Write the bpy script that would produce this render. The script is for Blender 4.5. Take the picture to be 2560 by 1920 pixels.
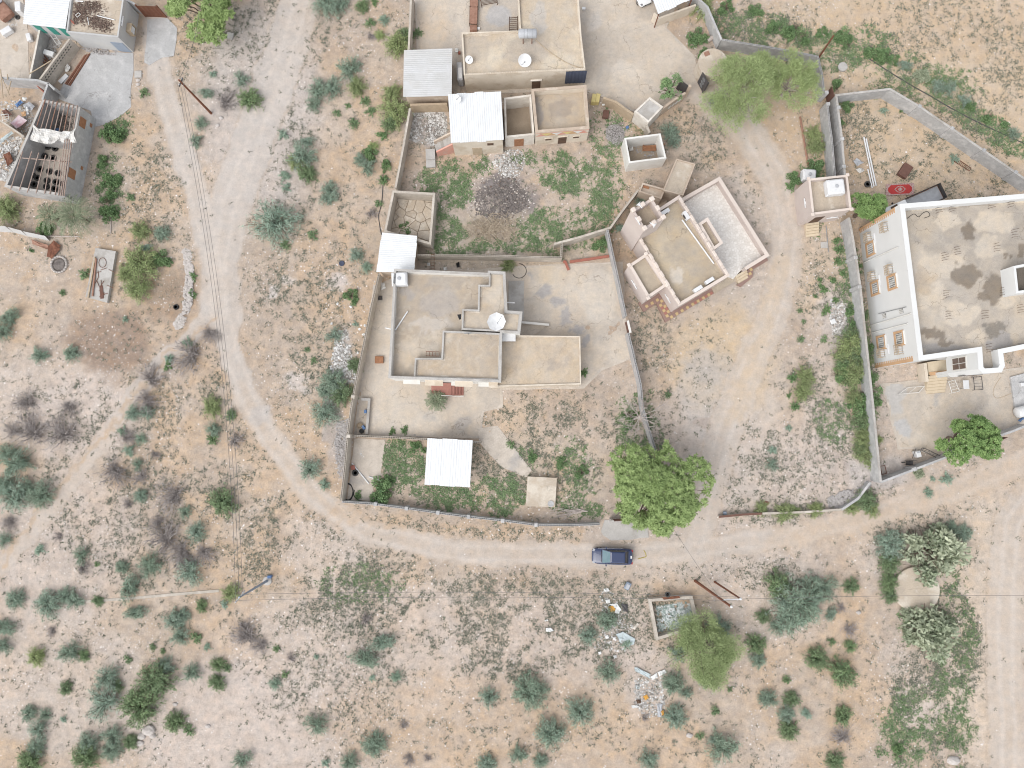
import bpy, bmesh, math, random
import numpy as np
from mathutils import Vector, Euler, Matrix
for o in list(bpy.data.objects): bpy.data.objects.remove(o)
SC = bpy.context.scene
COL = SC.collection
RAD = math.radians
random.seed(7); RNG = np.random.default_rng(7)

# ---------------------------------------------------------------- camera (drone, almost straight down)
CAM_H, FPX = 82.0, 1777.0
PITCH, ROLL = RAD(3.86), RAD(0.645)
cam_data = bpy.data.cameras.new('camera'); cam = bpy.data.objects.new('camera', cam_data); COL.objects.link(cam)
cam.location = (0, 0, CAM_H); cam.rotation_euler = (PITCH, ROLL, 0)
cam_data.sensor_width = 36.0; cam_data.lens = FPX / 2560 * 36.0
cam_data.clip_start = 1.0; cam_data.clip_end = 2000.0
SC.camera = cam
# ---------------------------------------------------------------- sky, sun, exposure (bright overcast)
SUN_EL, SUN_AZ = RAD(52), RAD(225)
world = bpy.data.worlds.new('World'); SC.world = world; world.use_nodes = True
nt = world.node_tree; bg = nt.nodes['Background']
sky = nt.nodes.new('ShaderNodeTexSky'); sky.sky_type = 'NISHITA'; sky.sun_disc = False
sky.sun_elevation = SUN_EL; sky.sun_rotation = SUN_AZ; sky.dust_density = 1.5; sky.air_density = 1.0
hs = nt.nodes.new('ShaderNodeHueSaturation'); hs.inputs['Saturation'].default_value = 0.22
nt.links.new(sky.outputs[0], hs.inputs['Color']); nt.links.new(hs.outputs[0], bg.inputs['Color'])
bg.inputs['Strength'].default_value = 0.15
sun_data = bpy.data.lights.new('sun', 'SUN'); sun_data.energy = 0.9; sun_data.angle = RAD(45); sun_data.color = (1.0, 0.96, 0.9)
sun = bpy.data.objects.new('sun', sun_data); COL.objects.link(sun); sun.location = (0, 0, 60)
sdir = Vector((math.sin(SUN_AZ) * math.cos(SUN_EL), math.cos(SUN_AZ) * math.cos(SUN_EL), math.sin(SUN_EL)))
sun.rotation_euler = sdir.to_track_quat('Z', 'Y').to_euler()
SC.view_settings.view_transform = 'Standard'; SC.view_settings.look = 'None'
SC.view_settings.exposure = 0.86; SC.view_settings.gamma = 1.0; SC.view_settings.use_curve_mapping = False
SC.cycles.use_denoising = True
SC.cycles.max_bounces = 6
SC.cycles.filter_width = 1.05

# ---------------------------------------------------------------- photo pixel -> place
RM = Euler((PITCH, ROLL, 0)).to_matrix()
RMn = np.array(RM)
TS = 2212.0 / 640.0
def S(t, x, y): return ((t % 4) * 640 + x / TS, (t // 4) * 480 + y / TS)
def q(t, *xy): return [S(t, xy[i], xy[i + 1]) for i in range(0, len(xy), 2)]
def dd(*xy): return [(xy[i] / .8640625, xy[i + 1] / .8640625) for i in range(0, len(xy), 2)]
def w(p, z=0.0):
    d = RM @ Vector(((p[0] - 1280) / FPX, -(p[1] - 960) / FPX, -1.0))
    t = (z - CAM_H) / d.z
    return Vector((d.x * t, d.y * t, z))
def ww(ps, z=0.0): return [w(p, z) for p in ps]
def W(t, x, y, z=0.0): return w(S(t, x, y), z)
def wd(x, y, z=0.0): return w((x / .8640625, y / .8640625), z)
def facade(A, B, p):
    """point where the sight line of a pixel meets the upright wall plane through A and B"""
    d = RM @ Vector(((p[0] - 1280) / FPX, -(p[1] - 960) / FPX, -1.0))
    n = Vector((B.y - A.y, A.x - B.x, 0))
    t = (A - Vector((0, 0, CAM_H))).dot(n) / d.dot(n)
    return Vector((0, 0, CAM_H)) + d * t
def toD(X, Y):
    P = np.stack([X, Y, np.zeros_like(X) - CAM_H], -1) @ RMn
    return (1280 + FPX * P[..., 0] / -P[..., 2]) * .8640625, (960 - FPX * P[..., 1] / -P[..., 2]) * .8640625

# ---------------------------------------------------------------- materials
MATS = {}
def mat(name, c, c2=None, s=1.2, rough=0.88, bump=0.0, c3=None, s3=0.35, t3=(0.52, 0.62), metallic=0.0, spec=0.3, attr=None, fine=0.12, coat=0.0, transl=0.0, fs=14.0, crack=0):
    m = bpy.data.materials.new(name); m.use_nodes = True; MATS[name] = m
    n = m.node_tree.nodes; l = m.node_tree.links; b = n['Principled BSDF']
    b.inputs['Roughness'].default_value = rough; b.inputs['Metallic'].default_value = metallic
    b.inputs['Specular IOR Level'].default_value = spec; b.inputs['Coat Weight'].default_value = coat
    c = tuple(c) + (1,); c2 = tuple(c2 or [v * .8 for v in c[:3]]) + (1,)
    tc = n.new('ShaderNodeTexCoord'); oi = n.new('ShaderNodeObjectInfo')
    add = n.new('ShaderNodeVectorMath'); add.operation = 'ADD'
    sc = n.new('ShaderNodeVectorMath'); sc.operation = 'SCALE'; sc.inputs[0].default_value = (1, 1, 1); sc.inputs['Scale'].default_value = 37.0
    comb = n.new('ShaderNodeCombineXYZ')
    l.new(oi.outputs['Random'], comb.inputs[0]); l.new(comb.outputs[0], sc.inputs[0])
    l.new(tc.outputs['Object'], add.inputs[0]); l.new(sc.outputs[0], add.inputs[1])
    def noise(scale, detail=6, ro=.6):
        t = n.new('ShaderNodeTexNoise'); t.inputs['Scale'].default_value = scale; t.inputs['Detail'].default_value = detail
        t.inputs['Roughness'].default_value = ro; l.new(add.outputs[0], t.inputs['Vector']); return t.outputs['Fac']
    def mr(x, a, bb):
        r = n.new('ShaderNodeMapRange'); r.inputs[1].default_value = a; r.inputs[2].default_value = bb; l.new(x, r.inputs[0]); return r.outputs[0]
    def mix(f, x, y):
        k = n.new('ShaderNodeMix'); k.data_type = 'RGBA'
        l.new(f, k.inputs[0])
        for i, v in ((6, x), (7, y)):
            if isinstance(v, tuple): k.inputs[i].default_value = v
            else: l.new(v, k.inputs[i])
        return k.outputs[2]
    if attr:
        at = n.new('ShaderNodeAttribute'); at.attribute_name = attr
        f0 = at.outputs['Fac']
        nz = noise(s, 3)
        ma = n.new('ShaderNodeMath'); ma.operation = 'ADD'; l.new(f0, ma.inputs[0])
        mb_ = n.new('ShaderNodeMath'); mb_.operation = 'MULTIPLY_ADD'; mb_.inputs[1].default_value = .5; mb_.inputs[2].default_value = -.25; l.new(nz, mb_.inputs[0])
        l.new(mb_.outputs[0], ma.inputs[1]); ma.use_clamp = True
        col = mix(ma.outputs[0], c, c2)
        if c3: # per-thing tint
            col = mix(mr(oi.outputs['Random'], 0.0, 1.6), col, tuple(c3) + (1,))
    else:
        col = mix(mr(noise(s), .35, .65), c, c2)
        if c3: col = mix(mr(noise(s3, 7, .62), *t3), col, tuple(c3) + (1,))
    if fine:
        hv = n.new('ShaderNodeHueSaturation'); l.new(col, hv.inputs['Color'])
        v = n.new('ShaderNodeMapRange'); v.inputs[1].default_value = .3; v.inputs[2].default_value = .7
        v.inputs[3].default_value = 1 - fine; v.inputs[4].default_value = 1 + fine
        l.new(noise(fs, 4, .7), v.inputs[0]); l.new(v.outputs[0], hv.inputs['Value']); col = hv.outputs[0]
    if crack:
        nd = n.new('ShaderNodeTexNoise'); nd.inputs['Scale'].default_value = 1.3; l.new(add.outputs[0], nd.inputs['Vector'])
        va = n.new('ShaderNodeVectorMath'); va.operation = 'MULTIPLY_ADD'; va.inputs[1].default_value = (1.1, 1.1, 1.1); l.new(nd.outputs['Color'], va.inputs[0]); l.new(add.outputs[0], va.inputs[2])
        vc = n.new('ShaderNodeTexVoronoi'); vc.feature = 'DISTANCE_TO_EDGE'; vc.inputs['Scale'].default_value = crack; l.new(va.outputs[0], vc.inputs['Vector'])
        cr = n.new('ShaderNodeMapRange'); cr.inputs[1].default_value = .0; cr.inputs[2].default_value = .035 * crack; cr.inputs[3].default_value = .55; cr.inputs[4].default_value = 0; l.new(vc.outputs['Distance'], cr.inputs[0])
        cm = n.new('ShaderNodeMath'); cm.operation = 'MULTIPLY'; l.new(cr.outputs[0], cm.inputs[0]); l.new(mr(noise(.6, 3), .42, .6), cm.inputs[1])
        col = mix(cm.outputs[0], col, (.16, .14, .12, 1))
    l.new(col, b.inputs['Base Color'])
    if bump:
        bp = n.new('ShaderNodeBump'); bp.inputs['Strength'].default_value = bump; bp.inputs['Distance'].default_value = .05
        l.new(noise(9, 6, .7), bp.inputs['Height']); l.new(bp.outputs[0], b.inputs['Normal'])
    if transl:
        tr = n.new('ShaderNodeBsdfTranslucent'); ms = n.new('ShaderNodeMixShader'); ms.inputs[0].default_value = transl
        l.new(col, tr.inputs['Color']); l.new(b.outputs[0], ms.inputs[1]); l.new(tr.outputs[0], ms.inputs[2])
        l.new(ms.outputs[0], n['Material Output'].inputs['Surface'])
    return m
def m(n): return MATS[n]
mat('white_metal', (.66, .67, .675), (.61, .62, .625), s=.5, rough=.45, fine=.04, spec=.5, c3=(.52, .49, .45), s3=.7, t3=(.60, .85))
mat('white_metal_dirty', (0.52, 0.52, 0.52), (0.46, 0.455, 0.44), s=.5, rough=.5, fine=.04, c3=(.5, .45, .38), s3=.3, t3=(.6, .8))
mat('white_paint', (0.68, 0.67, 0.64), (0.6, 0.58, 0.54), s=.8, rough=.7, fine=.03)
mat('white_plaster_old', (.66, .62, .56), (.54, .49, .43), s=1.2, fine=.08, c3=(.40, .34, .28), s3=.9, t3=(.58, .75), bump=.2)
mat('white_clean', (0.64, 0.64, 0.63), (0.6, 0.6, 0.585), s=.3, rough=.75, fine=.02)
mat('cream_plaster', (.62, .55, .46), (.55, .48, .39), s=.8, fine=.05, c3=(.5, .42, .33), s3=.6)
mat('tan_plaster', (.47, .38, .30), (.40, .32, .25), s=1.0, fine=.08, c3=(.52, .44, .36), s3=.7, bump=.2)
mat('pink_plaster', (0.54, 0.47, 0.43), (0.5, 0.43, 0.395), s=.6, rough=.85, fine=.03)
mat('pink_trim', (0.62, 0.54, 0.48), (0.57, 0.495, 0.44), s=.8, fine=.04)
mat('grey_plaster', (0.47, 0.465, 0.455), (0.42, 0.415, 0.41), s=.6, fine=.05, c3=(.48, .47, .45), s3=.5)
mat('pale_wall', (0.62, 0.62, 0.61), (0.59, 0.59, 0.58), s=.3, rough=.7, fine=.02)
mat('block_grey', (0.42, 0.415, 0.41), (0.35, 0.345, 0.34), s=2.0, fine=.14, c3=(0.48, 0.47, 0.46), s3=.8, bump=.4, fs=9)
mat('block_tan', (0.47, 0.42, 0.36), (0.39, 0.35, 0.3), s=1.6, fine=.14, c3=(0.53, 0.48, 0.42), s3=.6, bump=.4, fs=9)
mat('block_ochre', (.43, .34, .24), (.36, .28, .2), s=1.6, fine=.12, bump=.3)
mat('cement', (.45, .43, .405), (.38, .36, .335), s=.7, fine=.22, c3=(.34, .315, .285), s3=.35, bump=.15)
mat('cement_grey', (.44, .435, .43), (.38, .375, .37), s=.9, fine=.22, c3=(.5, .49, .48), s3=.5, bump=.2, crack=0.35)
mat('yard_concrete', (0.53, 0.47, 0.405), (0.44, 0.385, 0.325), s=1.1, fine=.22, c3=(0.33, 0.31, 0.295), s3=.3, t3=(.55, .72), bump=.15, crack=0.3)
mat('roof_screed', (.47, .395, .31), (.40, .34, .275), s=1.0, fine=.22, c3=(.56, .50, .42), s3=.5, t3=(.48, .6), bump=.2, crack=0.28)
mat('roof_screed_grey', (.47, .41, .345), (.385, .35, .315), s=.8, fine=.22, c3=(.55, .49, .41), s3=.4, t3=(.48, .58), bump=.2, crack=0.2)
mat('roof_sand', (0.44, 0.37, 0.285), (0.36, 0.305, 0.24), s=.9, fine=.22, c3=(.5, .42, .32), s3=.4, bump=.2)
mat('roof_stained', (.35, .31, .265), (.31, .275, .235), s=.3, fine=.22, c3=(.56, .49, .39), s3=.16, t3=(.49, .56), bump=.25)
mat('dark_floor', (0.1, 0.085, 0.068), (0.14, 0.118, 0.096), s=1.5, rough=.55, fine=.22)
mat('dirt_floor', (.36, .29, .22), (.28, .225, .17), s=.6, fine=.15, bump=.3)
mat('rust', (.20, .085, .05), (.13, .055, .035), s=3, rough=.8, fine=.15)
mat('rust_light', (.33, .19, .14), (.24, .13, .09), s=3, rough=.8, fine=.15)
mat('pipe_tan', (.40, .32, .28), (.30, .2, .155), s=3, rough=.7, fine=.1)
mat('dark_metal', (.055, .055, .06), (.085, .075, .07), s=3, rough=.55, fine=.1)
mat('grey_metal', (.32, .33, .34), (.25, .255, .26), s=3, rough=.45, fine=.08, metallic=.3)
mat('rubber', (.045, .044, .043), (.075, .072, .068), s=5, rough=.85, fine=.1)
mat('glass_dark', (.035, .04, .045), (.05, .045, .04), s=1, rough=.12, fine=0, spec=.6)
mat('glass_brown', (.10, .065, .05), (.14, .1, .08), s=2, rough=.15, fine=0, spec=.5)
mat('glass_teal', (.09, .16, .18), (.13, .20, .22), s=1, rough=.1, fine=0, spec=.7)
mat('car_blue', (0.018, 0.03, 0.085), (0.02, 0.033, 0.09), s=.6, rough=.3, fine=.02, spec=.6, coat=.6)
mat('car_white', (.75, .75, .75), (.72, .72, .72), s=.6, rough=.3, fine=.01, coat=.5)
mat('black_plastic', (.02, .02, .022), (.03, .03, .03), s=3, rough=.6, fine=.05)
mat('chrome', (.6, .6, .62), (.55, .55, .57), s=3, rough=.2, fine=0, metallic=.9)
mat('lamp_red', (.35, .02, .02), (.3, .02, .02), s=3, rough=.25, fine=0)
mat('white_plastic', (0.66, 0.66, 0.66), (0.6, 0.6, 0.6), s=2, rough=.45, fine=.03)
mat('orange_paint', (0.52, 0.33, 0.19), (0.46, 0.29, 0.17), s=2, fine=.06)
mat('yellow_paint', (.60, .50, .22), (.55, .45, .2), s=2, fine=.06)
mat('red_paint', (0.36, 0.14, 0.1), (0.3, 0.12, 0.09), s=2, fine=.08)
mat('coral_paint', (.58, .27, .21), (.52, .33, .27), s=1.5, fine=.08)
mat('red_tile', (0.36, 0.17, 0.135), (0.31, 0.145, 0.115), s=3, rough=.6, fine=.08)
mat('ochre_tile', (0.5, 0.37, 0.2), (0.45, 0.33, 0.18), s=2, rough=.6, fine=.06)
mat('maroon_tile', (0.28, 0.185, 0.155), (0.25, 0.165, 0.14), s=2, rough=.6, fine=.06)
mat('step_stone', (.60, .51, .38), (.54, .45, .33), s=2, rough=.7, fine=.06)
mat('wood', (.34, .17, .09), (.26, .125, .07), s=3, fine=.12)
mat('wood_pale', (.45, .36, .26), (.36, .285, .2), s=3, fine=.12)
mat('wood_dark', (.12, .075, .05), (.09, .055, .04), s=3, fine=.12)
mat('brown_paint', (.16, .085, .065), (.13, .07, .055), s=3, fine=.08)
mat('blue_paint', (0.1, 0.19, 0.36), (0.09, 0.16, 0.31), s=3, rough=.5, fine=.05)
mat('blue_grey_paint', (.25, .29, .35), (.22, .255, .31), s=3, rough=.5, fine=.05)
mat('teal_paint', (.05, .25, .20), (.04, .21, .17), s=3, rough=.6, fine=.05)
mat('teal_sheet', (.46, .52, .53), (.40, .46, .47), s=2, rough=.5, fine=.06, c3=(.3, .3, .28), s3=1.5)
mat('navy_cloth', (.055, .065, .10), (.07, .08, .115), s=2, fine=.06)
mat('cloth_white', (.66, .65, .62), (.55, .53, .5), s=1.5, fine=.06, c3=(.45, .43, .4), s3=1.2)
mat('foam', (0.7, 0.7, 0.68), (0.6, 0.6, 0.58), s=3, fine=.05)
mat('amber_foam', (.60, .33, .08), (.52, .27, .06), s=3, fine=.08)
mat('grey_sheet', (.42, .43, .45), (.35, .355, .37), s=2, rough=.5, fine=.08)
mat('pink_sheet', (.55, .30, .34), (.7, .62, .64), s=1.0, rough=.5, fine=.04)
mat('stone_white', (.52, .48, .45), (.40, .36, .33), s=4, fine=.15)
mat('stone_grey', (0.4, 0.375, 0.36), (0.27, 0.25, 0.24), s=4, fine=.15)
mat('charcoal', (0.11, 0.095, 0.088), (0.2, 0.175, 0.16), s=2.0, fine=.3)
mat('carpet_red', (.42, .05, .045), (.36, .04, .04), s=4, fine=.1)
mat('carpet_cream', (.45, .36, .33), (.32, .17, .16), s=6, fine=.15)
mat('bark', (.20, .15, .115), (.13, .1, .08), s=5, fine=.2)
mat('bark_pale', (0.48, 0.42, 0.385), (0.38, 0.33, 0.3), s=5, fine=.2)
mat('wire_black', (0.13, 0.13, 0.135), (0.11, 0.11, 0.11), s=3, rough=.6, fine=0)
mat('yellow_hose', (.42, .34, .06), (.36, .3, .05), s=3, fine=.1)
# leaves: c..c2 by the face value "v"
mat('leaf_neem', (.16, .235, .075), (.36, .46, .19), s=1.5, rough=.65, attr='v', fine=.05, transl=.22)
mat('leaf_neem_dark', (0.12, 0.21, 0.07), (0.28, 0.4, 0.145), s=1.5, rough=.65, attr='v', fine=.05, transl=.22)
mat('leaf_teal', (0.19, 0.285, 0.21), (0.43, 0.53, 0.43), s=1.5, rough=.75, attr='v', fine=.06, transl=.15, c3=(0.26, 0.34, 0.24))
mat('leaf_green', (0.14, 0.215, 0.11), (0.3, 0.4, 0.2), s=1.5, rough=.7, attr='v', fine=.06, transl=.2, c3=(0.2, 0.275, 0.16))
mat('leaf_olive', (0.235, 0.3, 0.125), (0.47, 0.55, 0.26), s=1.5, rough=.75, attr='v', fine=.06, transl=.2, c3=(0.29, 0.355, 0.18))
mat('leaf_palm', (0.13, 0.17, 0.1), (0.3, 0.33, 0.22), s=1.5, rough=.65, attr='v', fine=.05, transl=.15)
mat('leaf_pale', (0.23, 0.28, 0.18), (0.48, 0.51, 0.37), s=1.5, rough=.7, attr='v', fine=.05, transl=.15)
mat('leaf_bright', (0.1, 0.18, 0.08), (0.25, 0.36, 0.165), s=1.5, rough=.65, attr='v', fine=.05, transl=.2)
mat('twig_dry', (0.3, 0.265, 0.25), (0.5, 0.455, 0.43), s=1.5, rough=.9, attr='v', fine=.05)
mat('straw', (0.36, 0.29, 0.21), (0.56, 0.48, 0.38), s=1.5, rough=.9, attr='v', fine=.05)
mat('weed', (0.125, 0.14, 0.105), (0.26, 0.265, 0.2), s=.35, rough=.8, attr='v', fine=.05, transl=.1)
mat('grass', (0.105, 0.17, 0.085), (0.235, 0.315, 0.155), s=.35, rough=.8, attr='v', fine=.05, transl=.1)
mat('rubbish', (0.2, 0.18, 0.16), (0.66, 0.65, 0.63), s=.6, rough=.8, attr='v', fine=.1)
mat('bottles', (.20, .26, .235), (0.62, 0.64, 0.64), s=.6, rough=.3, attr='v', fine=.1)

# ---------------------------------------------------------------- mesh helpers
def tag(o, label=None, cat=None, group=None, kind=None):
    if label: o['label'] = label
    if cat: o['category'] = cat
    if group: o['group'] = group
    if kind: o['kind'] = kind
    return o
def thing(name, label, cat, loc, group=None):
    o = bpy.data.objects.new(name, None); o.empty_display_size = .3; COL.objects.link(o); o.location = loc
    return tag(o, label, cat, group)
def link(name, me, parent=None, loc=(0, 0, 0)):
    o = bpy.data.objects.new(name, me); COL.objects.link(o); o.location = loc
    if parent: o.parent = parent
    return o
class MB:
    def __init__(s): s.v = []; s.f = []
    def add(s, vs, fs):
        b = len(s.v); s.v += [Vector(p) for p in vs]; s.f += [[i + b for i in f] for f in fs]; return s
    def prism(s, poly, z0, z1, bottom=True):
        """poly: list of xy; upright extrusion"""
        p = ccw(poly); n = len(p)
        vs = [(a[0], a[1], z0) for a in p] + [(a[0], a[1], z1) for a in p]
        fs = [[n + i for i in range(n)]] + [[i, (i + 1) % n, n + (i + 1) % n, n + i] for i in range(n)]
        if bottom: fs.append([i for i in reversed(range(n))])
        return s.add(vs, fs)
    def ring(s, outer, inner, z0, z1, zin=None):
        zin = z0 if zin is None else zin
        n = len(outer); o, i_ = outer, inner
        vs = [(a[0], a[1], z0) for a in o] + [(a[0], a[1], z1) for a in o] + [(a[0], a[1], z1) for a in i_] + [(a[0], a[1], zin) for a in i_]
        fs = []
        for k in range(n):
            j = (k + 1) % n
            fs += [[k, j, n + j, n + k], [n + k, n + j, 2 * n + j, 2 * n + k], [2 * n + k, 2 * n + j, 3 * n + j, 3 * n + k]]
        return s.add(vs, fs)
    def box(s, c, size, rz=0.0, bev=0.0):
        hx, hy, hz = size[0] / 2, size[1] / 2, size[2] / 2
        ca, sa = math.cos(rz), math.sin(rz)
        def T(x, y, z): return (c[0] + x * ca - y * sa, c[1] + x * sa + y * ca, c[2] + z)
        if bev <= 0:
            vs = [T(x * hx, y * hy, z * hz) for z in (-1, 1) for x, y in ((-1, -1), (1, -1), (1, 1), (-1, 1))]
            fs = [[3, 2, 1, 0], [4, 5, 6, 7], [0, 1, 5, 4], [1, 2, 6, 5], [2, 3, 7, 6], [3, 0, 4, 7]]
            return s.add(vs, fs)
        vs = []
        for z, k in ((-hz, bev), (-hz + bev, 0), (hz - bev, 0), (hz, bev)):
            X, Y = hx - k, hy - k
            vs += [T(X - bev, -Y, z), T(X, -Y + bev, z), T(X, Y - bev, z), T(X - bev, Y, z), T(-X + bev, Y, z), T(-X, Y - bev, z), T(-X, -Y + bev, z), T(-X + bev, -Y, z)]
        fs = [list(reversed(range(8))), [24 + i for i in range(8)]]
        for r in range(3):
            for i in range(8):
                j = (i + 1) % 8; fs.append([r * 8 + i, r * 8 + j, r * 8 + 8 + j, r * 8 + 8 + i])
        return s.add(vs, fs)
    def strip(s, pts, a, b, z0, z1):
        """mitred upright band along a polyline between side offsets a and b"""
        L, R = offs(pts, a), offs(pts, b)
        n = len(pts); vs = []
        for k in range(n):
            vs += [(L[k][0], L[k][1], z0), (R[k][0], R[k][1], z0), (R[k][0], R[k][1], z1), (L[k][0], L[k][1], z1)]
        fs = [[3, 2, 1, 0], [4 * n - 4, 4 * n - 3, 4 * n - 2, 4 * n - 1]]
        for k in range(n - 1):
            b0, b1 = 4 * k, 4 * k + 4
            for i in range(4):
                j = (i + 1) % 4; fs.append([b0 + i, b0 + j, b1 + j, b1 + i])
        return s.add(vs, fs)
    def bar(s, p0, p1, r, n=6, r1=None):
        return s.tube([p0, p1], [r, r if r1 is None else r1], n)
    def tube(s, pts, rad, n=6, cap=True):
        pts = [Vector(p) for p in pts]; k = len(pts)
        if not hasattr(rad, '__len__'): rad = [rad] * k
        b = len(s.v); up = None
        for i, p in enumerate(pts):
            d = (pts[min(i + 1, k - 1)] - pts[max(i - 1, 0)])
            d = d.normalized() if d.length > 1e-9 else Vector((0, 0, 1))
            if up is None: up = d.orthogonal().normalized()
            up = (up - d * up.dot(d)); up = up.normalized() if up.length > 1e-6 else d.orthogonal().normalized()
            sd = d.cross(up)
            for j in range(n):
                a = 2 * math.pi * j / n; s.v.append(p + (up * math.cos(a) + sd * math.sin(a)) * rad[i])
        for i in range(k - 1):
            for j in range(n):
                s.f.append([b + i * n + j, b + i * n + (j + 1) % n, b + (i + 1) * n + (j + 1) % n, b + (i + 1) * n + j])
        if cap: s.f.append([b + j for j in reversed(range(n))]); s.f.append([b + (k - 1) * n + j for j in range(n)])
        return s
    def lathe(s, c, prof, n=20, axis=None):
        """prof: (radius, height) pairs; axis: direction of 'up'"""
        ax = Vector(axis or (0, 0, 1)).normalized(); e1 = ax.orthogonal().normalized() if axis else Vector((1, 0, 0)); e2 = ax.cross(e1)
        c = Vector(c); b = len(s.v); k = len(prof)
        for r, h in prof:
            for j in range(n):
                a = 2 * math.pi * j / n; s.v.append(c + ax * h + (e1 * math.cos(a) + e2 * math.sin(a)) * r)
        for i in range(k - 1):
            for j in range(n):
                s.f.append([b + i * n + j, b + i * n + (j + 1) % n, b + (i + 1) * n + (j + 1) % n, b + (i + 1) * n + j])
        if prof[0][0] > 1e-4: s.f.append([b + j for j in reversed(range(n))])
        if prof[-1][0] > 1e-4: s.f.append([b + (k - 1) * n + j for j in range(n)])
        return s
    def build(s, name, material, parent=None, label=None, cat=None, group=None, kind=None, smooth=False):
        vs = s.v
        if parent is not None:
            off = parent.location.copy(); pp = parent.parent
            while pp is not None: off += pp.location; pp = pp.parent
        else:
            xs = [v.x for v in vs]; ys = [v.y for v in vs]; zs = [v.z for v in vs]
            off = Vector(((min(xs) + max(xs)) / 2, (min(ys) + max(ys)) / 2, min(zs)))
        me = bpy.data.meshes.new(name)
        me.from_pydata([v - off for v in vs], [], s.f)
        me.materials.append(m(material) if isinstance(material, str) else material)
        bm = bmesh.new(); bm.from_mesh(me); bmesh.ops.recalc_face_normals(bm, faces=bm.faces); bm.to_mesh(me); bm.free()
        if smooth: me.polygons.foreach_set('use_smooth', [True] * len(me.polygons))
        o = link(name, me, parent, (0, 0, 0) if parent is not None else off)
        return tag(o, label, cat, group, kind)
def area2(p): return sum(p[i][0] * p[(i + 1) % len(p)][1] - p[(i + 1) % len(p)][0] * p[i][1] for i in range(len(p)))
def ccw(p):
    p = [Vector((a[0], a[1])) for a in p]
    return p if area2(p) > 0 else p[::-1]
def inset(poly, d):
    p = ccw(poly); n = len(p); out = []
    for i in range(n):
        a, b, c = p[i - 1], p[i], p[(i + 1) % n]
        e1, e2 = (b - a).normalized(), (c - b).normalized()
        n1, n2 = Vector((-e1.y, e1.x)), Vector((-e2.y, e2.x))
        k = n1 + n2; k = k / max(k.dot(n1), .25) if k.length > 1e-6 else n1
        out.append(b + k * d)
    return out
def offs(pts, d):
    p = [Vector((a[0], a[1])) for a in pts]; n = len(p); out = []
    for i in range(n):
        e1 = (p[i] - p[i - 1]).normalized() if i > 0 else (p[1] - p[0]).normalized()
        e2 = (p[i + 1] - p[i]).normalized() if i < n - 1 else e1
        n1, n2 = Vector((-e1.y, e1.x)), Vector((-e2.y, e2.x))
        k = n1 + n2; k = k / max(k.dot(n1), .3) if k.length > 1e-6 else n1
        out.append(p[i] + k * d)
    return out
def cen(ps): return Vector((sum(p[0] for p in ps) / len(ps), sum(p[1] for p in ps) / len(ps), 0))
def mesh_np(name, V, F, material, vals=None):
    me = bpy.data.meshes.new(name); k = F.shape[1]
    me.vertices.add(len(V)); me.vertices.foreach_set('co', np.ascontiguousarray(V, dtype=np.float32).ravel())
    me.loops.add(F.size); me.loops.foreach_set('vertex_index', np.ascontiguousarray(F, dtype=np.int32).ravel())
    me.polygons.add(len(F)); me.polygons.foreach_set('loop_start', np.arange(0, F.size, k, dtype=np.int32))
    me.update(calc_edges=True)
    if vals is not None:
        a = me.attributes.new('v', 'FLOAT', 'FACE'); a.data.foreach_set('value', np.ascontiguousarray(vals, dtype=np.float32))
    me.materials.append(m(material) if isinstance(material, str) else material)
    return me
def leaves(C, A, L, Wd, tilt=None, rng=RNG):
    """rhombus leaves at C (n,3) along A (n,3), lengths L, widths Wd"""
    n = len(C); A = A / np.maximum(np.linalg.norm(A, axis=1, keepdims=True), 1e-6)
    U = rng.normal(size=(n, 3)) * .45 + np.array([0, 0, 1.0]) if tilt is None else tilt
    B = np.cross(A, U); B /= np.maximum(np.linalg.norm(B, axis=1, keepdims=True), 1e-6)
    L = np.broadcast_to(np.asarray(L, float), (n,))[:, None]; Wd = np.broadcast_to(np.asarray(Wd, float), (n,))[:, None]
    V = np.stack([C - A * L * .5, C + B * Wd * .5, C + A * L * .5, C - B * Wd * .5], 1).reshape(-1, 3)
    return V, np.arange(4 * n).reshape(n, 4)
LAT = np.random.default_rng(3).random((8, 256, 256))
def vnoise(X, Y, sc, k=0):
    x, y = np.asarray(X) * sc + 71.3 * (k + 1), np.asarray(Y) * sc + 33.7 * (k + 1)
    i, j = np.floor(x).astype(int), np.floor(y).astype(int); fx, fy = x - i, y - j
    fx, fy = fx * fx * (3 - 2 * fx), fy * fy * (3 - 2 * fy); T = LAT[k % 8]; i %= 255; j %= 255
    return (T[i, j] * (1 - fx) + T[i + 1, j] * fx) * (1 - fy) + (T[i, j + 1] * (1 - fx) + T[i + 1, j + 1] * fx) * fy
def fbm(X, Y, sc, k=0, o=4):
    r = 0; a = .5
    for i in range(o): r = r + a * vnoise(X, Y, sc * 2 ** i, k + i); a *= .5
    return r / (1 - .5 ** o)
def inpoly(X, Y, poly):
    r = np.zeros(X.shape, bool); n = len(poly)
    for i in range(n):
        x0, y0 = poly[i]; x1, y1 = poly[(i + 1) % n]
        if y0 == y1: continue
        r ^= ((y0 > Y) != (y1 > Y)) & (X < (x1 - x0) * (Y - y0) / (y1 - y0) + x0)
    return r
def segdist(X, Y, pts):
    d = np.full(X.shape, 1e9)
    for (x0, y0), (x1, y1) in zip(pts[:-1], pts[1:]):
        t = np.clip(((X - x0) * (x1 - x0) + (Y - y0) * (y1 - y0)) / ((x1 - x0) ** 2 + (y1 - y0) ** 2 + 1e-9), 0, 1)
        d = np.minimum(d, np.hypot(X - x0 - t * (x1 - x0), Y - y0 - t * (y1 - y0)))
    return d
EXCL = []   # ground outlines (world xy) where no weeds or pebbles grow
def ss(x): x = np.clip(x, 0, 1); return x * x * (3 - 2 * x)

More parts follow.
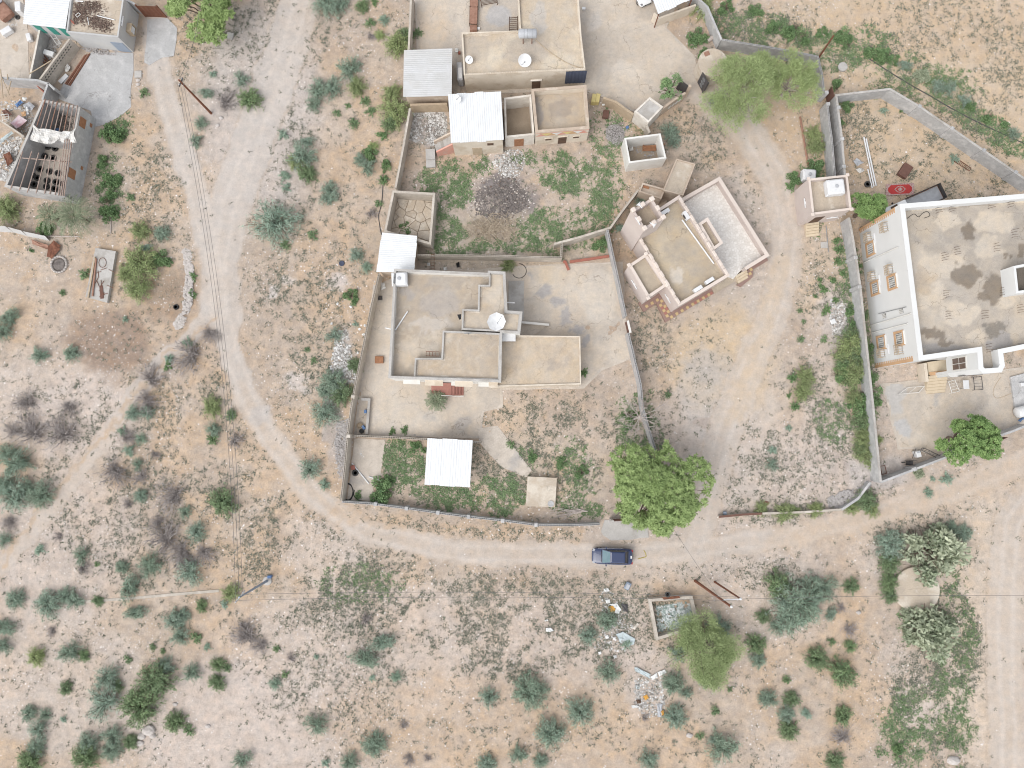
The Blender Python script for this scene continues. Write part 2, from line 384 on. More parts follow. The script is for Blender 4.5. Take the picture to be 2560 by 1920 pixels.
# ---------------------------------------------------------------- ground, tracks
GX0, GX1, GY0, GY1, GD = -64.0, 64.0, -50.0, 58.0, .25
TRACKS = [  # (image polyline, half width in image px)
 ([(330, 60), (345, 160), (385, 290), (428, 430), (458, 560), (480, 680), (497, 760), (530, 850), (590, 955), (680, 1075), (800, 1150), (960, 1190), (1300, 1203), (1500, 1190), (1700, 1158), (1900, 1110), (2060, 1060), (2300, 960)], 27),
 ([(660, -60), (640, 40), (600, 160), (560, 270), (520, 370), (490, 470), (472, 560), (480, 680)], 46),
 ([(-60, 1290), (60, 1165), (150, 1050), (215, 960), (260, 890), (330, 800), (420, 720), (470, 650)], 18),
 ([(1490, 180), (1600, 260), (1680, 390), (1700, 500), (1695, 600), (1660, 700), (1600, 830), (1560, 960), (1520, 1080), (1500, 1190)], 36),
 ([(2260, 1010), (2190, 1130), (2170, 1300), (2175, 1500), (2185, 1800)], 42),
]
def ELLS(sand, pink): return [(1575, 840, 120, 270, (.505, .44, .375), .75), (1640, 560, 70, 200, (.50, .43, .36), .6), (180, 900, 130, 90, pink, .8), (120, 1180, 190, 160, pink, .6), (500, 1560, 260, 130, pink, .85), (900, 1400, 420, 140, pink, .55), (560, 240, 130, 240, (.50, .455, .42), .7),
              (1500, 1000, 130, 160, pink, .55), (1760, 1000, 130, 120, pink, .5), (300, 640, 150, 120, sand, .4), (1010, 1560, 330, 110, sand, .5),
              (2010, 170, 420, 260, (.525, .41, .285), .85), (2050, 60, 300, 70, sand, .35), (1760, 330, 120, 130, sand, .5), (1560, 780, 110, 120, (.525, .405, .265), .75),
              (1660, 330, 60, 90, sand, .5), (1520, 850, 60, 80, (.45, .415, .38), .5), (1530, 790, 50, 40, (.41, .39, .37), .4), (1545, 925, 45, 60, (.45, .42, .39), .4),
              (235, 735, 90, 70, (.30, .222, .165), .85), (370, 640, 55, 60, (.33, .24, .17), .7), (245, 760, 70, 70, (.28, .205, .155), .4),
              (1085, 900, 55, 40, (.53, .40, .27), .5), (1215, 1030, 40, 45, (.54, .40, .26), .7), (760, 640, 120, 200, sand, .4), (720, 1010, 50, 90, sand, .6), (700, 1090, 80, 40, sand, .5),
              (1420, 620, 40, 200, (.43, .34, .25), .6), (1770, 560, 70, 130, (.50, .40, .29), .5), (2120, 1350, 90, 300, (.55, .46, .365), .7), (1830, 1400, 70, 220, sand, .35),
              (1095, 430, 80, 48, (.27, .235, .215), .75), (1080, 410, 40, 24, (.18, .165, .165), .7), (1130, 440, 34, 22, (.19, .17, .165), .7), (1060, 500, 70, 30, (.42, .34, .27), .6), (1090, 350, 60, 30, pink, .8),
              (920, 270, 45, 45, (.42, .39, .37), .7), (1330, 285, 28, 25, (.22, .205, .205), .8), (720, 900, 22, 110, (.40, .365, .34), .75), (745, 780, 16, 90, (.47, .45, .44), .5),
              (1800, 690, 35, 70, (.5, .455, .42), .6), (1770, 880, 45, 150, pink, .5), (1890, 1020, 70, 40, (.44, .42, .41), .55), (1360, 1370, 55, 80, pink, .6), (1400, 1470, 50, 80, pink, .6),
              (560, 900, 24, 16, (.34, .335, .335), .9), (582, 620, 14, 12, (.54, .49, .45), .9), (626, 610, 16, 12, (.54, .48, .43), .8), (733, 607, 30, 22, (.54, .48, .44), .85), (1520, 915, 24, 12, (.40, .33, .28), .7), (1545, 955, 16, 12, (.40, .33, .29), .7), (640, 830, 30, 20, (.53, .48, .44), .7), (1060, 520, 260, 60, (.40, .345, .26), .5), (1180, 1020, 150, 90, (.44, .365, .28), .5)]
def ground_fields(X, Y):
    DX, DY = toD(X, Y)
    nx = DX + (fbm(X, Y, .5, 1) - .5) * 40; ny = DY + (fbm(X, Y, .5, 4) - .5) * 40
    nx = nx + (fbm(X, Y, 1.6, 6, 3) - .5) * 26; ny = ny + (fbm(X, Y, 1.6, 7, 3) - .5) * 26
    wx = DX + (fbm(X, Y, .3, 2) - .5) * 16; wy = DY + (fbm(X, Y, .3, 5) - .5) * 16
    tr = np.zeros(X.shape); rut = np.zeros(X.shape)
    for k, (pts, hw) in enumerate(TRACKS):
        d = segdist(nx * .35 + wx * .65, ny * .35 + wy * .65, pts); tr = np.maximum(tr, ss((hw * 1.2 - d) / (hw * .4)))
        if k != 2: rut = np.maximum(rut, ss((7 - np.abs(segdist(wx, wy, pts) - 14)) / 5) * ss((hw * 1.2 - d) / 8))
    return DX, DY, nx, ny, tr, rut
def ground_color(X, Y):
    DX, DY, nx, ny, tr, rut = ground_fields(X, Y)
    big, mid = fbm(X, Y, .06, 0), fbm(X, Y, .22, 2)
    base = np.array([.455, .37, .29]); pale = np.array([.52, .455, .40]); sand = np.array([.48, .36, .25])
    col = np.ones(X.shape + (3,)) * base
    def mixc(f, c): col[:] = col * (1 - f[..., None]) + np.array(c) * f[..., None]
    def ell(cx, cy, rx, ry, c, k=1.0, soft=.5):
        d = np.hypot((nx - cx) / rx, (ny - cy) / ry); mixc(ss((1 + soft * .5 - d) / soft) * k, c)
    mixc(ss((mid - .47) / .13) * .75, sand)
    mixc(ss((big - .5) / .12) * .55, pale)
    mixc(ss((fbm(X, Y, .12, 7) - .54) / .08) * .5, (.40, .325, .26))
    pink = (.51, .437, .38)
    for a in ELLS(sand, pink): ell(*a)
    # driven ways: smooth tan-grey, ruts a little paler, rims sandy
    gr = np.array([.505, .437, .37]); grey = np.array([.50, .455, .41])
    left = ss((760 - DX) / 200)[..., None] * ss((950 - DY) / 150)[..., None]; gcol = gr * (1 - left) + grey * left
    f = np.clip(tr * (.72 + .5 * (fbm(X, Y, .4, 5) - .5)), 0, .95)[..., None]; col[:] = col * (1 - f) + gcol * f
    mixc(rut * .5, (.555, .495, .435))
    rim = ss((tr - .05) / .3) * ss((.75 - tr) / .3); mixc(rim * .35, (.44, .345, .255))
    for pts, c, hw, k in (([(2290, 980), (1900, 1125), (1700, 1165)], (.52, .41, .305), 40, .55), ([(1690, 560), (1640, 740), (1580, 900)], (.54, .43, .31), 20, .5),
                       ([(460, 690), (330, 800), (190, 980), (0, 1215)], (.475, .36, .255), 7, .7), ([(720, 1110), (960, 1145), (1250, 1160)], (.49, .365, .25), 16, .6)):
        d = segdist(nx, ny, pts); mixc(ss((hw * 1.4 - d) / hw) * k, c)
    smooth = np.clip(np.maximum(np.maximum(tr * .8, ss((1.15 - np.hypot((nx - 1575) / 120, (ny - 840) / 270)) / .35) * .5), ss((1.1 - np.hypot((nx - 2010) / 420, (ny - 150) / 230)) / .3) * .6), 0, 1)
    col *= (1 + (fbm(X, Y, 1.1, 6, 3) - .5) * .26 * (1 - .5 * smooth))[..., None]
    g_ = col.mean(-1, keepdims=True); col = (g_ + (col - g_) * .88) * np.array([.94, .928, .93])
    return np.clip(col, .02, .8), tr, smooth
def relief(X, Y): return (fbm(X, Y, .35, 3, 4) - .5) * .12
gx = np.arange(GX0, GX1 + .01, GD); gy = np.arange(GY0, GY1 + .01, GD)
NX, NY = len(gx), len(gy)
XX, YY = np.meshgrid(gx, gy)
GC, GT, GS = ground_color(XX, YY)
# soil material: colour from the sheet's own attribute, grain and pebbles from noise; its alpha holds how smooth it is
def soil_mat(name, g1, g2, pebble, bumps, crack=False):
    gm = bpy.data.materials.new(name); gm.use_nodes = True; MATS[name] = gm
    n_, l_ = gm.node_tree.nodes, gm.node_tree.links; b_ = n_['Principled BSDF']; b_.inputs['Roughness'].default_value = .95; b_.inputs['Specular IOR Level'].default_value = .1
    at = n_.new('ShaderNodeAttribute'); at.attribute_name = 'soil'; tc = n_.new('ShaderNodeNewGeometry')
    def gnoise(sc, de, ro):
        t = n_.new('ShaderNodeTexNoise'); t.inputs['Scale'].default_value = sc; t.inputs['Detail'].default_value = de; t.inputs['Roughness'].default_value = ro
        l_.new(tc.outputs['Position'], t.inputs['Vector']); return t.outputs['Fac']
    def gmr(x, a, b, c, d):
        r = n_.new('ShaderNodeMapRange'); l_.new(x, r.inputs[0])
        for i, v in enumerate((a, b, c, d)): r.inputs[i + 1].default_value = v
        return r.outputs[0]
    def mth(op, x, y):
        k = n_.new('ShaderNodeMath'); k.operation = op
        for i, v in enumerate((x, y)):
            if isinstance(v, (int, float)): k.inputs[i].default_value = v
            else: l_.new(v, k.inputs[i])
        return k.outputs[0]
    rough = gmr(at.outputs['Alpha'], 0, 1, 1, .45)
    n1 = mth('MULTIPLY', gmr(gnoise(1.6, 8, .75), .28, .72, -g1, g1), rough); n2 = mth('MULTIPLY', gmr(gnoise(10, 6, .85), .3, .7, -g2, g2), rough)
    hv = n_.new('ShaderNodeHueSaturation'); l_.new(at.outputs['Color'], hv.inputs['Color']); l_.new(mth('ADD', mth('ADD', n1, n2), 1.0), hv.inputs['Value'])
    l_.new(gmr(gnoise(.8, 4, .6), .3, .7, .85, 1.2), hv.inputs['Saturation']); col = hv.outputs[0]
    def blend(f, c):
        mx = n_.new('ShaderNodeMix'); mx.data_type = 'RGBA'; l_.new(f, mx.inputs[0]); l_.new(col, mx.inputs[6]); mx.inputs[7].default_value = c; return mx.outputs[2]
    if pebble:
        vo = n_.new('ShaderNodeTexVoronoi'); vo.inputs['Scale'].default_value = 5.5; l_.new(tc.outputs['Position'], vo.inputs['Vector'])
        col = blend(mth('MULTIPLY', mth('MULTIPLY', gmr(vo.outputs['Distance'], .05, .13, 1, 0), gmr(gnoise(.5, 4, .6), .42, .62, 0, pebble)), rough), (.64, .57, .51, 1))
    if crack:
        nd = n_.new('ShaderNodeTexNoise'); nd.inputs['Scale'].default_value = 1.3; nd.inputs['Detail'].default_value = 4; l_.new(tc.outputs['Position'], nd.inputs['Vector'])
        va = n_.new('ShaderNodeVectorMath'); va.operation = 'MULTIPLY_ADD'; va.inputs[1].default_value = (1.3, 1.3, 1.3); l_.new(nd.outputs['Color'], va.inputs[0]); l_.new(tc.outputs['Position'], va.inputs[2])
        vc = n_.new('ShaderNodeTexVoronoi'); vc.feature = 'DISTANCE_TO_EDGE'; vc.inputs['Scale'].default_value = .3; l_.new(va.outputs[0], vc.inputs['Vector'])
        col = blend(mth('MULTIPLY', gmr(vc.outputs['Distance'], 0, .012, .6, 0), gmr(gnoise(.35, 3, .5), .45, .6, 0, 1)), (.15, .125, .10, 1))
    l_.new(col, b_.inputs['Base Color'])
    bp = n_.new('ShaderNodeBump'); bp.inputs['Strength'].default_value = bumps; bp.inputs['Distance'].default_value = .06; l_.new(gnoise(7, 7, .75), bp.inputs['Height']); l_.new(bp.outputs[0], b_.inputs['Normal'])
soil_mat('soil', .26, .30, .75, .5); soil_mat('screed', .14, .17, 0, .15, True)
def grid_mesh(name, X, Y, Z, F, C, A=0.0, mt='soil'):
    me = mesh_np(name, np.stack([X, Y, Z], -1), F, mt)
    a = me.attributes.new('soil', 'FLOAT_COLOR', 'POINT'); c4 = np.ones((len(X), 4), np.float32); c4[:, :3] = C; c4[:, 3] = A; a.data.foreach_set('color', c4.ravel())
    me.polygons.foreach_set('use_smooth', np.ones(len(F), bool)); return me
ZZ = relief(XX, YY)
vid = np.arange(NX * NY).reshape(NY, NX)
F = np.stack([vid[:-1, :-1], vid[:-1, 1:], vid[1:, 1:], vid[1:, :-1]], -1).reshape(-1, 4)
# outer skirt: same sheet carried on far beyond the frame
bidx = np.concatenate([vid[0, :], vid[1:, -1], vid[-1, -2::-1], vid[-2:0:-1, 0]])
bx, by = XX.ravel()[bidx], YY.ravel()[bidx]; nb = len(bidx); base_n = NX * NY
X2, Y2 = bx * 9, by * 9
skirt = np.stack([bidx, base_n + np.arange(nb), base_n + (np.arange(nb) + 1) % nb, np.roll(bidx, -1)], -1)
Xa, Ya, Za = np.concatenate([XX.ravel(), X2]), np.concatenate([YY.ravel(), Y2]), np.concatenate([ZZ.ravel(), np.zeros(nb)])
Ca = np.concatenate([GC.reshape(-1, 3), GC.reshape(-1, 3)[bidx]]); Aa = np.concatenate([GS.ravel(), GS.ravel()[bidx]])
tag(link('ground', grid_mesh('ground', Xa, Ya, Za, np.concatenate([F, skirt]), Ca, Aa)), kind='structure')
tm = (GT[:-1, :-1] + GT[1:, 1:] + GT[:-1, 1:] + GT[1:, :-1]).ravel() / 4
FT = F[tm > .5]; used, inv = np.unique(FT, return_inverse=True)
tag(link('dirt_track', grid_mesh('dirt_track', XX.ravel()[used], YY.ravel()[used], ZZ.ravel()[used] + .012, inv.reshape(-1, 4), GC.reshape(-1, 3)[used], GS.ravel()[used])), kind='structure')
def gz(x, y): return float(relief(np.array([x]), np.array([y]))[0])

def painted(name, poly, z, base, marks, parent=None, res=.2, seed=0, cloud=((.56, .50, .42), .5, (.34, .29, .24), .35), edge=None):
    """thin worn screed sheet over a roof or yard: blotches of wear with shapes of their own. marks: (tile, x, y, rx, ry, colour, strength)"""
    P = [(p[0], p[1]) for p in poly]; xs = np.arange(min(p[0] for p in P), max(p[0] for p in P) + res, res); ys = np.arange(min(p[1] for p in P), max(p[1] for p in P) + res, res)
    X, Y = np.meshgrid(xs, ys); ins = inpoly(X, Y, P); vid = np.arange(X.size).reshape(X.shape)
    ok = ins[:-1, :-1] & ins[1:, :-1] & ins[:-1, 1:] & ins[1:, 1:]
    F = np.stack([vid[:-1, :-1], vid[:-1, 1:], vid[1:, 1:], vid[1:, :-1]], -1)[ok]; used, inv = np.unique(F, return_inverse=True); X, Y = X.ravel()[used], Y.ravel()[used]
    col = np.ones(X.shape + (3,)) * np.array(base); sx, sy = X + seed * 17.3, Y - seed * 9.1
    def mixc(f, c): col[:] = col * (1 - f[..., None]) + np.array(c) * f[..., None]
    cp, kp, cd, kd = cloud
    mixc(ss((fbm(sx, sy, .28, 1, 5) - .47) / .12) * kp, cp); mixc(ss((fbm(sx, sy, .22, 5, 5) - .52) / .12) * kd, cd)
    rg = np.abs(fbm(sx, sy, .45, 3, 4) - .5); mixc(ss((.035 - rg) / .03) * .28, cp)
    wx, wy = X + (fbm(X, Y, .8, 2, 4) - .5) * 1.5 + (fbm(X, Y, 2.6, 6, 3) - .5) * .6, Y + (fbm(X, Y, .8, 4, 4) - .5) * 1.5 + (fbm(X, Y, 2.6, 7, 3) - .5) * .6
    for t, x, y, rx, ry, c, k in marks:
        q0, qx, qy = W(t, x, y, z), W(t, x + rx, y, z), W(t, x, y + ry, z); a, b = (qx - q0).xy, (qy - q0).xy; det = a.x * b.y - a.y * b.x
        u = ((wx - q0.x) * b.y - (wy - q0.y) * b.x) / det; v = (a.x * (wy - q0.y) - a.y * (wx - q0.x)) / det; mixc(ss((1.12 - np.hypot(u, v)) / .28) * k, c)
    off = parent.location if parent is not None else Vector((0, 0, 0))
    me = grid_mesh(name, X - off.x, Y - off.y, np.full(X.shape, z - off.z), inv.reshape(-1, 4), np.clip(col, .02, .8), 0.0, 'screed')
    return link(name, me, parent)
# ================================================================ building helpers
def building(name, label, pts, h, floor, th=.2, wall='tan_plaster', roof='roof_screed', cap=None, cat='house', capw=None, z0=-.15, group=None):
    P = [v.xy for v in ww(pts, h)]; P = ccw(P)
    root = thing(name, label, cat, cen(P), group)
    root['_'] = 0; del root['_']
    outer = P; inner = inset(P, th)
    hc = h - (.05 if cap else 0)
    MB().ring(outer, inner, z0, hc, floor - .3).build('wall', wall, root)
    MB().prism(inset(P, th * .5), floor - .25, floor).build('roof', roof, root)
    if cap:
        cw = capw or th
        MB().ring(inset(P, -.03), inset(P, cw + .03), hc - .02, h, hc - .02).build('parapet_cap', cap, root)
    EXCL.append([tuple(p) for p in inset(P, -.1)])
    return root, P
def block_wall(name, label, pts, h, th=.2, mt='block_grey', hollow=True, piers=(), cat='wall', pier_h=.12, group=None, capm=None):
    P = [v.xy for v in ww(pts, h)]
    root = thing(name, label, cat, Vector((P[0].x, P[0].y, 0)), group)
    zc = h - (.16 if hollow else .06)
    MB().strip(P, -th / 2, th / 2, -.15, zc).build('wall_base', mt, root)
    t = MB()
    if hollow:
        t.strip(P, -th / 2, -th / 2 + .04, zc - .01, h); t.strip(P, th / 2 - .04, th / 2, zc - .01, h)
        for a, b in zip(P[:-1], P[1:]):
            d = (b - a); L = d.length; d.normalize(); rz = math.atan2(d.y, d.x)
            for k in range(int(L / .21)):
                c = a + d * (.12 + k * .21)
                t.box((c.x, c.y, h - .09), (.045, th - .07, .17), rz)
    else:
        t.strip(P, -th / 2 - .02, th / 2 + .02, zc, h)
    t.build('coping', capm or mt, root)
    for pp in piers:
        c = w(pp, h).xy; best = min(zip(P[:-1], P[1:]), key=lambda ab: segd(c, *ab)); d = (best[1] - best[0]).normalized()
        MB().box((c.x, c.y, (h + pier_h) / 2 - .1), (.38, th + .22, h + pier_h + .2), math.atan2(d.y, d.x), .02).build('pier', mt, root)
    EXCL.append([tuple(p) for p in (offs(P, th * .7) + offs(P, -th * .7)[::-1])])
    return root, P
def segd(c, a, b):
    d = b - a; t = max(0, min(1, (c - a).dot(d) / d.length_squared)); return (a + d * t - c).length
def slab(name, pts, z, mt, jit=.0, z0=-.2, sub=.8, kind='structure', label=None, cat=None, seed=1):
    P = [v.xy for v in ww(pts, z)]
    EXCL.append([tuple(p) for p in P])
    if jit:
        r = random.Random(seed); out = []
        for a, b in zip(P, P[1:] + P[:1]):
            k = max(1, int((b - a).length / sub))
            for i in range(k): out.append(a + (b - a) * (i / k) + Vector((r.uniform(-jit, jit), r.uniform(-jit, jit))))
        P = out
    return MB().prism(P, z0, z, bottom=False).build(name, mt, None, label, cat, kind=kind)
def tin_sheet(mb, A, B, Cc, D_, pitch=.26, amp=.02, th=.012):
    """one corrugated sheet: ribs run A->D (and B->C); A,B,Cc,D_ corners"""
    wd_ = (B - A).length; n = max(1, round(wd_ / pitch)); prof = []
    for i in range(n): prof += [((i + .0) / n, 0), ((i + .45) / n, 0), ((i + .6) / n, amp), ((i + .85) / n, amp)]
    prof.append((1, 0)); k = len(prof); vs = []
    for u, z in prof:
        a, b = A.lerp(B, u), D_.lerp(Cc, u)
        vs += [a + Vector((0, 0, z)), b + Vector((0, 0, z)), a + Vector((0, 0, z - th)), b + Vector((0, 0, z - th))]
    fs = []
    for i in range(k - 1):
        o = 4 * i; fs += [[o, o + 1, o + 5, o + 4], [o + 2, o + 6, o + 7, o + 3], [o, o + 4, o + 6, o + 2], [o + 1, o + 3, o + 7, o + 5]]
    fs += [[0, 2, 3, 1], [4 * k - 4, 4 * k - 3, 4 * k - 1, 4 * k - 2]]
    mb.add(vs, fs)
def tin_roof(root, corners, n, mt='white_metal', ribs_along=1, drop=(0, 0, 0, 0), rows=1, rng=random.Random(5)):
    A, B, Cc, D_ = [c + Vector((0, 0, d)) for c, d in zip(corners, drop)]
    if ribs_along == 0: A, B, Cc, D_ = D_, A, B, Cc
    for r in range(rows):
        for i in range(n):
            u0, u1 = i / n, (i + 1) / n; v0, v1 = r / rows, (r + 1) / rows
            def pt(u, v): return A.lerp(B, u).lerp(D_.lerp(Cc, u), v)
            lift = Vector((0, 0, .014 * (i % 2) + .02 * r + rng.uniform(0, .008))); jv = rng.uniform(-.012, .012) if rows == 1 else 0
            t = MB(); tin_sheet(t, pt(u0, v0 - jv) + lift, pt(u1 + .004, v0 - jv) + lift, pt(u1 + .004, v1 + jv) + lift, pt(u0, v1 + jv) + lift)
            t.build('roof_sheet', mt, root)
def poststo(root, pts, z1, mt='grey_metal', r=.06):
    for p in pts: MB().box((p[0], p[1], z1 / 2 - .1), (r * 2, r * 2, z1 + .2)).build('post', mt, root)
def fac_box(mb, A, B, c, wdt, hgt, dep, proud=0.0):
    """box on the wall A-B centred at c (on the wall plane), outward side = right of A->B"""
    d = (B - A).to_3d(); d.z = 0; d.normalize(); nrm = Vector((d.y, -d.x, 0))
    cc = c + nrm * (proud + dep / 2)
    mb.box(cc, (wdt, dep, hgt), math.atan2(d.y, d.x)); return mb
def v3(p, z=0): return Vector((p[0], p[1], z))

# ================================================================ concrete yards and pads
slab('concrete_pad', q(0, 790, 450, 1152, 455, 1150, 620, 1128, 800, 1132, 925, 1040, 1000, 950, 1055, 820, 1098, 780, 960, 490, 850, 560, 700), .05, 'cement_grey', .06, seed=2)
slab('concrete_apron', q(0, 1275, 170, 1440, 150, 1532, 240, 1520, 350, 1500, 480, 1400, 500, 1290, 560, 1245, 540, 1265, 330), .05, 'cement_grey', .06, seed=3)
slab('concrete_yard', dd(806, 616, 852, 600, 1100, 575, 1346, 565, 1352, 700, 1375, 770, 1300, 800, 1262, 840, 1086, 842, 1086, 880, 1045, 890, 1040, 948, 764, 940, 783, 780), .03, 'yard_concrete', .05, seed=4)
slab('concrete_courtyard', dd(895, -30, 1480, -30, 1440, 60, 1500, 120, 1512, 170, 1440, 232, 1370, 242, 1290, 205, 1262, 195, 985, 205, 900, 105), .03, 'yard_concrete', .0)
slab('concrete_path', dd(1030, 925, 1075, 920, 1148, 1016, 1136, 1032, 1080, 1006, 1038, 960), .04, 'yard_concrete', .05, seed=6)
slab('entrance_ramp', q(10, 770, 1270, 800, 1170, 960, 1180, 1170, 1230, 1185, 1325, 1000, 1345, 860, 1350, 790, 1310), .07, 'cement', .05, seed=7)
slab('concrete_yard', q(11, 960, 0, 2240, -150, 2240, 380, 2000, 420, 1500, 640, 1250, 560, 1120, 570, 1100, 440, 1050, 300, 1040, 200), .03, 'yard_concrete', .06, seed=8)
slab('concrete_yard', q(9, 850, 470, 1120, 480, 1075, 800, 1010, 900, 1040, 1010, 790, 1000), .03, 'yard_concrete', .05, seed=9)
slab('concrete_pad', q(0, 0, 0, 200, 0, 240, 260, 250, 680, 0, 660), .03, 'yard_concrete')

def yard(pts, z, marks, seed, **kw): return tag(painted('yard_surface', inset([v.xy for v in ww(pts, z)], .12), z + .004, (.49, .425, .355), marks, None, .22, seed, ((.545, .485, .415), .55, (.37, .335, .30), .45)), kind='structure')
yard(dd(806, 616, 852, 600, 1100, 575, 1346, 565, 1352, 700, 1375, 770, 1300, 800, 1262, 840, 1086, 842, 1086, 880, 1045, 890, 1040, 948, 764, 940, 783, 780), .03, [(6, 170, 720, 60, 30, (.36, .345, .34), .8), (6, 280, 850, 80, 45, (.345, .33, .325), .8), (6, 390, 940, 70, 45, (.345, .33, .325), .8), (6, 470, 1080, 45, 90, (.345, .33, .325), .8), (6, 560, 1190, 60, 45, (.35, .335, .33), .8), (6, 625, 1290, 30, 60, (.35, .335, .33), .8), (6, 300, 700, 150, 90, (.53, .45, .355), .7), (6, 750, 900, 150, 250, (.53, .48, .42), .6), (9, 1800, 330, 90, 60, (.38, .35, .325), .7), (9, 1500, 270, 70, 50, (.38, .36, .34), .5), (9, 1250, 200, 200, 120, (.50, .44, .37), .5)], 21)
yard(dd(895, -30, 1480, -30, 1440, 60, 1500, 120, 1512, 170, 1440, 232, 1370, 242, 1290, 205, 1262, 195, 985, 205, 900, 105), .03, [(2, 1050, 350, 250, 160, (.45, .395, .335), .6), (2, 1000, 620, 120, 90, (.56, .50, .43), .6), (2, 700, 200, 60, 90, (.53, .49, .45), .6), (1, 1550, 200, 150, 150, (.51, .42, .33), .6), (1, 2100, 150, 100, 100, (.40, .40, .41), .7)], 22)
yard(q(11, 960, 0, 2240, -150, 2240, 380, 2000, 420, 1500, 640, 1250, 560, 1120, 570, 1100, 440, 1050, 300, 1040, 200), .03, [(11, 1080, 120, 110, 150, (.43, .42, .41), .7), (11, 1180, 380, 70, 80, (.43, .425, .425), .8), (11, 1460, 120, 25, 130, (.36, .345, .335), .6), (11, 1850, 130, 60, 90, (.40, .36, .32), .5)], 23)
# ================================================================ old house with twin white tin roofs (top)
r, P = building('flat_roofed_house', 'long flat-roofed house with water tank, two dishes and a navy cloth on its wall', q(1, 1775, 280, 2330, 262) + q(2, 65, 255, 48, -40, 575, -40, 600, 300, 635, 600) + q(1, 1795, 650), 3.9, 3.55, .18, 'cream_plaster', 'roof_screed', None)
painted('roof_screed', inset(P, .2), 3.555, (.46, .39, .31), [(2, 120, 420, 200, 120, (.36, .32, .28), .5), (2, 240, 120, 60, 150, (.42, .40, .38), .6), (1, 1900, 400, 110, 120, (.38, .33, .28), .5)], r, .2, 11, ((.56, .49, .39), .6, (.38, .33, .275), .45))
A, B = v3(w(S(1, 1795, 650), 3.9)), v3(w(S(2, 635, 600), 3.9))
dirn = (B - A).normalized(); NR = Vector((dirn.y, -dirn.x, 0)); rz = math.atan2(dirn.y, dirn.x)
c = facade(A, B, S(2, 208, 728)); c.z = .98
fac_box(MB(), A, B, c, 1.0, 2.0, .05, .003).build('door', 'wood_dark', r)
c2 = c.copy(); c2.z = 2.08; fac_box(MB(), A, B, c2, 1.35, .14, .16, .003).build('lintel', 'white_plaster_old', r)
for k in range(52):   # row of little parapet stubs
    p = A.lerp(B, (k + .5) / 52) - NR * .09
    MB().box((p.x, p.y, 3.93), (.07, .12, .12), rz).build('parapet_stub', 'cream_plaster', r)
t = MB(); e0, e1 = facade(A, B, S(2, 458, 690)), facade(A, B, S(2, 634, 690))
for i in range(13):
    for j in range(2):
        pp = e0.lerp(e1, i / 12) + NR * (.04 + .035 * (i % 2) + .05 * j); t.v.append(Vector((pp.x, pp.y, 3.72 if j == 0 else 1.0)))
for i in range(12): t.f.append([2 * i, 2 * i + 1, 2 * i + 3, 2 * i + 2])
t.build('wall_cloth', 'navy_cloth', None, 'dark navy cloth hung on the wall of the long flat-roofed house', 'cloth')
# low rooms west of the courtyard wall
block_wall('boundary_wall', 'tan block wall running up beside the grey tin-roofed shed', q(1, 1340, -60, 1330, 200, 1318, 440), 2.0, .2, 'block_tan', False)
block_wall('boundary_wall', 'tan block wall beside the rubbish-strewn yard of the old house', q(1, 1330, 935, 1270, 1280, 1205, 1620), 2.0, .2, 'block_tan', False)
block_wall('boundary_wall', 'short ochre wall in front of the dark opening under the tin shed', q(1, 1330, 905, 1650, 895), 1.9, .2, 'block_ochre', False)
# grey tin shed
Cn = ww(q(1, 1280, 440, 1697, 425, 1690, 825, 1270, 835), 3.1)
r = thing('tin_shed', 'square shed with weathered grey-white ribbed tin roof and a tan block wall beside', 'shed', cen(Cn))
tin_roof(r, Cn, 6, 'white_metal_dirty', 0, (.12, .12, -.1, -.1), rows=2)
ins = inset([c.xy for c in Cn], .25)
MB().ring(ins, inset(ins, .18), -.15, 2.88, -.1).build('wall', 'tan_plaster', r); EXCL.append([tuple(p) for p in ins])
# white tin roof + old cream house
Cn = ww(q(1, 1660, 815, 2115, 790, 2140, 1210, 1685, 1235), 4.0)
r = thing('tin_roofed_room', 'cream room under a bright white ribbed tin roof beside the outside stair', 'house', cen(Cn))
tin_roof(r, Cn, 6, 'white_metal', 1, (.08, .08, -.06, -.06))
ins = inset([c.xy for c in Cn], .12)
MB().ring(ins, inset(ins, .2), -.15, 3.85, -.1).build('wall', 'cream_plaster', r); EXCL.append([tuple(p) for p in ins])
ccwins = ccw(ins); Cw = [v3(p) for p in ins]
sA, sB = min(((Cw[i], Cw[(i + 1) % 4]) for i in range(4)), key=lambda e: (e[0] + e[1]).y)
if sA.x > sB.x: sA, sB = sB, sA
c = facade(sA, sB, S(1, 1907, 1262)); c.z = 1.0; fac_box(MB(), sA, sB, c, 1.1, 1.9, .05, .003).build('door', 'wood_pale', r)
c = facade(sA, sB, S(1, 2025, 1245)); fac_box(MB(), sA, sB, c, .7, .5, .05, .003).build('vent', 'wood_dark', r)
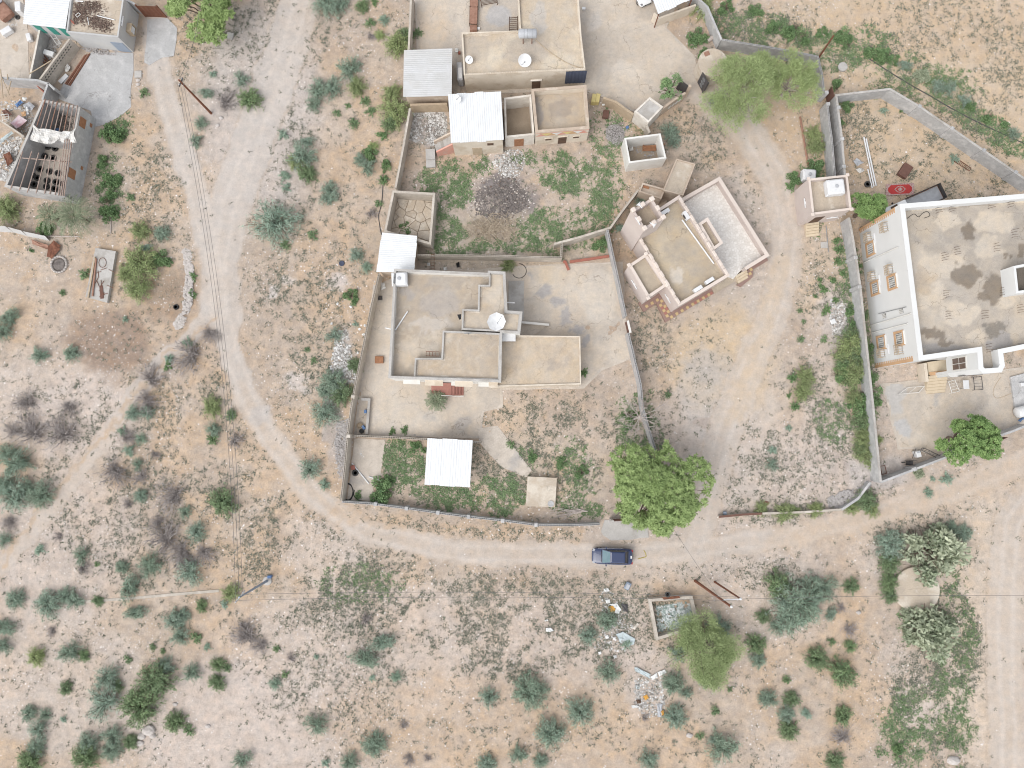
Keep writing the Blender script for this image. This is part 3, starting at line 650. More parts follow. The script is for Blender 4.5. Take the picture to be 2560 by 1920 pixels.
# stair with coral balustrade
r = thing('outside_stair', 'concrete stair with coral-pink parapet against the tin-roofed room', 'stair', W(1, 1640, 1320, 0))
L0, L1 = W(1, 1565, 1335, 0), W(1, 1845, 1268, 0); d = (L1 - L0); n_st = 11
nn = Vector((-d.y, d.x, 0)).normalized(); rz = math.atan2(d.y, d.x)
for k in range(n_st):
    p = L0 + d * ((k + .5) / n_st); hh = .5 + (k + 1) * .22
    MB().box((p.x + nn.x * .45, p.y + nn.y * .45, hh / 2 - .05), (d.length / n_st + .002, 1.1, hh + .1), rz).build('step', 'cement', r)
for s_, mt, nm in ((-.2, 'coral_paint', 'parapet'), (1.1, 'tan_plaster', 'parapet')):
    t = MB(); a, b = L0 + nn * s_, L1 + nn * s_
    o = nn * .09
    t.add([a - o + Vector((0, 0, -.1)), b - o + Vector((0, 0, -.1)), b + o + Vector((0, 0, -.1)), a + o + Vector((0, 0, -.1)), a - o + Vector((0, 0, 1.3)), b - o + Vector((0, 0, 3.5)), b + o + Vector((0, 0, 3.5)), a + o + Vector((0, 0, 1.3))],
          [[0, 3, 2, 1], [4, 5, 6, 7], [0, 1, 5, 4], [1, 2, 6, 5], [2, 3, 7, 6], [3, 0, 4, 7]]); t.build(nm, mt, r)
pl = ww(q(1, 1465, 1290, 1545, 1285, 1550, 1440, 1470, 1445), .5)
MB().prism([p.xy for p in ww(q(1, 1465, 1290, 1545, 1285, 1548, 1375, 1468, 1380), .5)], -.1, .55).build('landing', 'cement', r)
MB().prism([p.xy for p in ww(q(1, 1468, 1382, 1548, 1377, 1550, 1440, 1470, 1446), .3)], -.1, .28).build('step', 'cement', r)
# painted house with terrace
pts = q(2, 168, 770, 640, 735, 668, 1108, 205, 1145)
r, P = building('painted_house', 'small roofless-terraced house with red and orange triangles painted above its door', pts, 3.6, 2.5, .25, 'cream_plaster', 'roof_sand', 'tan_plaster', capw=.25)
painted('roof_screed', inset(P, .27), 2.505, (.42, .35, .275), [(2, 420, 930, 110, 90, (.30, .255, .215), .6), (2, 215, 950, 25, 160, (.28, .26, .25), .6)], r, .2, 12, ((.47, .40, .31), .4, (.36, .3, .24), .3))
A, B = v3(w(pts[3], 3.6)), v3(w(pts[2], 3.6)); dirn = (B - A).normalized(); NR = Vector((dirn.y, -dirn.x, 0)); LL = (B - A).length
def tri(mb, x0, x1, x2, z0, z1, up):
    o = A + NR * .006
    pz = [(x0, z0 if up else z1), (x2, z0 if up else z1), (x1, z1 if up else z0)]
    mb.add([Vector((o.x, o.y, 0)) + dirn * x + Vector((0, 0, z)) for x, z in pz], [[0, 1, 2]])
nt_ = 5; ww_ = LL / nt_
for k in range(nt_):
    mt1 = ['coral_paint', 'orange_paint', 'coral_paint', 'orange_paint', 'coral_paint'][k]
    t = MB(); tri(t, k * ww_, (k + .5) * ww_, (k + 1) * ww_, 2.45, 3.1, True); t.build('painted_triangle', mt1, r)
    if k: t = MB(); tri(t, (k - .5) * ww_, k * ww_, (k + .5) * ww_, 2.47, 3.12, False); t.build('painted_triangle', 'yellow_paint' if k % 2 else 'white_paint', r)
fac_box(MB(), A, B, A + dirn * LL / 2 + Vector((0, 0, -3.6 + 3.22)) + Vector((0, 0, 3.6 - A.z)), LL, .16, .012, .002).build('painted_band', 'coral_paint', r)
for px, wid, hh, z, nm, mt in ((435, .95, 1.9, .95, 'door', 'wood_dark'), (315, .7, .5, 1.5, 'window', 'wood_dark'), (550, .65, .5, 1.5, 'window', 'wood_dark')):
    c = facade(A, B, S(2, px, 1200)); c.z = z
    o = fac_box(MB(), A, B, c, wid, hh, .04, .003).build(nm, mt, r)
    c3 = c.copy(); c3.z = z + hh / 2 + .06
    fac_box(MB(), A, B, c3, wid + .25, .1, .1, .003).build('lintel', 'cream_plaster', r)
# side court of the painted house
r, P = building('walled_court', 'dirt-floored walled court between the white tin roof and the painted house', q(2, -70, 845, 165, 815, 195, 1165, -60, 1190), 2.7, .12, .22, 'white_plaster_old', 'dirt_floor', None, cat='court')
A, B = v3(P[0]), v3(P[1])
A, B = v3(w(S(2, -60, 1190), 2.7)), v3(w(S(2, 195, 1165), 2.7))
c = facade(A, B, S(2, 60, 1225)); c.z = 1.0; fac_box(MB(), A, B, c, 1.1, 1.9, .05, .003).build('door', 'wood', r)

# guard room by the ornate gate
pts = q(2, 1190, 838, 1307, 922, 1180, 1058, 1058, 962)
r, P = building('gate_room', 'small room with pale flat slab roof beside the white-painted gate wall', pts, 2.6, 2.5, .2, 'white_plaster_old', 'cement', None, cat='hut')
block_wall('boundary_wall', 'ochre wall curving from the painted house to the gate room', q(2, 790, 842, 900, 880, 1050, 990), 1.9, .2, 'block_ochre', False)
block_wall('boundary_wall', 'tan wall from the gate room down to the roofless white room', q(2, 1165, 1085, 1190, 1145), 1.8, .2, 'block_tan', False)
r_, Pg = block_wall('boundary_wall', 'tan wall with white painted lozenges from the gate room to the gate', q(2, 1300, 935, 1400, 860, 1500, 800), 2.0, .22, 'tan_plaster', False)
a, b = v3(Pg[0]), v3(Pg[2])
for u in (.35, .5, .65, .8):
    c = a.lerp(b, u); c.z = 1.1; dxy = (b - a).normalized(); nr = Vector((dxy.y, -dxy.x, 0)); t = MB(); o = c + nr * .125
    t.add([o + dxy * .25, o + Vector((0, 0, .5)), o - dxy * .25, o - Vector((0, 0, .5))], [[0, 1, 2, 3]]); t.build('painted_lozenge', 'white_paint', r_)
# roofless white room
pts = q(2, 970, 1192, 1283, 1152, 1335, 1368, 1010, 1410)
r, P = building('roofless_room', 'roofless white room holding rubble, planks and a door', pts, 2.7, .1, .2, 'white_paint', 'dirt_floor', None, cat='ruin')
# flat slab hut
pts = q(2, 1420, 1370, 1587, 1415, 1480, 1690, 1305, 1645)
r, P = building('flat_roofed_hut', 'narrow hut with plain sandy flat roof between the roofless room and the mosque', pts, 2.7, 2.58, .15, 'tan_plaster', 'roof_screed', None, cat='hut')
r, P = building('wash_room', 'tiny tan outhouse with a brown hatch in its roof', q(2, 1128, 1578, 1325, 1632, 1290, 1720, 1095, 1655), 2.3, 2.0, .18, 'tan_plaster', 'tan_plaster', None, cat='hut')
hc = W(2, 1160, 1608, 2.02); MB().box((hc.x, hc.y, 2.05), (.75, .55, .08), -.3, .01).build('roof_hatch', 'wood', r)
# round water tank
c = W(2, 1735, 540, 2.4); EXCL.append([(c.x + 1.7 * math.cos(a * .4), c.y + 1.7 * math.sin(a * .4)) for a in range(16)])
r = thing('round_water_tank', 'round plastered water tank with a brown lid beside the green tree', 'water tank', Vector((c.x, c.y, 0)))
MB().lathe(Vector((c.x, c.y, 0)), [(1.62, -.1), (1.62, 2.1), (1.68, 2.12), (1.68, 2.4), (0.01, 2.41)], 40).build('tank', 'roof_screed', r)
l = W(2, 1683, 465, 2.42); MB().box((l.x, l.y, 2.47), (.6, .5, .07), .4).build('lid', 'rust_light', r)
# building corner at top edge
Cn = ww(q(2, 1150, -290, 1560, -20, 1265, 125, 1000, -150), 3.0)
r = thing('carport', 'white ribbed tin roof on posts over the tan wall at the top courtyard', 'carport', cen(Cn))
Cn = [W(2, 1215, -5, 3.0), W(2, 1560, -55, 3.0), W(2, 1562, -12, 3.0), W(2, 1265, 125, 3.0)]
Cn = [W(2, 1110, -300, 3.0), W(2, 1440, -320, 3.0), W(2, 1575, -20, 3.0), W(2, 1265, 125, 3.0)]
tin_roof(r, Cn, 4, 'white_metal', 1)
poststo(r, [tuple(p) for p in inset([c.xy for c in Cn], .15)], 2.95, 'rust', .05)
MB().strip([W(2, 1205, 180, 0).xy, W(2, 1250, 222, 0).xy, W(2, 1560, 110, 0).xy], -.1, .1, -.1, 1.6).build('side_wall', 'cream_plaster', r)

# ================================================================ grey walls on the right
block_wall('boundary_wall', 'grey block wall beside the round water tank', q(2, 1560, -60, 1690, 60, 1770, 250, 1812, 345), 2.0, .2, 'block_grey', False)
block_wall('boundary_wall', 'grey block wall behind the big feathery tree', q(2, 1815, 342, 2212, 405) + q(3, 200, 440, 432, 488, 468, 640, 488, 805), 2.0, .2, 'block_grey', True)
r, P = block_wall('boundary_wall', 'grey block wall with a brown door beside the lying rusty pole', q(3, 515, 905, 530, 1050, 552, 1200, 580, 1530), 2.0, .2, 'block_grey', True, piers=q(3, 505, 800, 518, 900))
a, b = W(3, 490, 815, 0), W(3, 512, 900, 0); dxy = (b - a); MB().box(((a.x + b.x) / 2, (a.y + b.y) / 2, 1.0), (dxy.length * .95, .07, 1.9), math.atan2(dxy.y, dxy.x)).build('door', 'brown_paint', r)
block_wall('boundary_wall', 'long grey block wall enclosing the weedy lot with the red carpet', q(3, 665, 1520, 640, 1200, 590, 822, 1055, 768, 1310, 920, 1590, 1110, 1865, 1300, 2140, 1490, 2300, 1600), 2.1, .2, 'block_grey', False, piers=q(3, 640, 1200, 608, 930, 1310, 920, 1590, 1110, 1865, 1300, 2140, 1490, 655, 1440), capm='cement')
block_wall('boundary_wall', 'grey block wall between the pink hut and the bushes beside the big house', q(7, 700, 220, 722, 330, 762, 570, 800, 830, 850, 1300) + q(11, 915, 240, 940, 500, 975, 845), 2.1, .2, 'block_grey', False, piers=q(7, 755, 565, 790, 820), capm='cement')
block_wall('boundary_wall', 'grey plastered wall along the big house yard beside the round green tree', q(11, 978, 848, 1250, 745, 1525, 640, 1700, 565), 1.8, .2, 'block_grey', False, piers=q(11, 1265, 735))
r, P = block_wall('boundary_wall', 'grey plastered wall with brown gate at the big house yard', q(11, 1980, 455, 2110, 410, 2260, 350), 1.8, .2, 'block_grey', False)
a, b = W(11, 1840, 520, 0), W(11, 1975, 460, 0); dxy = (b - a); MB().box(((a.x + b.x) / 2, (a.y + b.y) / 2, .95), (dxy.length, .07, 1.8), math.atan2(dxy.y, dxy.x)).build('gate', 'brown_paint', r)
block_wall('kerb_wall', 'low wall with red-brown top beside the big gate tree', q(10, 1790, 1148, 2000, 1128, 2160, 1120), .7, .2, 'block_tan', False, capm='brown_paint')
block_wall('kerb_wall', 'low plain block wall running on from the red-topped wall', q(10, 2165, 1120, 2212, 1118) + q(11, 300, 1108, 640, 1085), .65, .2, 'block_tan', False)
block_wall('kerb_wall', 'low broken block wall among bushes at the corner of the grey wall', q(11, 640, 1085, 780, 990, 885, 850), .8, .22, 'block_grey', False)

# ================================================================ pink pump house
pts = q(3, 350, 1545, 685, 1512) + q(7, 722, 150, 385, 195)
r, P = building('pump_house', 'small pink hut with roof tank and front steps beside the gravel way', pts, 4.3, 3.6, .2, 'pink_plaster', 'roof_screed', 'pink_trim', cat='hut', capw=.18)
A, B = v3(w(pts[3], 4.3)), v3(w(pts[2], 4.3)); dirn = (B - A).normalized(); NR = Vector((dirn.y, -dirn.x, 0)); rz = math.atan2(dirn.y, dirn.x)
c = facade(A, B, S(7, 395, 255)); c.z = 1.75; fac_box(MB(), A, B, c, 1.1, 2.1, .04, .003).build('door', 'wood_dark', r)
c4 = c.copy()
for k in range(5):
    p = c4 + NR * (.18 + .3 * k); hh = .7 - k * .14
    st_ = MB().box((p.x, p.y, hh / 2 - .05), (1.5, .3, hh + .1), rz).build('step', 'step_stone', r); e_ = p + NR * .13; MB().box((e_.x, e_.y, hh + .004), (1.46, .05, .012), rz).build('riser_shade', 'wood_pale', st_)  # darker strip on each tread edge paints in the riser's shade
for k, p in enumerate(P): MB().box((p.x, p.y, 4.36), (.34, .34, .2), rz, .03).build('corner_block', 'pink_trim', r)

# ================================================================ big two-storey house at right
HB = 9.0
pts = q(7, 1140, 105, 2360, 5, 2360, 1325, 2030, 1392, 2045, 1500, 2018, 1556, 1860, 1566, 1822, 1530, 1812, 1382, 1305, 1455)
ZW = 3.7
r, P = building('big_house', 'big two-storey pale house with white parapet, stained flat roof and orange windows', pts, HB, HB - 1.1, .45, 'pale_wall', 'roof_stained', 'white_clean', capw=.45, z0=ZW)
BIG = r; P_big = P; del EXCL[-1]
low = [v.xy for v in ww(q(7, 1140, 105, 2360, 5, 2360, 1325, 2032, 1385, 1812, 1382, 1305, 1455), HB)]
EXCL.append([tuple(p) for p in low])
MB().prism(inset(low, .004), -.15, ZW + .01).build('lower_wall', 'pale_wall', r)
wing = [v.xy for v in ww(q(7, 1812, 1386, 2028, 1390, 2045, 1500, 2018, 1556, 1860, 1566, 1822, 1530), HB)]
MB().prism(inset(wing, .02), ZW - .2, ZW + .02).build('wing_soffit', 'white_clean', r)
A, B = v3(w(pts[0], HB)), v3(w(pts[-1], HB)); dirn = (B - A).normalized(); NR = Vector((dirn.y, -dirn.x, 0)); rz = math.atan2(dirn.y, dirn.x)
if NR.x > 0: NR = -NR
OA, OB = (A, B) if Vector(((B - A).y, -(B - A).x, 0)).dot(NR) > 0 else (B, A)
def lattice(mb, A, B, c, wdt, hgt, n1, n2, proud, dep=.03, bar=.05):
    for i in range(n1): fac_box(mb, A, B, c + dirn * (wdt * ((i + .5) / n1 - .5)), bar, hgt, dep, proud)
    for j in range(n2): fac_box(mb, A, B, c + Vector((0, 0, hgt * ((j + .5) / n2 - .5))), wdt, bar, dep * .8, proud)
WINS = [((888, 490), (880, 392)), ((928, 830), (915, 727)), ((1076, 778), (1064, 670)), ((982, 1300), (995, 1390)), ((1138, 1265), (1150, 1360)), (None, (1020, 305))]
for wn, ac in WINS:
    if wn:
        c = facade(A, B, S(7, *wn)); ww2, wh = 1.15, 1.35
        fr = MB()
        fac_box(fr, OA, OB, c + Vector((0, 0, wh / 2 + .12)), ww2 + .5, .26, .09, .003)
        fac_box(fr, OA, OB, c - Vector((0, 0, wh / 2 + .16)), ww2 + .5, .34, .09, .003)
        for sg in (-1, 1): fac_box(fr, OA, OB, c + dirn * sg * (ww2 / 2 + .13), .24, wh, .085, .003)
        wo = fac_box(MB(), OA, OB, c, ww2, wh, .03, .002).build('window', 'glass_dark', r)
        fr.build('frame', 'orange_paint', wo)
        g = MB(); lattice(g, OA, OB, c, ww2, wh, 5, 6, .045); g.build('grille', 'white_paint', wo)
        hd = MB(); fac_box(hd, OA, OB, c + Vector((0, 0, wh / 2 + .32)), ww2 + .3, .1, .12, .003); hd.build('hood', 'white_paint', wo)
    c = facade(A, B, S(7, *ac))
    t = thing('caged_air_conditioner', 'air conditioner in a rusty cage on the pale wall beside an orange window' if wn else 'lone caged air conditioner high on the pale wall without a window beside it', 'air conditioner', c.copy(), 'caged air conditioners on the pale wall' if wn else None)
    fac_box(MB(), OA, OB, c, .75, .55, .35, .06).build('unit', 'white_plastic', t)
    g = MB(); cw, ch, cd = 1.0, .85, .55
    for i in range(5):
        x = cw * (i / 4 - .5)
        fac_box(g, OA, OB, c + dirn * x + Vector((0, 0, ch / 2)), .05, .05, cd, .002); fac_box(g, OA, OB, c + dirn * x, .05, ch, .05, cd - .05)
    for j in range(4): fac_box(g, OA, OB, c + Vector((0, 0, ch * (j / 3 - .5) * .96)), cw, .045, .045, cd - .04)
    for sg in (-.5, .5):
        for j in (-.5, 0, .5): fac_box(g, OA, OB, c + dirn * sg * cw * .98 + Vector((0, 0, j * ch * .9)), .04, .04, cd - .02, .002)
    g.build('cage', 'wood_pale', t)
for k, (x0, y0, x1, y1) in enumerate(((1130, 475, 830, 612), (1240, 1050, 885, 1155), (1212, 1137, 900, 1216))):
    a, b = facade(A, B, S(7, x0, y0)), facade(A, B, S(7, x1, y1)); b.z = max(b.z, .3)
    MB().bar(a + NR * .08, b + NR * .08, .06).build('downpipe', 'white_paint', r)
a, b = facade(A, B, S(7, 1200, 993)), facade(A, B, S(7, 958, 1052)); MB().tube([a + NR * .07, b + NR * .07], .035).build('vent_pipe', 'grey_metal', r)
for x, y in ((1005, 1070), (1152, 1028)):
    c = facade(A, B, S(7, x, y)); o = fac_box(MB(), OA, OB, c, .5, .75, .03, .002).build('vent', 'glass_dark', r); g = MB(); lattice(g, OA, OB, c, .5, .75, 3, 4, .04); g.build('grille', 'white_paint', o)
for corner, dr in ((A, 1), (B, -1)):
    base = v3(corner); n = 20
    MBq = MB(); fac_box(MBq, OA, OB, base + dirn * dr * .16 + Vector((0, 0, 4.0)), .3, 7.9, .04, .002); MBq.build('corner_band', 'orange_paint', r)
    for k in range(n):
        c = base + dirn * dr * .43 + Vector((0, 0, .3 + k * .395)); fac_box(MB(), OA, OB, c, .24, .2, .038, .002).build('quoin', 'orange_paint', r)
for (x0, y0, x1, y1) in ((920, 355, 925, 440), (963, 715, 968, 805), (1038, 1312, 1046, 1398)):
    a, b = facade(A, B, S(7, x0, y0)), facade(A, B, S(7, x1, y1)); c = (a + b) / 2
    t = MB(); fac_box(t, OA, OB, c, (a - b).xy.length, .12, .1, .002); t.build('tube_lamp', 'white_plastic', None, 'white tube lamp fixed along the pale wall of the big house', 'lamp', 'tube lamps on the big house wall')
# porch side of the big house
Sp = [v3(w(p, HB)) for p in pts]
pz = 1.1
pl = [W(7, 1375, 1470, pz).xy, W(7, 1555, 1445, pz).xy, W(7, 1560, 1560, pz).xy, W(7, 1390, 1580, pz).xy]
MB().prism(pl, -.1, pz).build('porch_floor', 'step_stone', r)
a, b = W(7, 1395, 1572, pz), W(7, 1548, 1556, pz); dxy = (b - a).normalized(); rz2 = math.atan2(dxy.y, dxy.x); nd = Vector((dxy.y, -dxy.x, 0))
MB().box(((a.x + b.x) / 2, (a.y + b.y) / 2, pz + .03), ((b - a).length, .4, .06), rz2).build('porch_edge', 'orange_paint', r)
for k in range(6):
    p = (a + b) / 2 + nd * (.38 + .34 * k); hh = pz - .18 * (k + 1) + .08
    st_ = MB().box((p.x, p.y, hh / 2 - .05), (2.2, .34, hh + .1), rz2).build('step', 'step_stone', r); e_ = p + nd * .15; MB().box((e_.x, e_.y, hh + .004), (2.16, .05, .012), rz2).build('riser_shade', 'wood_pale', st_)  # edge strip puts the shaded riser line into the colour
MB().strip([W(7, 1350, 1480, 1.3).xy, W(7, 1368, 1640, 1.3).xy], -.16, .16, -.1, 1.5).build('stair_cheek', 'cream_plaster', r)
a, b = W(7, 1560, 1600, 3.9), W(7, 1838, 1565, 3.9)
# tall window on the side of the wing, small panes on its front
def west_win(A_, B_, x0, x1, y0, y1, n1, n2):
    d1 = (B_ - A_).normalized(); nn1 = Vector((d1.y, -d1.x, 0)); oa, ob = (A_, B_)
    cpt = sum((facade(A_, B_, S(7, x, y)) for x in (x0, x1) for y in (y0, y1)), Vector()) / 4
    if nn1.dot(Vector((-1, -1, 0))) < 0: oa, ob = B_, A_
    return cpt, oa, ob, d1
wA, wB = v3(w(pts[8], HB)), v3(w(pts[7], HB)); c, oa, ob, d1 = west_win(wA, wB, 1600, 1712, 1420, 1545, 2, 2)
ww3, wh3 = (wB - wA).length * .72, 2.3
wo = fac_box(MB(), oa, ob, c, ww3 + .2, wh3 + .2, .05, .003).build('window', 'white_paint', BIG)
for i in (-.25, .25):
    for j in (-.25, .25): fac_box(MB(), oa, ob, c + d1 * ww3 * i + Vector((0, 0, wh3 * j)), ww3 * .44, wh3 * .45, .02, .06).build('pane', 'glass_brown', wo)
cA, cB = v3(w(pts[6], HB)), v3(w(pts[5], HB))
for u in (.25, .6):
    c = cA.lerp(cB, u); c.z = 5.6; fac_box(MB(), cA, cB, c, 1.3, 1.2, .03, .003).build('window', 'glass_brown', BIG)
for p in (wing[4], wing[2]) if False else (inset(wing, .3)[i] for i in (0, 1, 2, 3)): MB().box((p[0], p[1], ZW / 2), (.3, .3, ZW + .1)).build('porch_column', 'white_clean', BIG)
# roof things of the big house
bc = ww(q(7, 2128, 640, 2330, 590, 2350, 850, 2150, 880), HB + .6)
bxr, bP = building('roof_hatch_room', 'white box room with dark opening standing on the stained flat roof', [(0, 0)] * 0 or q(7, 2120, 640, 2330, 600, 2350, 850, 2145, 878), HB + .9, HB + .2, .25, 'white_clean', 'dark_floor', None, cat='roof room', z0=HB - 1.12)  # dark brown floor colour stands for the opening
def blob(name, mt, t, cx, cy, rx, ry, z, seed, parent=None, n=72, amp=.30, th=.006):
    rr = random.Random(seed); ph = [rr.uniform(0, 6.28) for _ in range(6)]; vs = []
    for k in range(n):
        a = 6.283 * k / n; f = 1 + amp * .8 * sum(math.sin((i + 2) * a + ph[i % 6] * (1 + i // 6)) / (i + 1.8) ** .8 for i in range(16)) + rr.uniform(-.02, .02)
        vs.append(W(t, cx + rx * f * math.cos(a), cy + ry * f * math.sin(a), z))
    return MB().prism([v.xy for v in vs], z - .004, z + th, bottom=False).build(name, mt, parent)
DK, CR = (.20, .168, .135), (.53, .46, .375)
painted('roof_screed', inset(P_big, .5), HB - 1.095, (.39, .345, .295), [(7, 1540, 270, 90, 75, CR, .8), (7, 1960, 260, 170, 110, CR, .75), (7, 1500, 650, 190, 120, CR, .7), (7, 1420, 900, 140, 120, CR, .8), (7, 1900, 480, 150, 90, CR, .6), (7, 2050, 900, 140, 110, CR, .7), (7, 1650, 1050, 170, 90, CR, .8), (7, 1350, 760, 90, 110, (.42, .35, .275), .7), (7, 1360, 330, 100, 140, (.43, .37, .30), .7), (7, 1790, 1270, 90, 70, CR, .8),
    (7, 1735, 320, 75, 85, DK, .95), (7, 1715, 720, 130, 100, DK, .9), (7, 1950, 830, 80, 140, DK, .9), (7, 1860, 910, 70, 45, DK, .85), (7, 1420, 1220, 120, 55, DK, .85), (7, 1540, 1290, 90, 35, DK, .85), (7, 1960, 1180, 90, 60, (.20, .18, .155), .85), (7, 2060, 555, 30, 24, DK, .85), (7, 2180, 500, 40, 60, DK, .8), (7, 1530, 1370, 220, 50, (.28, .265, .255), .8), (7, 2000, 1290, 100, 60, (.30, .285, .275), .8)], BIG, .16, 3, (CR, .45, (.30, .27, .235), .4))
for k, (x, y) in enumerate(((1452, 150), (1570, 140), (1905, 110), (2075, 100), (2110, 360), (1505, 560), (1615, 510), (1955, 480), (1520, 885), (1540, 1065), (1850, 1060), (2160, 1010), (1890, 1350), (2010, 860))):
    p = W(7, x, y, HB - 1.0); t = MB(); rr = random.Random(k)
    for i in range(4):
        o = Vector((0, i * .26 - .4, 0)); t.tube([p + o + Vector((0, 0, -.12)), p + o + Vector((.02, 0, .2)), p + o + Vector((rr.uniform(.35, .6), rr.uniform(-.05, .1) + .05, .26))], .018, 5)
    t.build('starter_bars', 'wood_dark', None, 'cluster of short rusty starter bars rising from the stained roof', 'steel bars', 'rusty bar clusters on the big roof')

# ================================================================ central house
H1, F1 = 4.7, 3.6
pts = q(5, 1195, 665, 2005, 700, 2005, 682, 2152, 690, 2170, 1025, 2300, 1035, 2280, 1222, 2125, 1212, 2115, 1640, 1145, 1606)
r, P = building('courtyard_house', 'flat-roofed house with stepped roof parapets, octagonal dish and red entrance porch', pts, H1, F1, .2, 'white_paint', 'roof_screed_grey', 'cement')
CH = r
painted('roof_screed', inset(P, .22), F1 + .005, (.40, .34, .275), [(5, 1320, 880, 60, 60, (.34, .315, .295), .6), (5, 1600, 950, 170, 120, (.36, .325, .295), .7), (5, 1500, 1150, 200, 60, (.48, .44, .40), .6), (5, 1650, 780, 200, 45, (.32, .29, .26), .5), (5, 1300, 1400, 100, 120, (.53, .45, .36), .6)], CH, .2, 5)
# the two slightly raised roof blocks
B1 = [p.xy for p in ww(q(5, 2010, 800, 2012, 690, 2145, 697, 2160, 1032, 2290, 1042, 2270, 1215, 1775, 1190, 1780, 1010, 1915, 1015, 1920, 800), H1 - .1)]
B2 = [p.xy for p in ww(q(5, 1372, 1432, 1600, 1432, 1612, 1196, 2118, 1218, 2105, 1630, 1360, 1604), H1 - .1)]
for nm, BB, sd_ in (('raised_roof', B1, 1), ('raised_roof', B2, 2)):
    MB().prism(inset(BB, .02), F1 - .05, H1 - .42).build(nm, 'roof_screed', CH)
    MB().ring(inset(BB, .01), inset(BB, .2), F1, H1 - .12, H1 - .5).build('roof_kerb', 'cement', CH); painted('roof_screed', inset(BB, .21), H1 - .415, (.42, .35, .275), [], CH, .2, 6 + sd_)
sA, sB = v3(w(pts[-1], H1)), v3(w(pts[-2], H1))
sdv = (sB - sA).normalized(); sn = Vector((sdv.y, -sdv.x, 0)); rzc = math.atan2(sdv.y, sdv.x); Ls = (sB - sA).length
for u, wdt in ((.18, 1.4), (.62, 1.4), (.86, 1.2)):
    c = sA + sdv * Ls * u; c.z = 1.7; o = fac_box(MB(), sA, sB, c, wdt, 1.3, .03, .002).build('window', 'glass_dark', CH)
    fr = MB(); fac_box(fr, sA, sB, c + Vector((0, 0, .75)), wdt + .5, .12, .45, .003); fr.build('hood', 'white_paint', o)
for u in (.395, .665, .93):
    c = sA + sdv * Ls * u; c.z = 3.45; MB().box(c + sn * .3, (2.0 if u < .9 else 1.0, .6, .18), rzc).build('eave_slab', 'cream_plaster', CH)
# red porch
pz = .75
pc = [p.xy for p in ww(q(9, 1515, -10, 1690, -10, 1690, 95, 1515, 85), pz)]
MB().prism(pc, -.1, pz).build('porch_floor', 'red_tile', CH)
for k in range(4):
    hh = pz - .18 * (k + .5)
    pc = [p.xy for p in ww(q(9, 1692 + k * 26, -10, 1716 + k * 26, -10, 1716 + k * 26, 97, 1692 + k * 26, 97), hh)]
    MB().prism(pc, -.1, hh).build('step', 'red_tile', CH)
t = MB(); a, b = W(9, 1600, 98, 1.6), W(9, 1790, 108, .95)
t.bar(a, b, .035)
for k in range(9): p = a.lerp(b, k / 8); t.bar(p, Vector((p.x, p.y, .1)), .02, 4)
t.build('railing', 'white_paint', CH)
# lower annexe
pts = q(6, -190, 1235, 590, 1245, 598, 1662) + q(10, -190, 25)
r, P = building('low_annexe', 'low flat annexe with cracked sandy roof joined to the courtyard house', pts, 3.0, 2.85, .14, 'cream_plaster', 'roof_screed', None, cat='annexe')
painted('roof_screed', inset(P, .15), 2.855, (.43, .355, .27), [(6, 380, 1480, 60, 40, (.36, .31, .26), .6), (6, 20, 1450, 60, 160, (.40, .335, .27), .6)], r, .2, 9, ((.54, .46, .37), .4, (.40, .33, .265), .4))
# small walls in the yard
block_wall('kerb_wall', 'low white-topped wall beside the sloping ramp of the courtyard house', q(6, -30, 1112, 140, 1130, 320, 1147), .6, .22, 'white_paint', False)
slab('ramp', q(6, -30, 1128, 300, 1155, 190, 1240, -30, 1270), .15, 'yard_concrete')
slab('yard_strip', q(6, -30, 770, 105, 765, 100, 1105, -30, 1100), .09, 'cement')
0 and slab('damp_stain', q(6, 110, 690, 170, 690, 240, 800, 330, 870, 440, 960, 480, 1080, 560, 1180, 640, 1270, 655, 1340, 610, 1340, 600, 1260, 500, 1225, 460, 1120, 420, 1040, 330, 980, 250, 900, 200, 800), .036, 'cement_grey', .12, z0=.031, sub=.35, seed=31)
# compound walls
block_wall('compound_wall', 'long tan block wall on the rubble side of the courtyard house', q(5, 1062, 705, 1000, 970, 945, 1240, 858, 1662) + q(9, 820, 210, 790, 450, 765, 740, 732, 1010), 2.0, .2, 'block_tan', True, piers=q(9, 838, 110, 800, 450))
block_wall('compound_wall', 'low block wall with piers along the dirt track below the courtyard house', q(9, 740, 1018, 1000, 1035, 1300, 1075, 1560, 1112, 1830, 1147, 2140, 1182) + q(10, 200, 1218, 500, 1222, 760, 1212), 1.3, .2, 'block_grey', True, piers=q(9, 1032, 1038, 1300, 1075, 1572, 1112, 1835, 1147, 2132, 1182) + q(10, 208, 1218))
r, P = block_wall('compound_wall', 'long grey block wall between the courtyard house and the mosque', q(6, 825, 325, 905, 690, 985, 1070), 2.0, .22, 'block_grey', True)
r, P = block_wall('compound_wall', 'grey block wall with a brown door and the bare tree leaning on it', q(6, 1005, 1215, 1060, 1450, 1112, 1662) + q(10, 1130, 200, 1195, 430, 1245, 580, 1300, 760, 1320, 1000), 2.0, .22, 'block_grey', True)
a, b = W(6, 978, 1130, 0), W(6, 1000, 1225, 0); dxy = b - a; MB().box(((a.x + b.x) / 2, (a.y + b.y) / 2, 1.0), (dxy.length, .08, 2.0), math.atan2(dxy.y, dxy.x)).build('door', 'brown_paint', r)
a, b = W(6, 1000, 1110, 2.15), W(6, 1025, 1215, 2.15); MB().strip([a.xy, b.xy], -.12, .12, 2.0, 2.15).build('door_lintel', 'white_paint', r)
block_wall('compound_wall', 'tan block wall behind the courtyard house with hollow top course', q(5, 1388, 545, 1800, 548, 2212, 555) + q(6, 200, 562, 425, 565, 432, 435), 1.9, .2, 'block_tan', True)
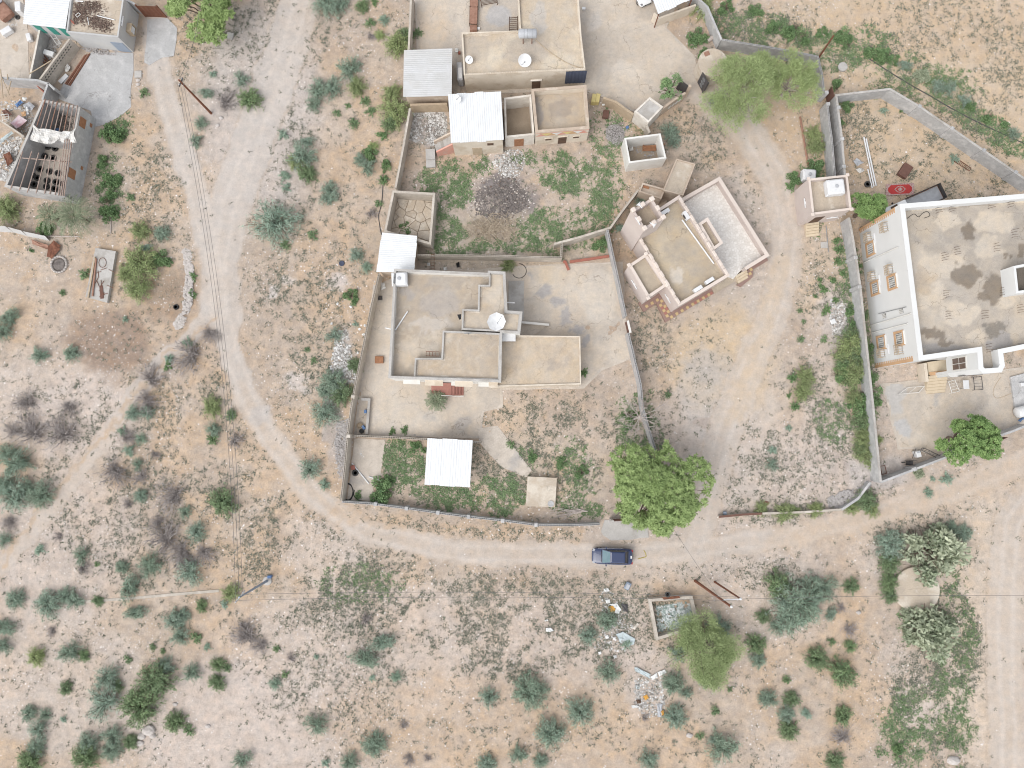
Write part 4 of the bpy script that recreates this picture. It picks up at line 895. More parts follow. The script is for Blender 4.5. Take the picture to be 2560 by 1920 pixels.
block_wall('compound_wall', 'tan block wall behind the planting bed with a round bush', q(6, 365, 448, 600, 385, 850, 308, 940, 180, 1085, -10) + q(2, 1095, 1640), 1.9, .2, 'block_tan', False)
block_wall('kerb_wall', 'red-painted kerb edging the planting bed with a round bush', q(6, 500, 602, 670, 578, 840, 552), .3, .25, 'red_paint', False)
block_wall('kerb_wall', 'short red-painted kerb at the corner of the planting bed', q(6, 445, 595, 462, 605, 490, 672), .3, .25, 'red_paint', False)
block_wall('divider_wall', 'low divider wall of hollow blocks meeting the white canopy', q(9, 822, 448, 1200, 462, 1600, 485, 1945, 505), 1.1, .2, 'block_tan', True)
block_wall('kerb_wall', 'low angled planter wall with buckets behind it', q(9, 908, 132, 978, 134, 955, 432), .5, .25, 'cement', False)
# tin shed at the house corner
Cn = [W(5, 1090, 353, 2.9), W(5, 1395, 382, 2.9), W(5, 1362, 690, 2.9), W(5, 1042, 690, 2.9)]
r = thing('tin_shed', 'small shed with clean white ribbed roof touching the courtyard house', 'shed', cen(Cn))
tin_roof(r, Cn, 5, 'white_metal', 0, (.1, .1, -.05, -.05))
ins = inset([c.xy for c in Cn], .2); MB().ring(ins, inset(ins, .15), -.15, 2.75, -.1).build('wall', 'tan_plaster', r); EXCL.append([tuple(p) for p in ins])
# roofless cracked room
pts = q(5, 1180, -15, 1548, 8, 1512, 455, 1105, 345)
r, P = building('roofless_room', 'roofless block room with a cracked slab floor and a bush inside', pts, 2.3, .03, .25, 'block_tan', 'dirt_floor', None, cat='ruin')
inn = ccw(inset(P, .27))
rr = random.Random(11); seeds = []
bx0, bx1 = min(p.x for p in inn), max(p.x for p in inn); by0, by1 = min(p.y for p in inn), max(p.y for p in inn)
while len(seeds) < 26:
    s_ = Vector((rr.uniform(bx0, bx1), rr.uniform(by0, by1)))
    if all((s_ - k).length > .62 for k in seeds): seeds.append(s_)
def clip(poly, p0, nrm):
    out = []
    for a, b in zip(poly, poly[1:] + poly[:1]):
        da, db = (a - p0).dot(nrm), (b - p0).dot(nrm)
        if da <= 0: out.append(a)
        if (da < 0 < db) or (db < 0 < da): out.append(a + (b - a) * (da / (da - db)))
    return out
for s_ in seeds:
    cell = list(inn)
    for k in seeds:
        if k is not s_:
            nrm = (k - s_).normalized(); cell = clip(cell, (k + s_) / 2 - nrm * .035, nrm)
            if len(cell) < 3: break
    if len(cell) >= 3: MB().prism(cell, .0, .1 + rr.uniform(0, .05)).build('floor_slab', 'roof_screed', r)
# white canopy in the front yard
Cn = ww(q(9, 1483, 464, 1872, 486, 1847, 893, 1455, 873), 2.9)
r = thing('tin_canopy', 'freestanding square canopy with pure white ribbed tin roof over the divider wall', 'canopy', cen(Cn))
tin_roof(r, Cn, 6, 'white_metal', 1, (.1, .1, -.05, -.05)); poststo(r, [tuple(p) for p in inset([c.xy for c in Cn], .2)], 2.86, 'grey_metal', .05)
# cistern slab
r = thing('cistern', 'square concrete cistern top with a round hatch in the weedy front yard', 'cistern', W(10, 255, 930, 0))
cp_ = [p.xy for p in ww(q(10, 135, 800, 388, 812, 372, 1066, 120, 1055), .7)]
MB().prism(cp_, -.1, .7).build('slab', 'roof_screed', r); EXCL.append([tuple(p) for p in cp_])
c = W(10, 335, 1035, .7); MB().lathe(Vector((c.x, c.y, .69)), [(.36, 0), (.36, .08), (.26, .08), (.26, .03), (.01, .03)], 24).build('hatch', 'cement_grey', r)

# ================================================================ mosque
HM, FM = 4.6, 4.0
hall = q(6, 1445, 28, 1880, 722, 1442, 985, 1030, 300)
r, P = building('mosque', 'pink mosque with short square minaret, scalloped parapets and white paved forecourt', hall, HM, FM, .28, 'pink_plaster', 'roof_sand', 'pink_trim', cat='mosque')
MOS = r
painted('roof_screed', inset(P, .3), FM + .005, (.425, .355, .27), [(6, 1450, 500, 130, 110, (.34, .295, .24), .55), (6, 1650, 650, 110, 90, (.35, .30, .245), .5), (6, 1420, 720, 70, 60, (.56, .51, .45), .6), (6, 1480, 860, 60, 60, (.33, .28, .23), .5)], r, .2, 13, ((.49, .42, .32), .45, (.35, .3, .24), .3))
ax = (w(hall[1], 0) - w(hall[0], 0)).normalized(); ay = Vector((-ax.y, ax.x, 0)); rzm = math.atan2(ax.y, ax.x)
hallw = [v3(p) for p in ww(hall, HM)]
# low scallop blocks along the parapets
for i0, i1 in ((0, 1), (2, 3)):
    a, b = hallw[i0], hallw[i1]; a.z = b.z = 0
    n = 9
    for k in range(n):
        p = a.lerp(b, (k + .5) / n); d_ = (b - a).normalized(); inw = Vector((-d_.y, d_.x, 0)); inw = inw if inw.dot(cen([h.xy for h in hallw]) - p) > 0 else -inw; p = p + inw * .16
        MB().box((p.x, p.y, HM + .12), (.75, .34, .24), rzm, .06).build('merlon', 'pink_trim', MOS)
# annexe on the left side, niche on the right
for ptsx, nm, hh in ((q(6, 1010, 632, 1158, 533, 1338, 806, 1176, 916), 'annexe', HM - .05), (q(6, 1612, 275, 1690, 222, 1822, 440, 1742, 500), 'niche', HM - .08)):
    Pp = ccw([v.xy for v in ww(ptsx, hh)]); EXCL.append([tuple(p) for p in Pp])
    MB().ring(Pp, inset(Pp, .24), -.1, hh - .05, 3.0).build(nm + '_wall', 'pink_plaster', MOS)
    MB().prism(inset(Pp, .12), hh - .8, hh - .55).build(nm + '_roof', 'roof_sand', MOS)
    MB().ring(inset(Pp, -.04), inset(Pp, .28), hh - .07, hh, hh - .07).build('parapet_cap', 'pink_trim', MOS)
    if nm == 'annexe':
        for p in Pp: MB().box((p.x, p.y, hh + .08), (.4, .4, .24), rzm, .05).build('merlon', 'pink_trim', MOS)
# minaret
HT = 8.6
tw = [v.xy for v in ww(q(6, 1100, 178, 1185, 112, 1246, 205, 1165, 272), HT)]
tc_ = cen(tw); ts = 2.55
tp = [tc_.xy + ax.xy * ts / 2 * sx + ay.xy * ts / 2 * sy for sx, sy in ((-1, -1), (1, -1), (1, 1), (-1, 1))]
MB().ring(tp, inset(tp, .28), -.1, HT, HT - 1.4).build('minaret', 'pink_plaster', MOS)
MB().prism(inset(tp, .2), HT - 1.6, HT - 1.3).build('minaret_floor', 'roof_sand', MOS)
for sx, sy in ((-1, -1), (1, -1), (1, 1), (-1, 1), (0, -1), (0, 1), (1, 0), (-1, 0)):
    p = tc_.xy + ax.xy * (ts / 2 - .14) * sx + ay.xy * (ts / 2 - .14) * sy; MB().box((p.x, p.y, HT + .2), (.55, .4, .44) if sx == 0 or sy != 0 and sx == 0 else (.48, .48, .5), rzm, .06).build('merlon', 'pink_trim', MOS)
EXCL.append([tuple(p) for p in tp])
# forecourt: plinth with white crazy paving and low pink walls
mp = bpy.data.materials.new('crazy_paving'); mp.use_nodes = True; MATS['crazy_paving'] = mp
n_, l_ = mp.node_tree.nodes, mp.node_tree.links; b_ = n_['Principled BSDF']; b_.inputs['Roughness'].default_value = .7
tcx = n_.new('ShaderNodeTexCoord'); v1 = n_.new('ShaderNodeTexVoronoi'); v1.feature = 'DISTANCE_TO_EDGE'; v1.inputs['Scale'].default_value = 3.4; v2 = n_.new('ShaderNodeTexVoronoi'); v2.inputs['Scale'].default_value = 3.4
l_.new(tcx.outputs['Object'], v1.inputs['Vector']); l_.new(tcx.outputs['Object'], v2.inputs['Vector'])
r1 = n_.new('ShaderNodeMapRange'); r1.inputs[1].default_value = .02; r1.inputs[2].default_value = .07; l_.new(v1.outputs['Distance'], r1.inputs[0])
m1 = n_.new('ShaderNodeMix'); m1.data_type = 'RGBA'; sx_ = n_.new('ShaderNodeSeparateColor'); l_.new(v2.outputs['Color'], sx_.inputs[0]); l_.new(sx_.outputs[0], m1.inputs[0]); m1.inputs[6].default_value = (.62, .585, .54, 1); m1.inputs[7].default_value = (.73, .70, .66, 1)
m2 = n_.new('ShaderNodeMix'); m2.data_type = 'RGBA'; l_.new(r1.outputs[0], m2.inputs[0]); m2.inputs[6].default_value = (.52, .485, .44, 1); l_.new(m1.outputs[2], m2.inputs[7]); l_.new(m2.outputs[2], b_.inputs['Base Color'])
PZ = .75
court = [v.xy for v in ww(q(6, 1470, 85) + q(2, 1790, 1545) + q(6, 2205, 545, 2005, 662, 1940, 735, 1850, 700), PZ + 1.1)]
MB().prism(inset(court, .05), -.1, PZ, bottom=False).build('forecourt', 'crazy_paving', MOS); EXCL.append([tuple(p) for p in court])
cpts = ww(q(6, 1455, 75) + q(2, 1790, 1545) + q(6, 2205, 545, 2015, 662), PZ + 1.1)
MB().strip([p.xy for p in cpts], -.17, .17, -.1, PZ + 1.05).build('forecourt_wall', 'pink_plaster', MOS)
MB().strip([p.xy for p in cpts], -.2, .2, PZ + 1.05, PZ + 1.13).build('forecourt_coping', 'pink_trim', MOS)
# plinth with chequered tiles
ZP = .45
plp = [v.xy for v in ww(q(6, 1095, 960, 1140, 1035, 1248, 962, 1328, 1125, 1945, 755, 1880, 640, 1400, 900, 1240, 800), ZP)]
MB().prism(plp, -.1, ZP - .03).build('plinth', 'maroon_tile', MOS); EXCL.append([tuple(p) for p in plp])
hallo = inset([h.xy for h in hallw], -.06); anno = inset([v.xy for v in ww(q(6, 1010, 632, 1148, 540, 1326, 815, 1176, 916), HM)], -.06)
chk = [v.xy for v in ww(q(6, 1095, 960, 1140, 1035, 1248, 962, 1328, 1125, 1745, 878, 1690, 780, 1400, 900, 1240, 800), ZP)]
chk2 = [v.xy for v in ww(q(6, 2010, 668, 2195, 562, 2215, 590, 2085, 668, 2080, 735, 1985, 815, 1945, 800, 2045, 740), ZP)]
MB().prism(chk2, -.1, ZP - .03).build('plinth', 'maroon_tile', MOS); EXCL.append([tuple(p) for p in chk2])
tsz = .36; tile_me = {}
def inp(p, poly): return bool(inpoly(np.array([p[0]]), np.array([p[1]]), [tuple(a) for a in poly])[0])
org = v3(w(S(6, 1328, 1125), ZP)); cnt = 0
for mt in ('ochre_tile', 'maroon_tile', 'red_tile'):
    b0 = MB().box((0, 0, 0), (tsz - .03, tsz - .03, .05)); me = bpy.data.meshes.new('floor_tile'); me.from_pydata(b0.v, [], b0.f); me.materials.append(m(mt)); tile_me[mt] = me
rt = random.Random(4)
for i in range(-70, 70):
    for j in range(-70, 70):
        p = org.xy + ax.xy * (i + .5) * tsz + ay.xy * (j + .5) * tsz
        cs = [p + ax.xy * tsz * .42 * a_ + ay.xy * tsz * .42 * b_2 for a_, b_2 in ((-1, -1), (1, -1), (1, 1), (-1, 1))]
        if (all(inp(c_, chk) for c_ in cs) or all(inp(c_, chk2) for c_ in cs)) and not any(inp(c_, hallo) or inp(c_, anno) for c_ in cs) and cnt < 300:
            o = link('floor_tile', tile_me['ochre_tile' if (i + j) % 2 else ('maroon_tile' if rt.random() < .7 else 'red_tile')], MOS); o.location = (p.x - MOS.location.x, p.y - MOS.location.y, ZP - .012); o.rotation_euler = (0, 0, rzm); cnt += 1
sm = [v.xy for v in ww(q(6, 1750, 880, 1945, 760, 1890, 665, 1700, 790), ZP)]
MB().prism([p for p in sm], ZP - .05, ZP + .02).build('plinth_screed', 'roof_sand', MOS)
# steps of the forecourt
s0, s1 = W(6, 1935, 722, PZ), W(6, 2020, 672, PZ); dv = (s1 - s0).normalized(); dn = Vector((dv.y, -dv.x, 0)); rzs = math.atan2(dv.y, dv.x)
for k in range(4):
    p = (s0 + s1) / 2 + dn * (.15 + .32 * k); hh = PZ - .17 * k - .02
    st_ = MB().box((p.x, p.y, hh / 2 - .05), (1.45, .32, hh + .1), rzs).build('step', 'step_stone', MOS); e_ = p + dn * .14; MB().box((e_.x, e_.y, hh + .004), (1.4, .05, .012), rzs).build('riser_shade', 'wood_pale', st_)  # riser shade painted as a darker strip along each step edge
def lamp_on(Aw, Bw, p0, p1, label, nrm_to):
    a, b = facade(Aw, Bw, p0), facade(Aw, Bw, p1); d_ = (Bw - Aw).normalized(); nr = Vector((d_.y, -d_.x, 0))
    if nr.dot(nrm_to) < 0: nr = -nr
    c = (a + b) / 2 + nr * .08
    t = MB(); t.box(c, (max((a - b).xy.length, .9), .1, .12), math.atan2(d_.y, d_.x)); t.box(c - nr * .05, (.3, .1, .16), math.atan2(d_.y, d_.x))
    t.build('tube_lamp', 'white_plastic', None, label, 'lamp')
West = Vector((-1, -.5, 0))
lamp_on(v3(hallw[3]), v3(hallw[2]), S(6, 1022, 380), S(6, 1066, 455), 'white tube lamp on the mosque wall near the minaret foot', West)
lamp_on(v3(hallw[3]), v3(hallw[2]), S(6, 1326, 880), S(6, 1374, 958), 'white tube lamp on the mosque wall above the chequered tiles', West)
an = [v3(v) for v in ww(q(6, 1010, 632, 1176, 916), HM)]
lamp_on(an[0], an[1], S(6, 1036, 760), S(6, 1085, 835), 'white tube lamp on the outer wall of the mosque annexe', West)
tpv = [v3(p) for p in tp]; tpv.sort(key=lambda p: p.x - p.y * .2)
lamp_on(v3(hallw[3]) + (tpv[0] - v3(hallw[3])) * 1.0, v3(hallw[3]) + (tpv[0] - v3(hallw[3])) + ax * 2, S(6, 1080, 230), S(6, 1104, 266), 'short white tube lamp high on the minaret', West)
pA, pB = v3(w(q(3, 350, 1545)[0], 4.3)), v3(w(q(7, 385, 195)[0], 4.3))
lamp_on(pA, pB, S(7, 312, 60), S(7, 336, 128), 'white tube lamp on the side wall of the pink hut', Vector((-1, 0, 0)))
pA, pB = v3(w(q(7, 385, 195)[0], 4.3)), v3(w(q(7, 722, 150)[0], 4.3))
lamp_on(pA, pB, S(7, 505, 222), S(7, 598, 212), 'white tube lamp on the front wall of the pink hut', Vector((0, -1, 0)))

# ================================================================ junk compound (top left)
r, P = building('flat_roofed_store', 'grey store with scrap and dark leaf litter scattered on its sandy roof', q(0, 612, -60, 1070, -15, 1022, 322, 572, 278), 3.3, 3.0, .18, 'grey_plaster', 'roof_screed', None, cat='store')
ST = r
A, B = v3(w(S(0, 572, 278), 3.3)), v3(w(S(0, 1022, 322), 3.3)); dirn = (B - A).normalized()
c = facade(A, B, S(0, 1040, 400)); c.z = 1.05; fac_box(MB(), A, B, c, 1.5, 2.0, .05, .003).build('door', 'blue_grey_paint', r)
A2, B2 = v3(w(S(0, 1022, 322), 3.3)), v3(w(S(0, 1070, -15), 3.3)); dirn = (B2 - A2).normalized()
c = facade(A2, B2, S(0, 1112, 255)); t = thing('window_cooler', 'white air cooler in a frame on the east wall of the grey store', 'air cooler', c.copy())
fac_box(MB(), A2, B2, c, .8, .8, .5, .003).build('unit', 'white_plastic', t); g = MB()
for sg in (-.5, .5):
    fac_box(g, A2, B2, c + dirn * sg, .05, 1.0, .6, .003)
    fac_box(g, A2, B2, c + Vector((0, 0, sg)), 1.05, .05, .6, .003)
g.build('frame', 'wood_pale', t)
lamp_on(A2, B2, S(0, 1048, 225), S(0, 1058, 140), 'white tube lamp on the east wall of the grey store', Vector((1, 0, 0)))
#slab('rubble_bank', q(0, 700, 415, 860, 410, 1005, 440, 1010, 470, 900, 470, 760, 440), .12, 'stone_grey', .1)
Cn = [W(0, 225, -70, 3.1), W(0, 612, -40, 3.1), W(0, 566, 250, 3.1), W(0, 200, 206, 3.1)]
r = thing('tin_shed', 'shed with bright white roof and green-striped front beside the grey store', 'shed', cen(Cn))
tin_roof(r, Cn, 5, 'white_metal', 0, rows=2)
ins = inset([c.xy for c in Cn], .25); MB().ring(ins, inset(ins, .15), -.15, 2.95, -.1).build('wall', 'grey_plaster', r)
iA, iB = sorted([v3(p) for p in ins], key=lambda p: p.y)[:2]
if iA.x > iB.x: iA, iB = iB, iA
for u in (.2, .55, .87): fac_box(MB(), iA, iB, iA.lerp(iB, u) + Vector((0, 0, 1.9)), .8, 1.7, .04, .003).build('panel', 'teal_paint', r)
# perforated diagonal wall
r, P = block_wall('pierced_wall', 'diagonal block wall pierced by two rows of small openings beside the rusty pipes', q(0, 600, 335, 460, 525, 335, 695), 2.0, .18, 'block_tan', False)
a, b = v3(P[0]), v3(P[-1]); d_ = (b - a).normalized(); nr = Vector((d_.y, -d_.x, 0)); nr = nr if nr.x > 0 else -nr; Lw = (b - a).length
for row, z in ((0, 1.55), (1, 1.2)):
    for k in range(13):
        c = a + d_ * (.5 + (Lw - .9) * (k + .4 * row) / 13); t = MB(); o = Vector((c.x, c.y, z)) + nr * .098
        t.add([o + d_ * .13, o + Vector((0, 0, .2)), o - d_ * .13], [[0, 1, 2]]); t.build('opening', 'black_plastic', r)
block_wall('yard_wall', 'low grey wall with white-capped top beside the scrap pile', q(0, 342, 245, 300, 460, 252, 690), 1.7, .18, 'block_grey', False, capm='white_plaster_old')
block_wall('yard_wall', 'grey block wall with a red door between the junk yard and the workshop', q(0, -20, 668, 320, 692, 412, 722, 365, 860), 2.2, .18, 'block_grey', False)
A, B = W(0, 412, 722, 0), W(0, 500, 805, 0)
block_wall('yard_wall', 'short grey wall holding a red door beside the workshop', q(0, 414, 718, 470, 775), 2.2, .18, 'block_grey', False)
c = W(0, 440, 835, 0); MB().box((c.x, c.y, .9), (1.3, .1, 1.9), -.75).build('door_leaf', 'red_paint', None, 'dark red door leaf between the pierced wall and the workshop', 'door')
block_wall('yard_wall', 'diagonal wall dividing the junk yard left of the workshop', q(0, -30, 1020, 90, 1100, 205, 1180), 2.0, .15, 'block_tan', False)
# gate and side wall
block_wall('yard_wall', 'grey wall between the store and the rusty corrugated gate', q(0, 1050, -20, 1150, 25, 1165, 35), 2.2, .18, 'grey_plaster', False)
r = thing('corrugated_gate', 'rusty corrugated metal gate at the head of the concrete apron', 'gate', W(0, 1340, 148, 0))
a, b = W(0, 1262, 146, 0), W(0, 1440, 152, 0)
for k in range(5):
    p0, p1 = a.lerp(b, k / 5), a.lerp(b, (k + .97) / 5); t = MB(); dv = (p1 - p0).normalized(); nv = Vector((dv.y, -dv.x, 0)); n = 8
    for i in range(n + 1):
        p = p0.lerp(p1, i / n) + nv * (.03 if i % 2 else 0); t.v += [Vector((p.x, p.y, .05)), Vector((p.x, p.y, 2.3))]
    t.f += [[2 * i, 2 * i + 2, 2 * i + 3, 2 * i + 1] for i in range(n)]
    t.build('gate_sheet', 'rust', r)
for p in (a, b): MB().box((p.x, p.y, 1.2), (.12, .12, 2.5)).build('post', 'rust', r)
# roofless workshop
pts = q(0, 368, 862, 692, 925, 560, 1659) + q(4, 545, 28) + q(0, 38, 1612)
pts = q(0, 368, 862, 692, 925) + q(4, 542, 30) + q(0, 38, 1612)
r, P = building('workshop_shell', 'roofless grey workshop with pipe rafters over stored tyres', pts, 3.2, .05, .2, 'block_grey', 'yard_concrete', 'cement', cat='workshop')
WSH = r; corner = [v3(p) for p in ww(pts, 3.2)]
a, b = W(0, 245, 1175, 3.0), W(0, 640, 1210, 3.0); MB().strip([a.xy, b.xy], -.1, .1, -.1, 3.0).build('cross_wall', 'block_grey', r)
EA, EB = corner[1], corner[2]
if Vector(((EB - EA).y, -(EB - EA).x, 0)).x < 0: EA, EB = EB, EA
dirn = (EB - EA).normalized()
for (x, y), wdt, hh in (((712, 1060), 1.1, 1.1), ((785, 1082), .4, .4), ((620, 1500), 1.1, 1.2), ((706, 1452), .4, .4)):
    c = facade(EA, EB, S(0, x, y)); fac_box(MB(), EA, EB, c, wdt, hh, .05, .003).build('window', 'wood', r)
for k in range(9):
    f = (k + .7) / 9.4; a = w(S(0, 368 + (692 - 368) * f, 850 + 63 * f), 3.3); b = w(S(0, 262 + (650 - 262) * f, 1175 + 35 * f), 3.2)
    MB().bar(a, b, .055).build('rafter', 'pipe_tan' if k % 3 else 'rust_light', r)
for x0, y0, x1, y1 in ((195, 1310, 90, 1640), (275, 1305, 165, 1650), (335, 1320, 235, 1665), (395, 1340, 310, 1672), (440, 1345, 385, 1675), (480, 1350, 430, 1678), (525, 1355, 475, 1685), (560, 1200, 505, 1690), (580, 1200, 525, 1690), (600, 1205, 540, 1690), (620, 1210, 555, 1690)):
    MB().bar(W(0, x0, y0, 3.28), W(0, x1, y1, 3.28), .055).build('rafter', 'pipe_tan', r)
MB().bar(W(0, 190, 1365, 3.15), W(0, 620, 1400, 3.15), .06).build('cross_rail', 'pipe_tan', r)
# ================================================================ plants
def nrm(a): return a / np.maximum(np.linalg.norm(a, axis=-1, keepdims=True), 1e-6)
def sph(rng, n, zmin=0.0, zmax=1.0):
    z = rng.uniform(zmin, zmax, n); a = rng.uniform(0, 6.2832, n); k = np.sqrt(np.maximum(0, 1 - z * z)); return np.stack([k * np.cos(a), k * np.sin(a), z], 1)
def ribbons(paths, w0, w1):
    """paths (n,k,3) -> thin crossed blades"""
    n, k, _ = paths.shape; Vs, Fs = [], []; b = 0
    wv = np.linspace(w0, w1, k)[None, :, None]
    d = np.gradient(paths, axis=1); s = np.cross(d, np.array([0, 0, 1.0])); s = nrm(s + 1e-5)
    for side in (s, nrm(np.cross(d, s))):
        V = np.concatenate([paths - side * wv, paths + side * wv], 1).reshape(-1, 3)
        i = np.arange(k - 1); f = np.stack([i, i + 1, k + i + 1, k + i], -1)
        F = (f[None] + (np.arange(n) * 2 * k)[:, None, None]).reshape(-1, 4) + b; b += len(V); Vs.append(V); Fs.append(F)
    return np.concatenate(Vs), np.concatenate(Fs)
def branches(rng, n, k, rz=.75, emin=.08, emax=.95, droop=.18, wig=.07, lo=.7, hi=1.08):
    d = sph(rng, n, emin, emax); L = rng.uniform(lo, hi, (n, 1)); end = d * L * np.array([1, 1, rz])
    s = np.linspace(0, 1, k)[None, :, None]; P = end[:, None] * s; P[:, :, 2] += (droop * np.sin(s[..., 0] * 3.14) * (.4 + rng.random((n, 1))))
    P += rng.normal(size=P.shape) * wig * s; P[:, :, 2] = np.maximum(P[:, :, 2], 0.0); return P
def make_thorn(seed, ns=44, nb=80, L=(.13, .28), Wd=(.012, .024), spread=.75, mt='leaf_teal', lobes=5):
    rng = np.random.default_rng(seed)
    P = branches(rng, nb, 7)
    # uneven outline: a few lobes reach farther
    la = rng.uniform(0, 6.28, lobes); az = np.arctan2(P[:, -1, 1], P[:, -1, 0]); f = .58 + .52 * np.max(np.cos(az[:, None] - la[None]) ** 4, 1); P *= f[:, None, None]
    s = rng.uniform(.2, 1, (nb, ns)); i = np.minimum((s * 6).astype(int), 5); fr = s * 6 - i
    idx = np.arange(nb)[:, None]; C = P[idx, i] * (1 - fr[..., None]) + P[idx, i + 1] * fr[..., None]; dr = P[idx, i + 1] - P[idx, i]
    C = C.reshape(-1, 3) + rng.normal(size=(nb * ns, 3)) * .05; A = nrm(dr.reshape(-1, 3)) + rng.normal(size=(nb * ns, 3)) * spread
    C[:, 2] = np.abs(C[:, 2]); n = len(C)
    V, F = leaves(C, A, rng.uniform(*L, n), rng.uniform(*Wd, n), rng=rng)
    bv = np.repeat(rng.random(nb), ns); vals = np.clip(bv * .6 + rng.random(n) * .5, 0, 1)
    crown = mesh_np('foliage', V, F, mt, vals)
    V, F = ribbons(P, .016, .005); stems = mesh_np('stem', V, F, 'bark', np.zeros(len(F))); return crown, stems
def make_leafy(seed, mt, n=1900, L=(.09, .17), Wd=(.045, .075), rz=.8, lobes=9, inner=.35, stemn=26, tiltz=.6):
    rng = np.random.default_rng(seed)
    lc = sph(rng, lobes, .05, .95) * rng.uniform(.3, .85, (lobes, 1)) * np.array([1, 1, rz]); lr = rng.uniform(.18, .46, lobes)
    k = rng.integers(0, lobes, n); d = sph(rng, n, -.6, 1); C = lc[k] + d * (lr[k] * (inner + (1 - inner) * rng.random(n) ** .4))[:, None]
    C[:, 2] = np.abs(C[:, 2]) + .02; A = d + rng.normal(size=(n, 3)) * .6; A[:, 2] *= tiltz
    V, F = leaves(C, A, rng.uniform(*L, n), rng.uniform(*Wd, n), rng=rng)
    vals = np.clip(rng.random(lobes)[k] * .5 + rng.random(n) * .6, 0, 1); crown = mesh_np('foliage', V, F, mt, vals)
    P = branches(rng, stemn, 5, rz, lo=.5, hi=.85); V, F = ribbons(P, .02, .006); stems = mesh_np('stem', V, F, 'bark', np.zeros(len(F))); return crown, stems
def make_dry(seed, nb=46, sub=7):
    rng = np.random.default_rng(seed); P = branches(rng, nb, 6, .6, .05, .7, .15, .12, .4, 1.15)
    dirb = rng.uniform(0, 6.28); P[:, :, 0] += np.linspace(0, .35, 6)[None] * math.cos(dirb); P[:, :, 1] += np.linspace(0, .35, 6)[None] * math.sin(dirb)
    base = P[rng.integers(0, nb, nb * sub), rng.integers(1, 6, nb * sub)]; d = nrm(base + rng.normal(size=base.shape) * .6); s = np.linspace(0, 1, 4)[None, :, None]
    Q = base[:, None] + d[:, None] * s * rng.uniform(.12, .38, (len(base), 1, 1)) + rng.normal(size=(len(base), 4, 3)) * .025 * s; Q[:, :, 2] = np.abs(Q[:, :, 2])
    V1, F1 = ribbons(P, .022, .010); V2, F2 = ribbons(Q, .012, .006); rngv = np.random.default_rng(seed + 1)
    return mesh_np('twigs', np.concatenate([V1, V2]), np.concatenate([F1, F2 + len(V1)]), 'twig_dry', rngv.random(len(F1) + len(F2))), None
KIND = {
 'T': ('thorn_shrub', 'blue-green thorny shrub', 'shrub', .72, [make_thorn(100 + i, 30 + 5 * (i % 4), 62 + 6 * (i % 5), lobes=3 + i % 4, spread=.6 + .1 * (i % 4)) for i in range(7)]),
 'G': ('green_shrub', 'dark green twiggy shrub', 'shrub', .85, [make_thorn(200 + i, 40, 90, (.09, .18), (.022, .04), .6, 'leaf_green', 3 + i % 4) for i in range(6)]),
 'O': ('feathery_shrub', 'yellow-olive feathery shrub', 'shrub', .85, [make_thorn(300 + i, 60, 90, (.07, .15), (.014, .028), .8, 'leaf_olive', 6) for i in range(3)]),
 'B': ('leafy_bush', 'bright green leafy bush', 'bush', .6, [make_leafy(400 + i, 'leaf_bright', 1500, (.10, .24), (.05, .10), .55, 11, .1, 34, .9) for i in range(5)]),
 'K': ('milkweed_bush', 'pale grey-green broad-leaved bush', 'bush', .7, [make_leafy(500 + i, 'leaf_pale', 2200, (.10, .2), (.05, .09), .6, 12, .2, 40, 1.0) for i in range(2)]),
 'D': ('dry_brush', 'grey leafless brushwood clump', 'brushwood', .6, [make_dry(600 + i) for i in range(4)]),
}
SMALL = {'G': [make_thorn(700 + i, 16, 34, (.22, .42), (.05, .10), .6, 'leaf_green', 4) for i in range(3)], 'B': [make_thorn(710 + i, 14, 34, (.22, .42), (.07, .13), .7, 'leaf_bright', 5) for i in range(3)], 'T': [make_thorn(720 + i, 20, 36, (.25, .5), (.03, .06), .6, 'leaf_teal', 4) for i in range(3)]}
LANDM = [(1455, 1340, 170, 'beside the bottle-filled pit'), (1390, 1480, 110, 'beside the scattered foam rubbish'), (1985, 1265, 190, 'around the round concrete slab'), (520, 1290, 150, 'around the steel pole where the wires meet'),
 (1545, 1290, 80, 'by the twin-post pole'), (100, 300, 180, 'beside the tyre workshop'), (330, 650, 190, 'by the stone-ringed brown enclosure'), (850, 200, 130, 'along the wall of the grey tin shed'), (880, 520, 100, 'by the cracked-floor room'),
 (760, 850, 140, 'by the rubble side of the compound wall'), (1000, 1030, 130, 'in the weedy yard beside the white canopy'), (1250, 1000, 140, 'in the weedy yard beside the cistern'), (1100, 420, 190, 'in the grassy yard with the burnt patch'), (1380, 600, 120, 'beside the mosque wall'),
 (1500, 150, 130, 'beside the round water tank'), (1770, 420, 110, 'beside the pink hut'), (1980, 330, 150, 'in the weedy lot with the red carpet'), (1950, 250, 330, 'along the black pipe at the field edge'), (1850, 700, 160, 'along the wall of the big pale house'), (1870, 950, 130, 'along the grey wall above the rubble corner'),
 (1700, 1110, 170, 'along the red-topped low wall'), (1950, 1010, 150, 'on the verge below the big house yard'), (600, 200, 220, 'on the gravel wash behind the tin shed'), (580, 470, 160, 'on the sandy strip between track and compound'), (1750, 1330, 170, 'on the scrub near the twin-post pole'), (1800, 1500, 260, 'on the bare scrub past the foam rubbish'),
 (80, 1030, 170, 'beside the narrow footpath'), (330, 1000, 230, 'between the footpath and the overhead wires'), (300, 1330, 120, 'along the half-buried channel'), (250, 1500, 330, 'on the hollow beyond the half-buried channel'), (800, 1330, 200, 'under the overhead wire across the track'), (1100, 1500, 420, 'on the open sand beyond the overhead wire'), (600, 1500, 400, 'on the stony flat beyond the overhead wire')]
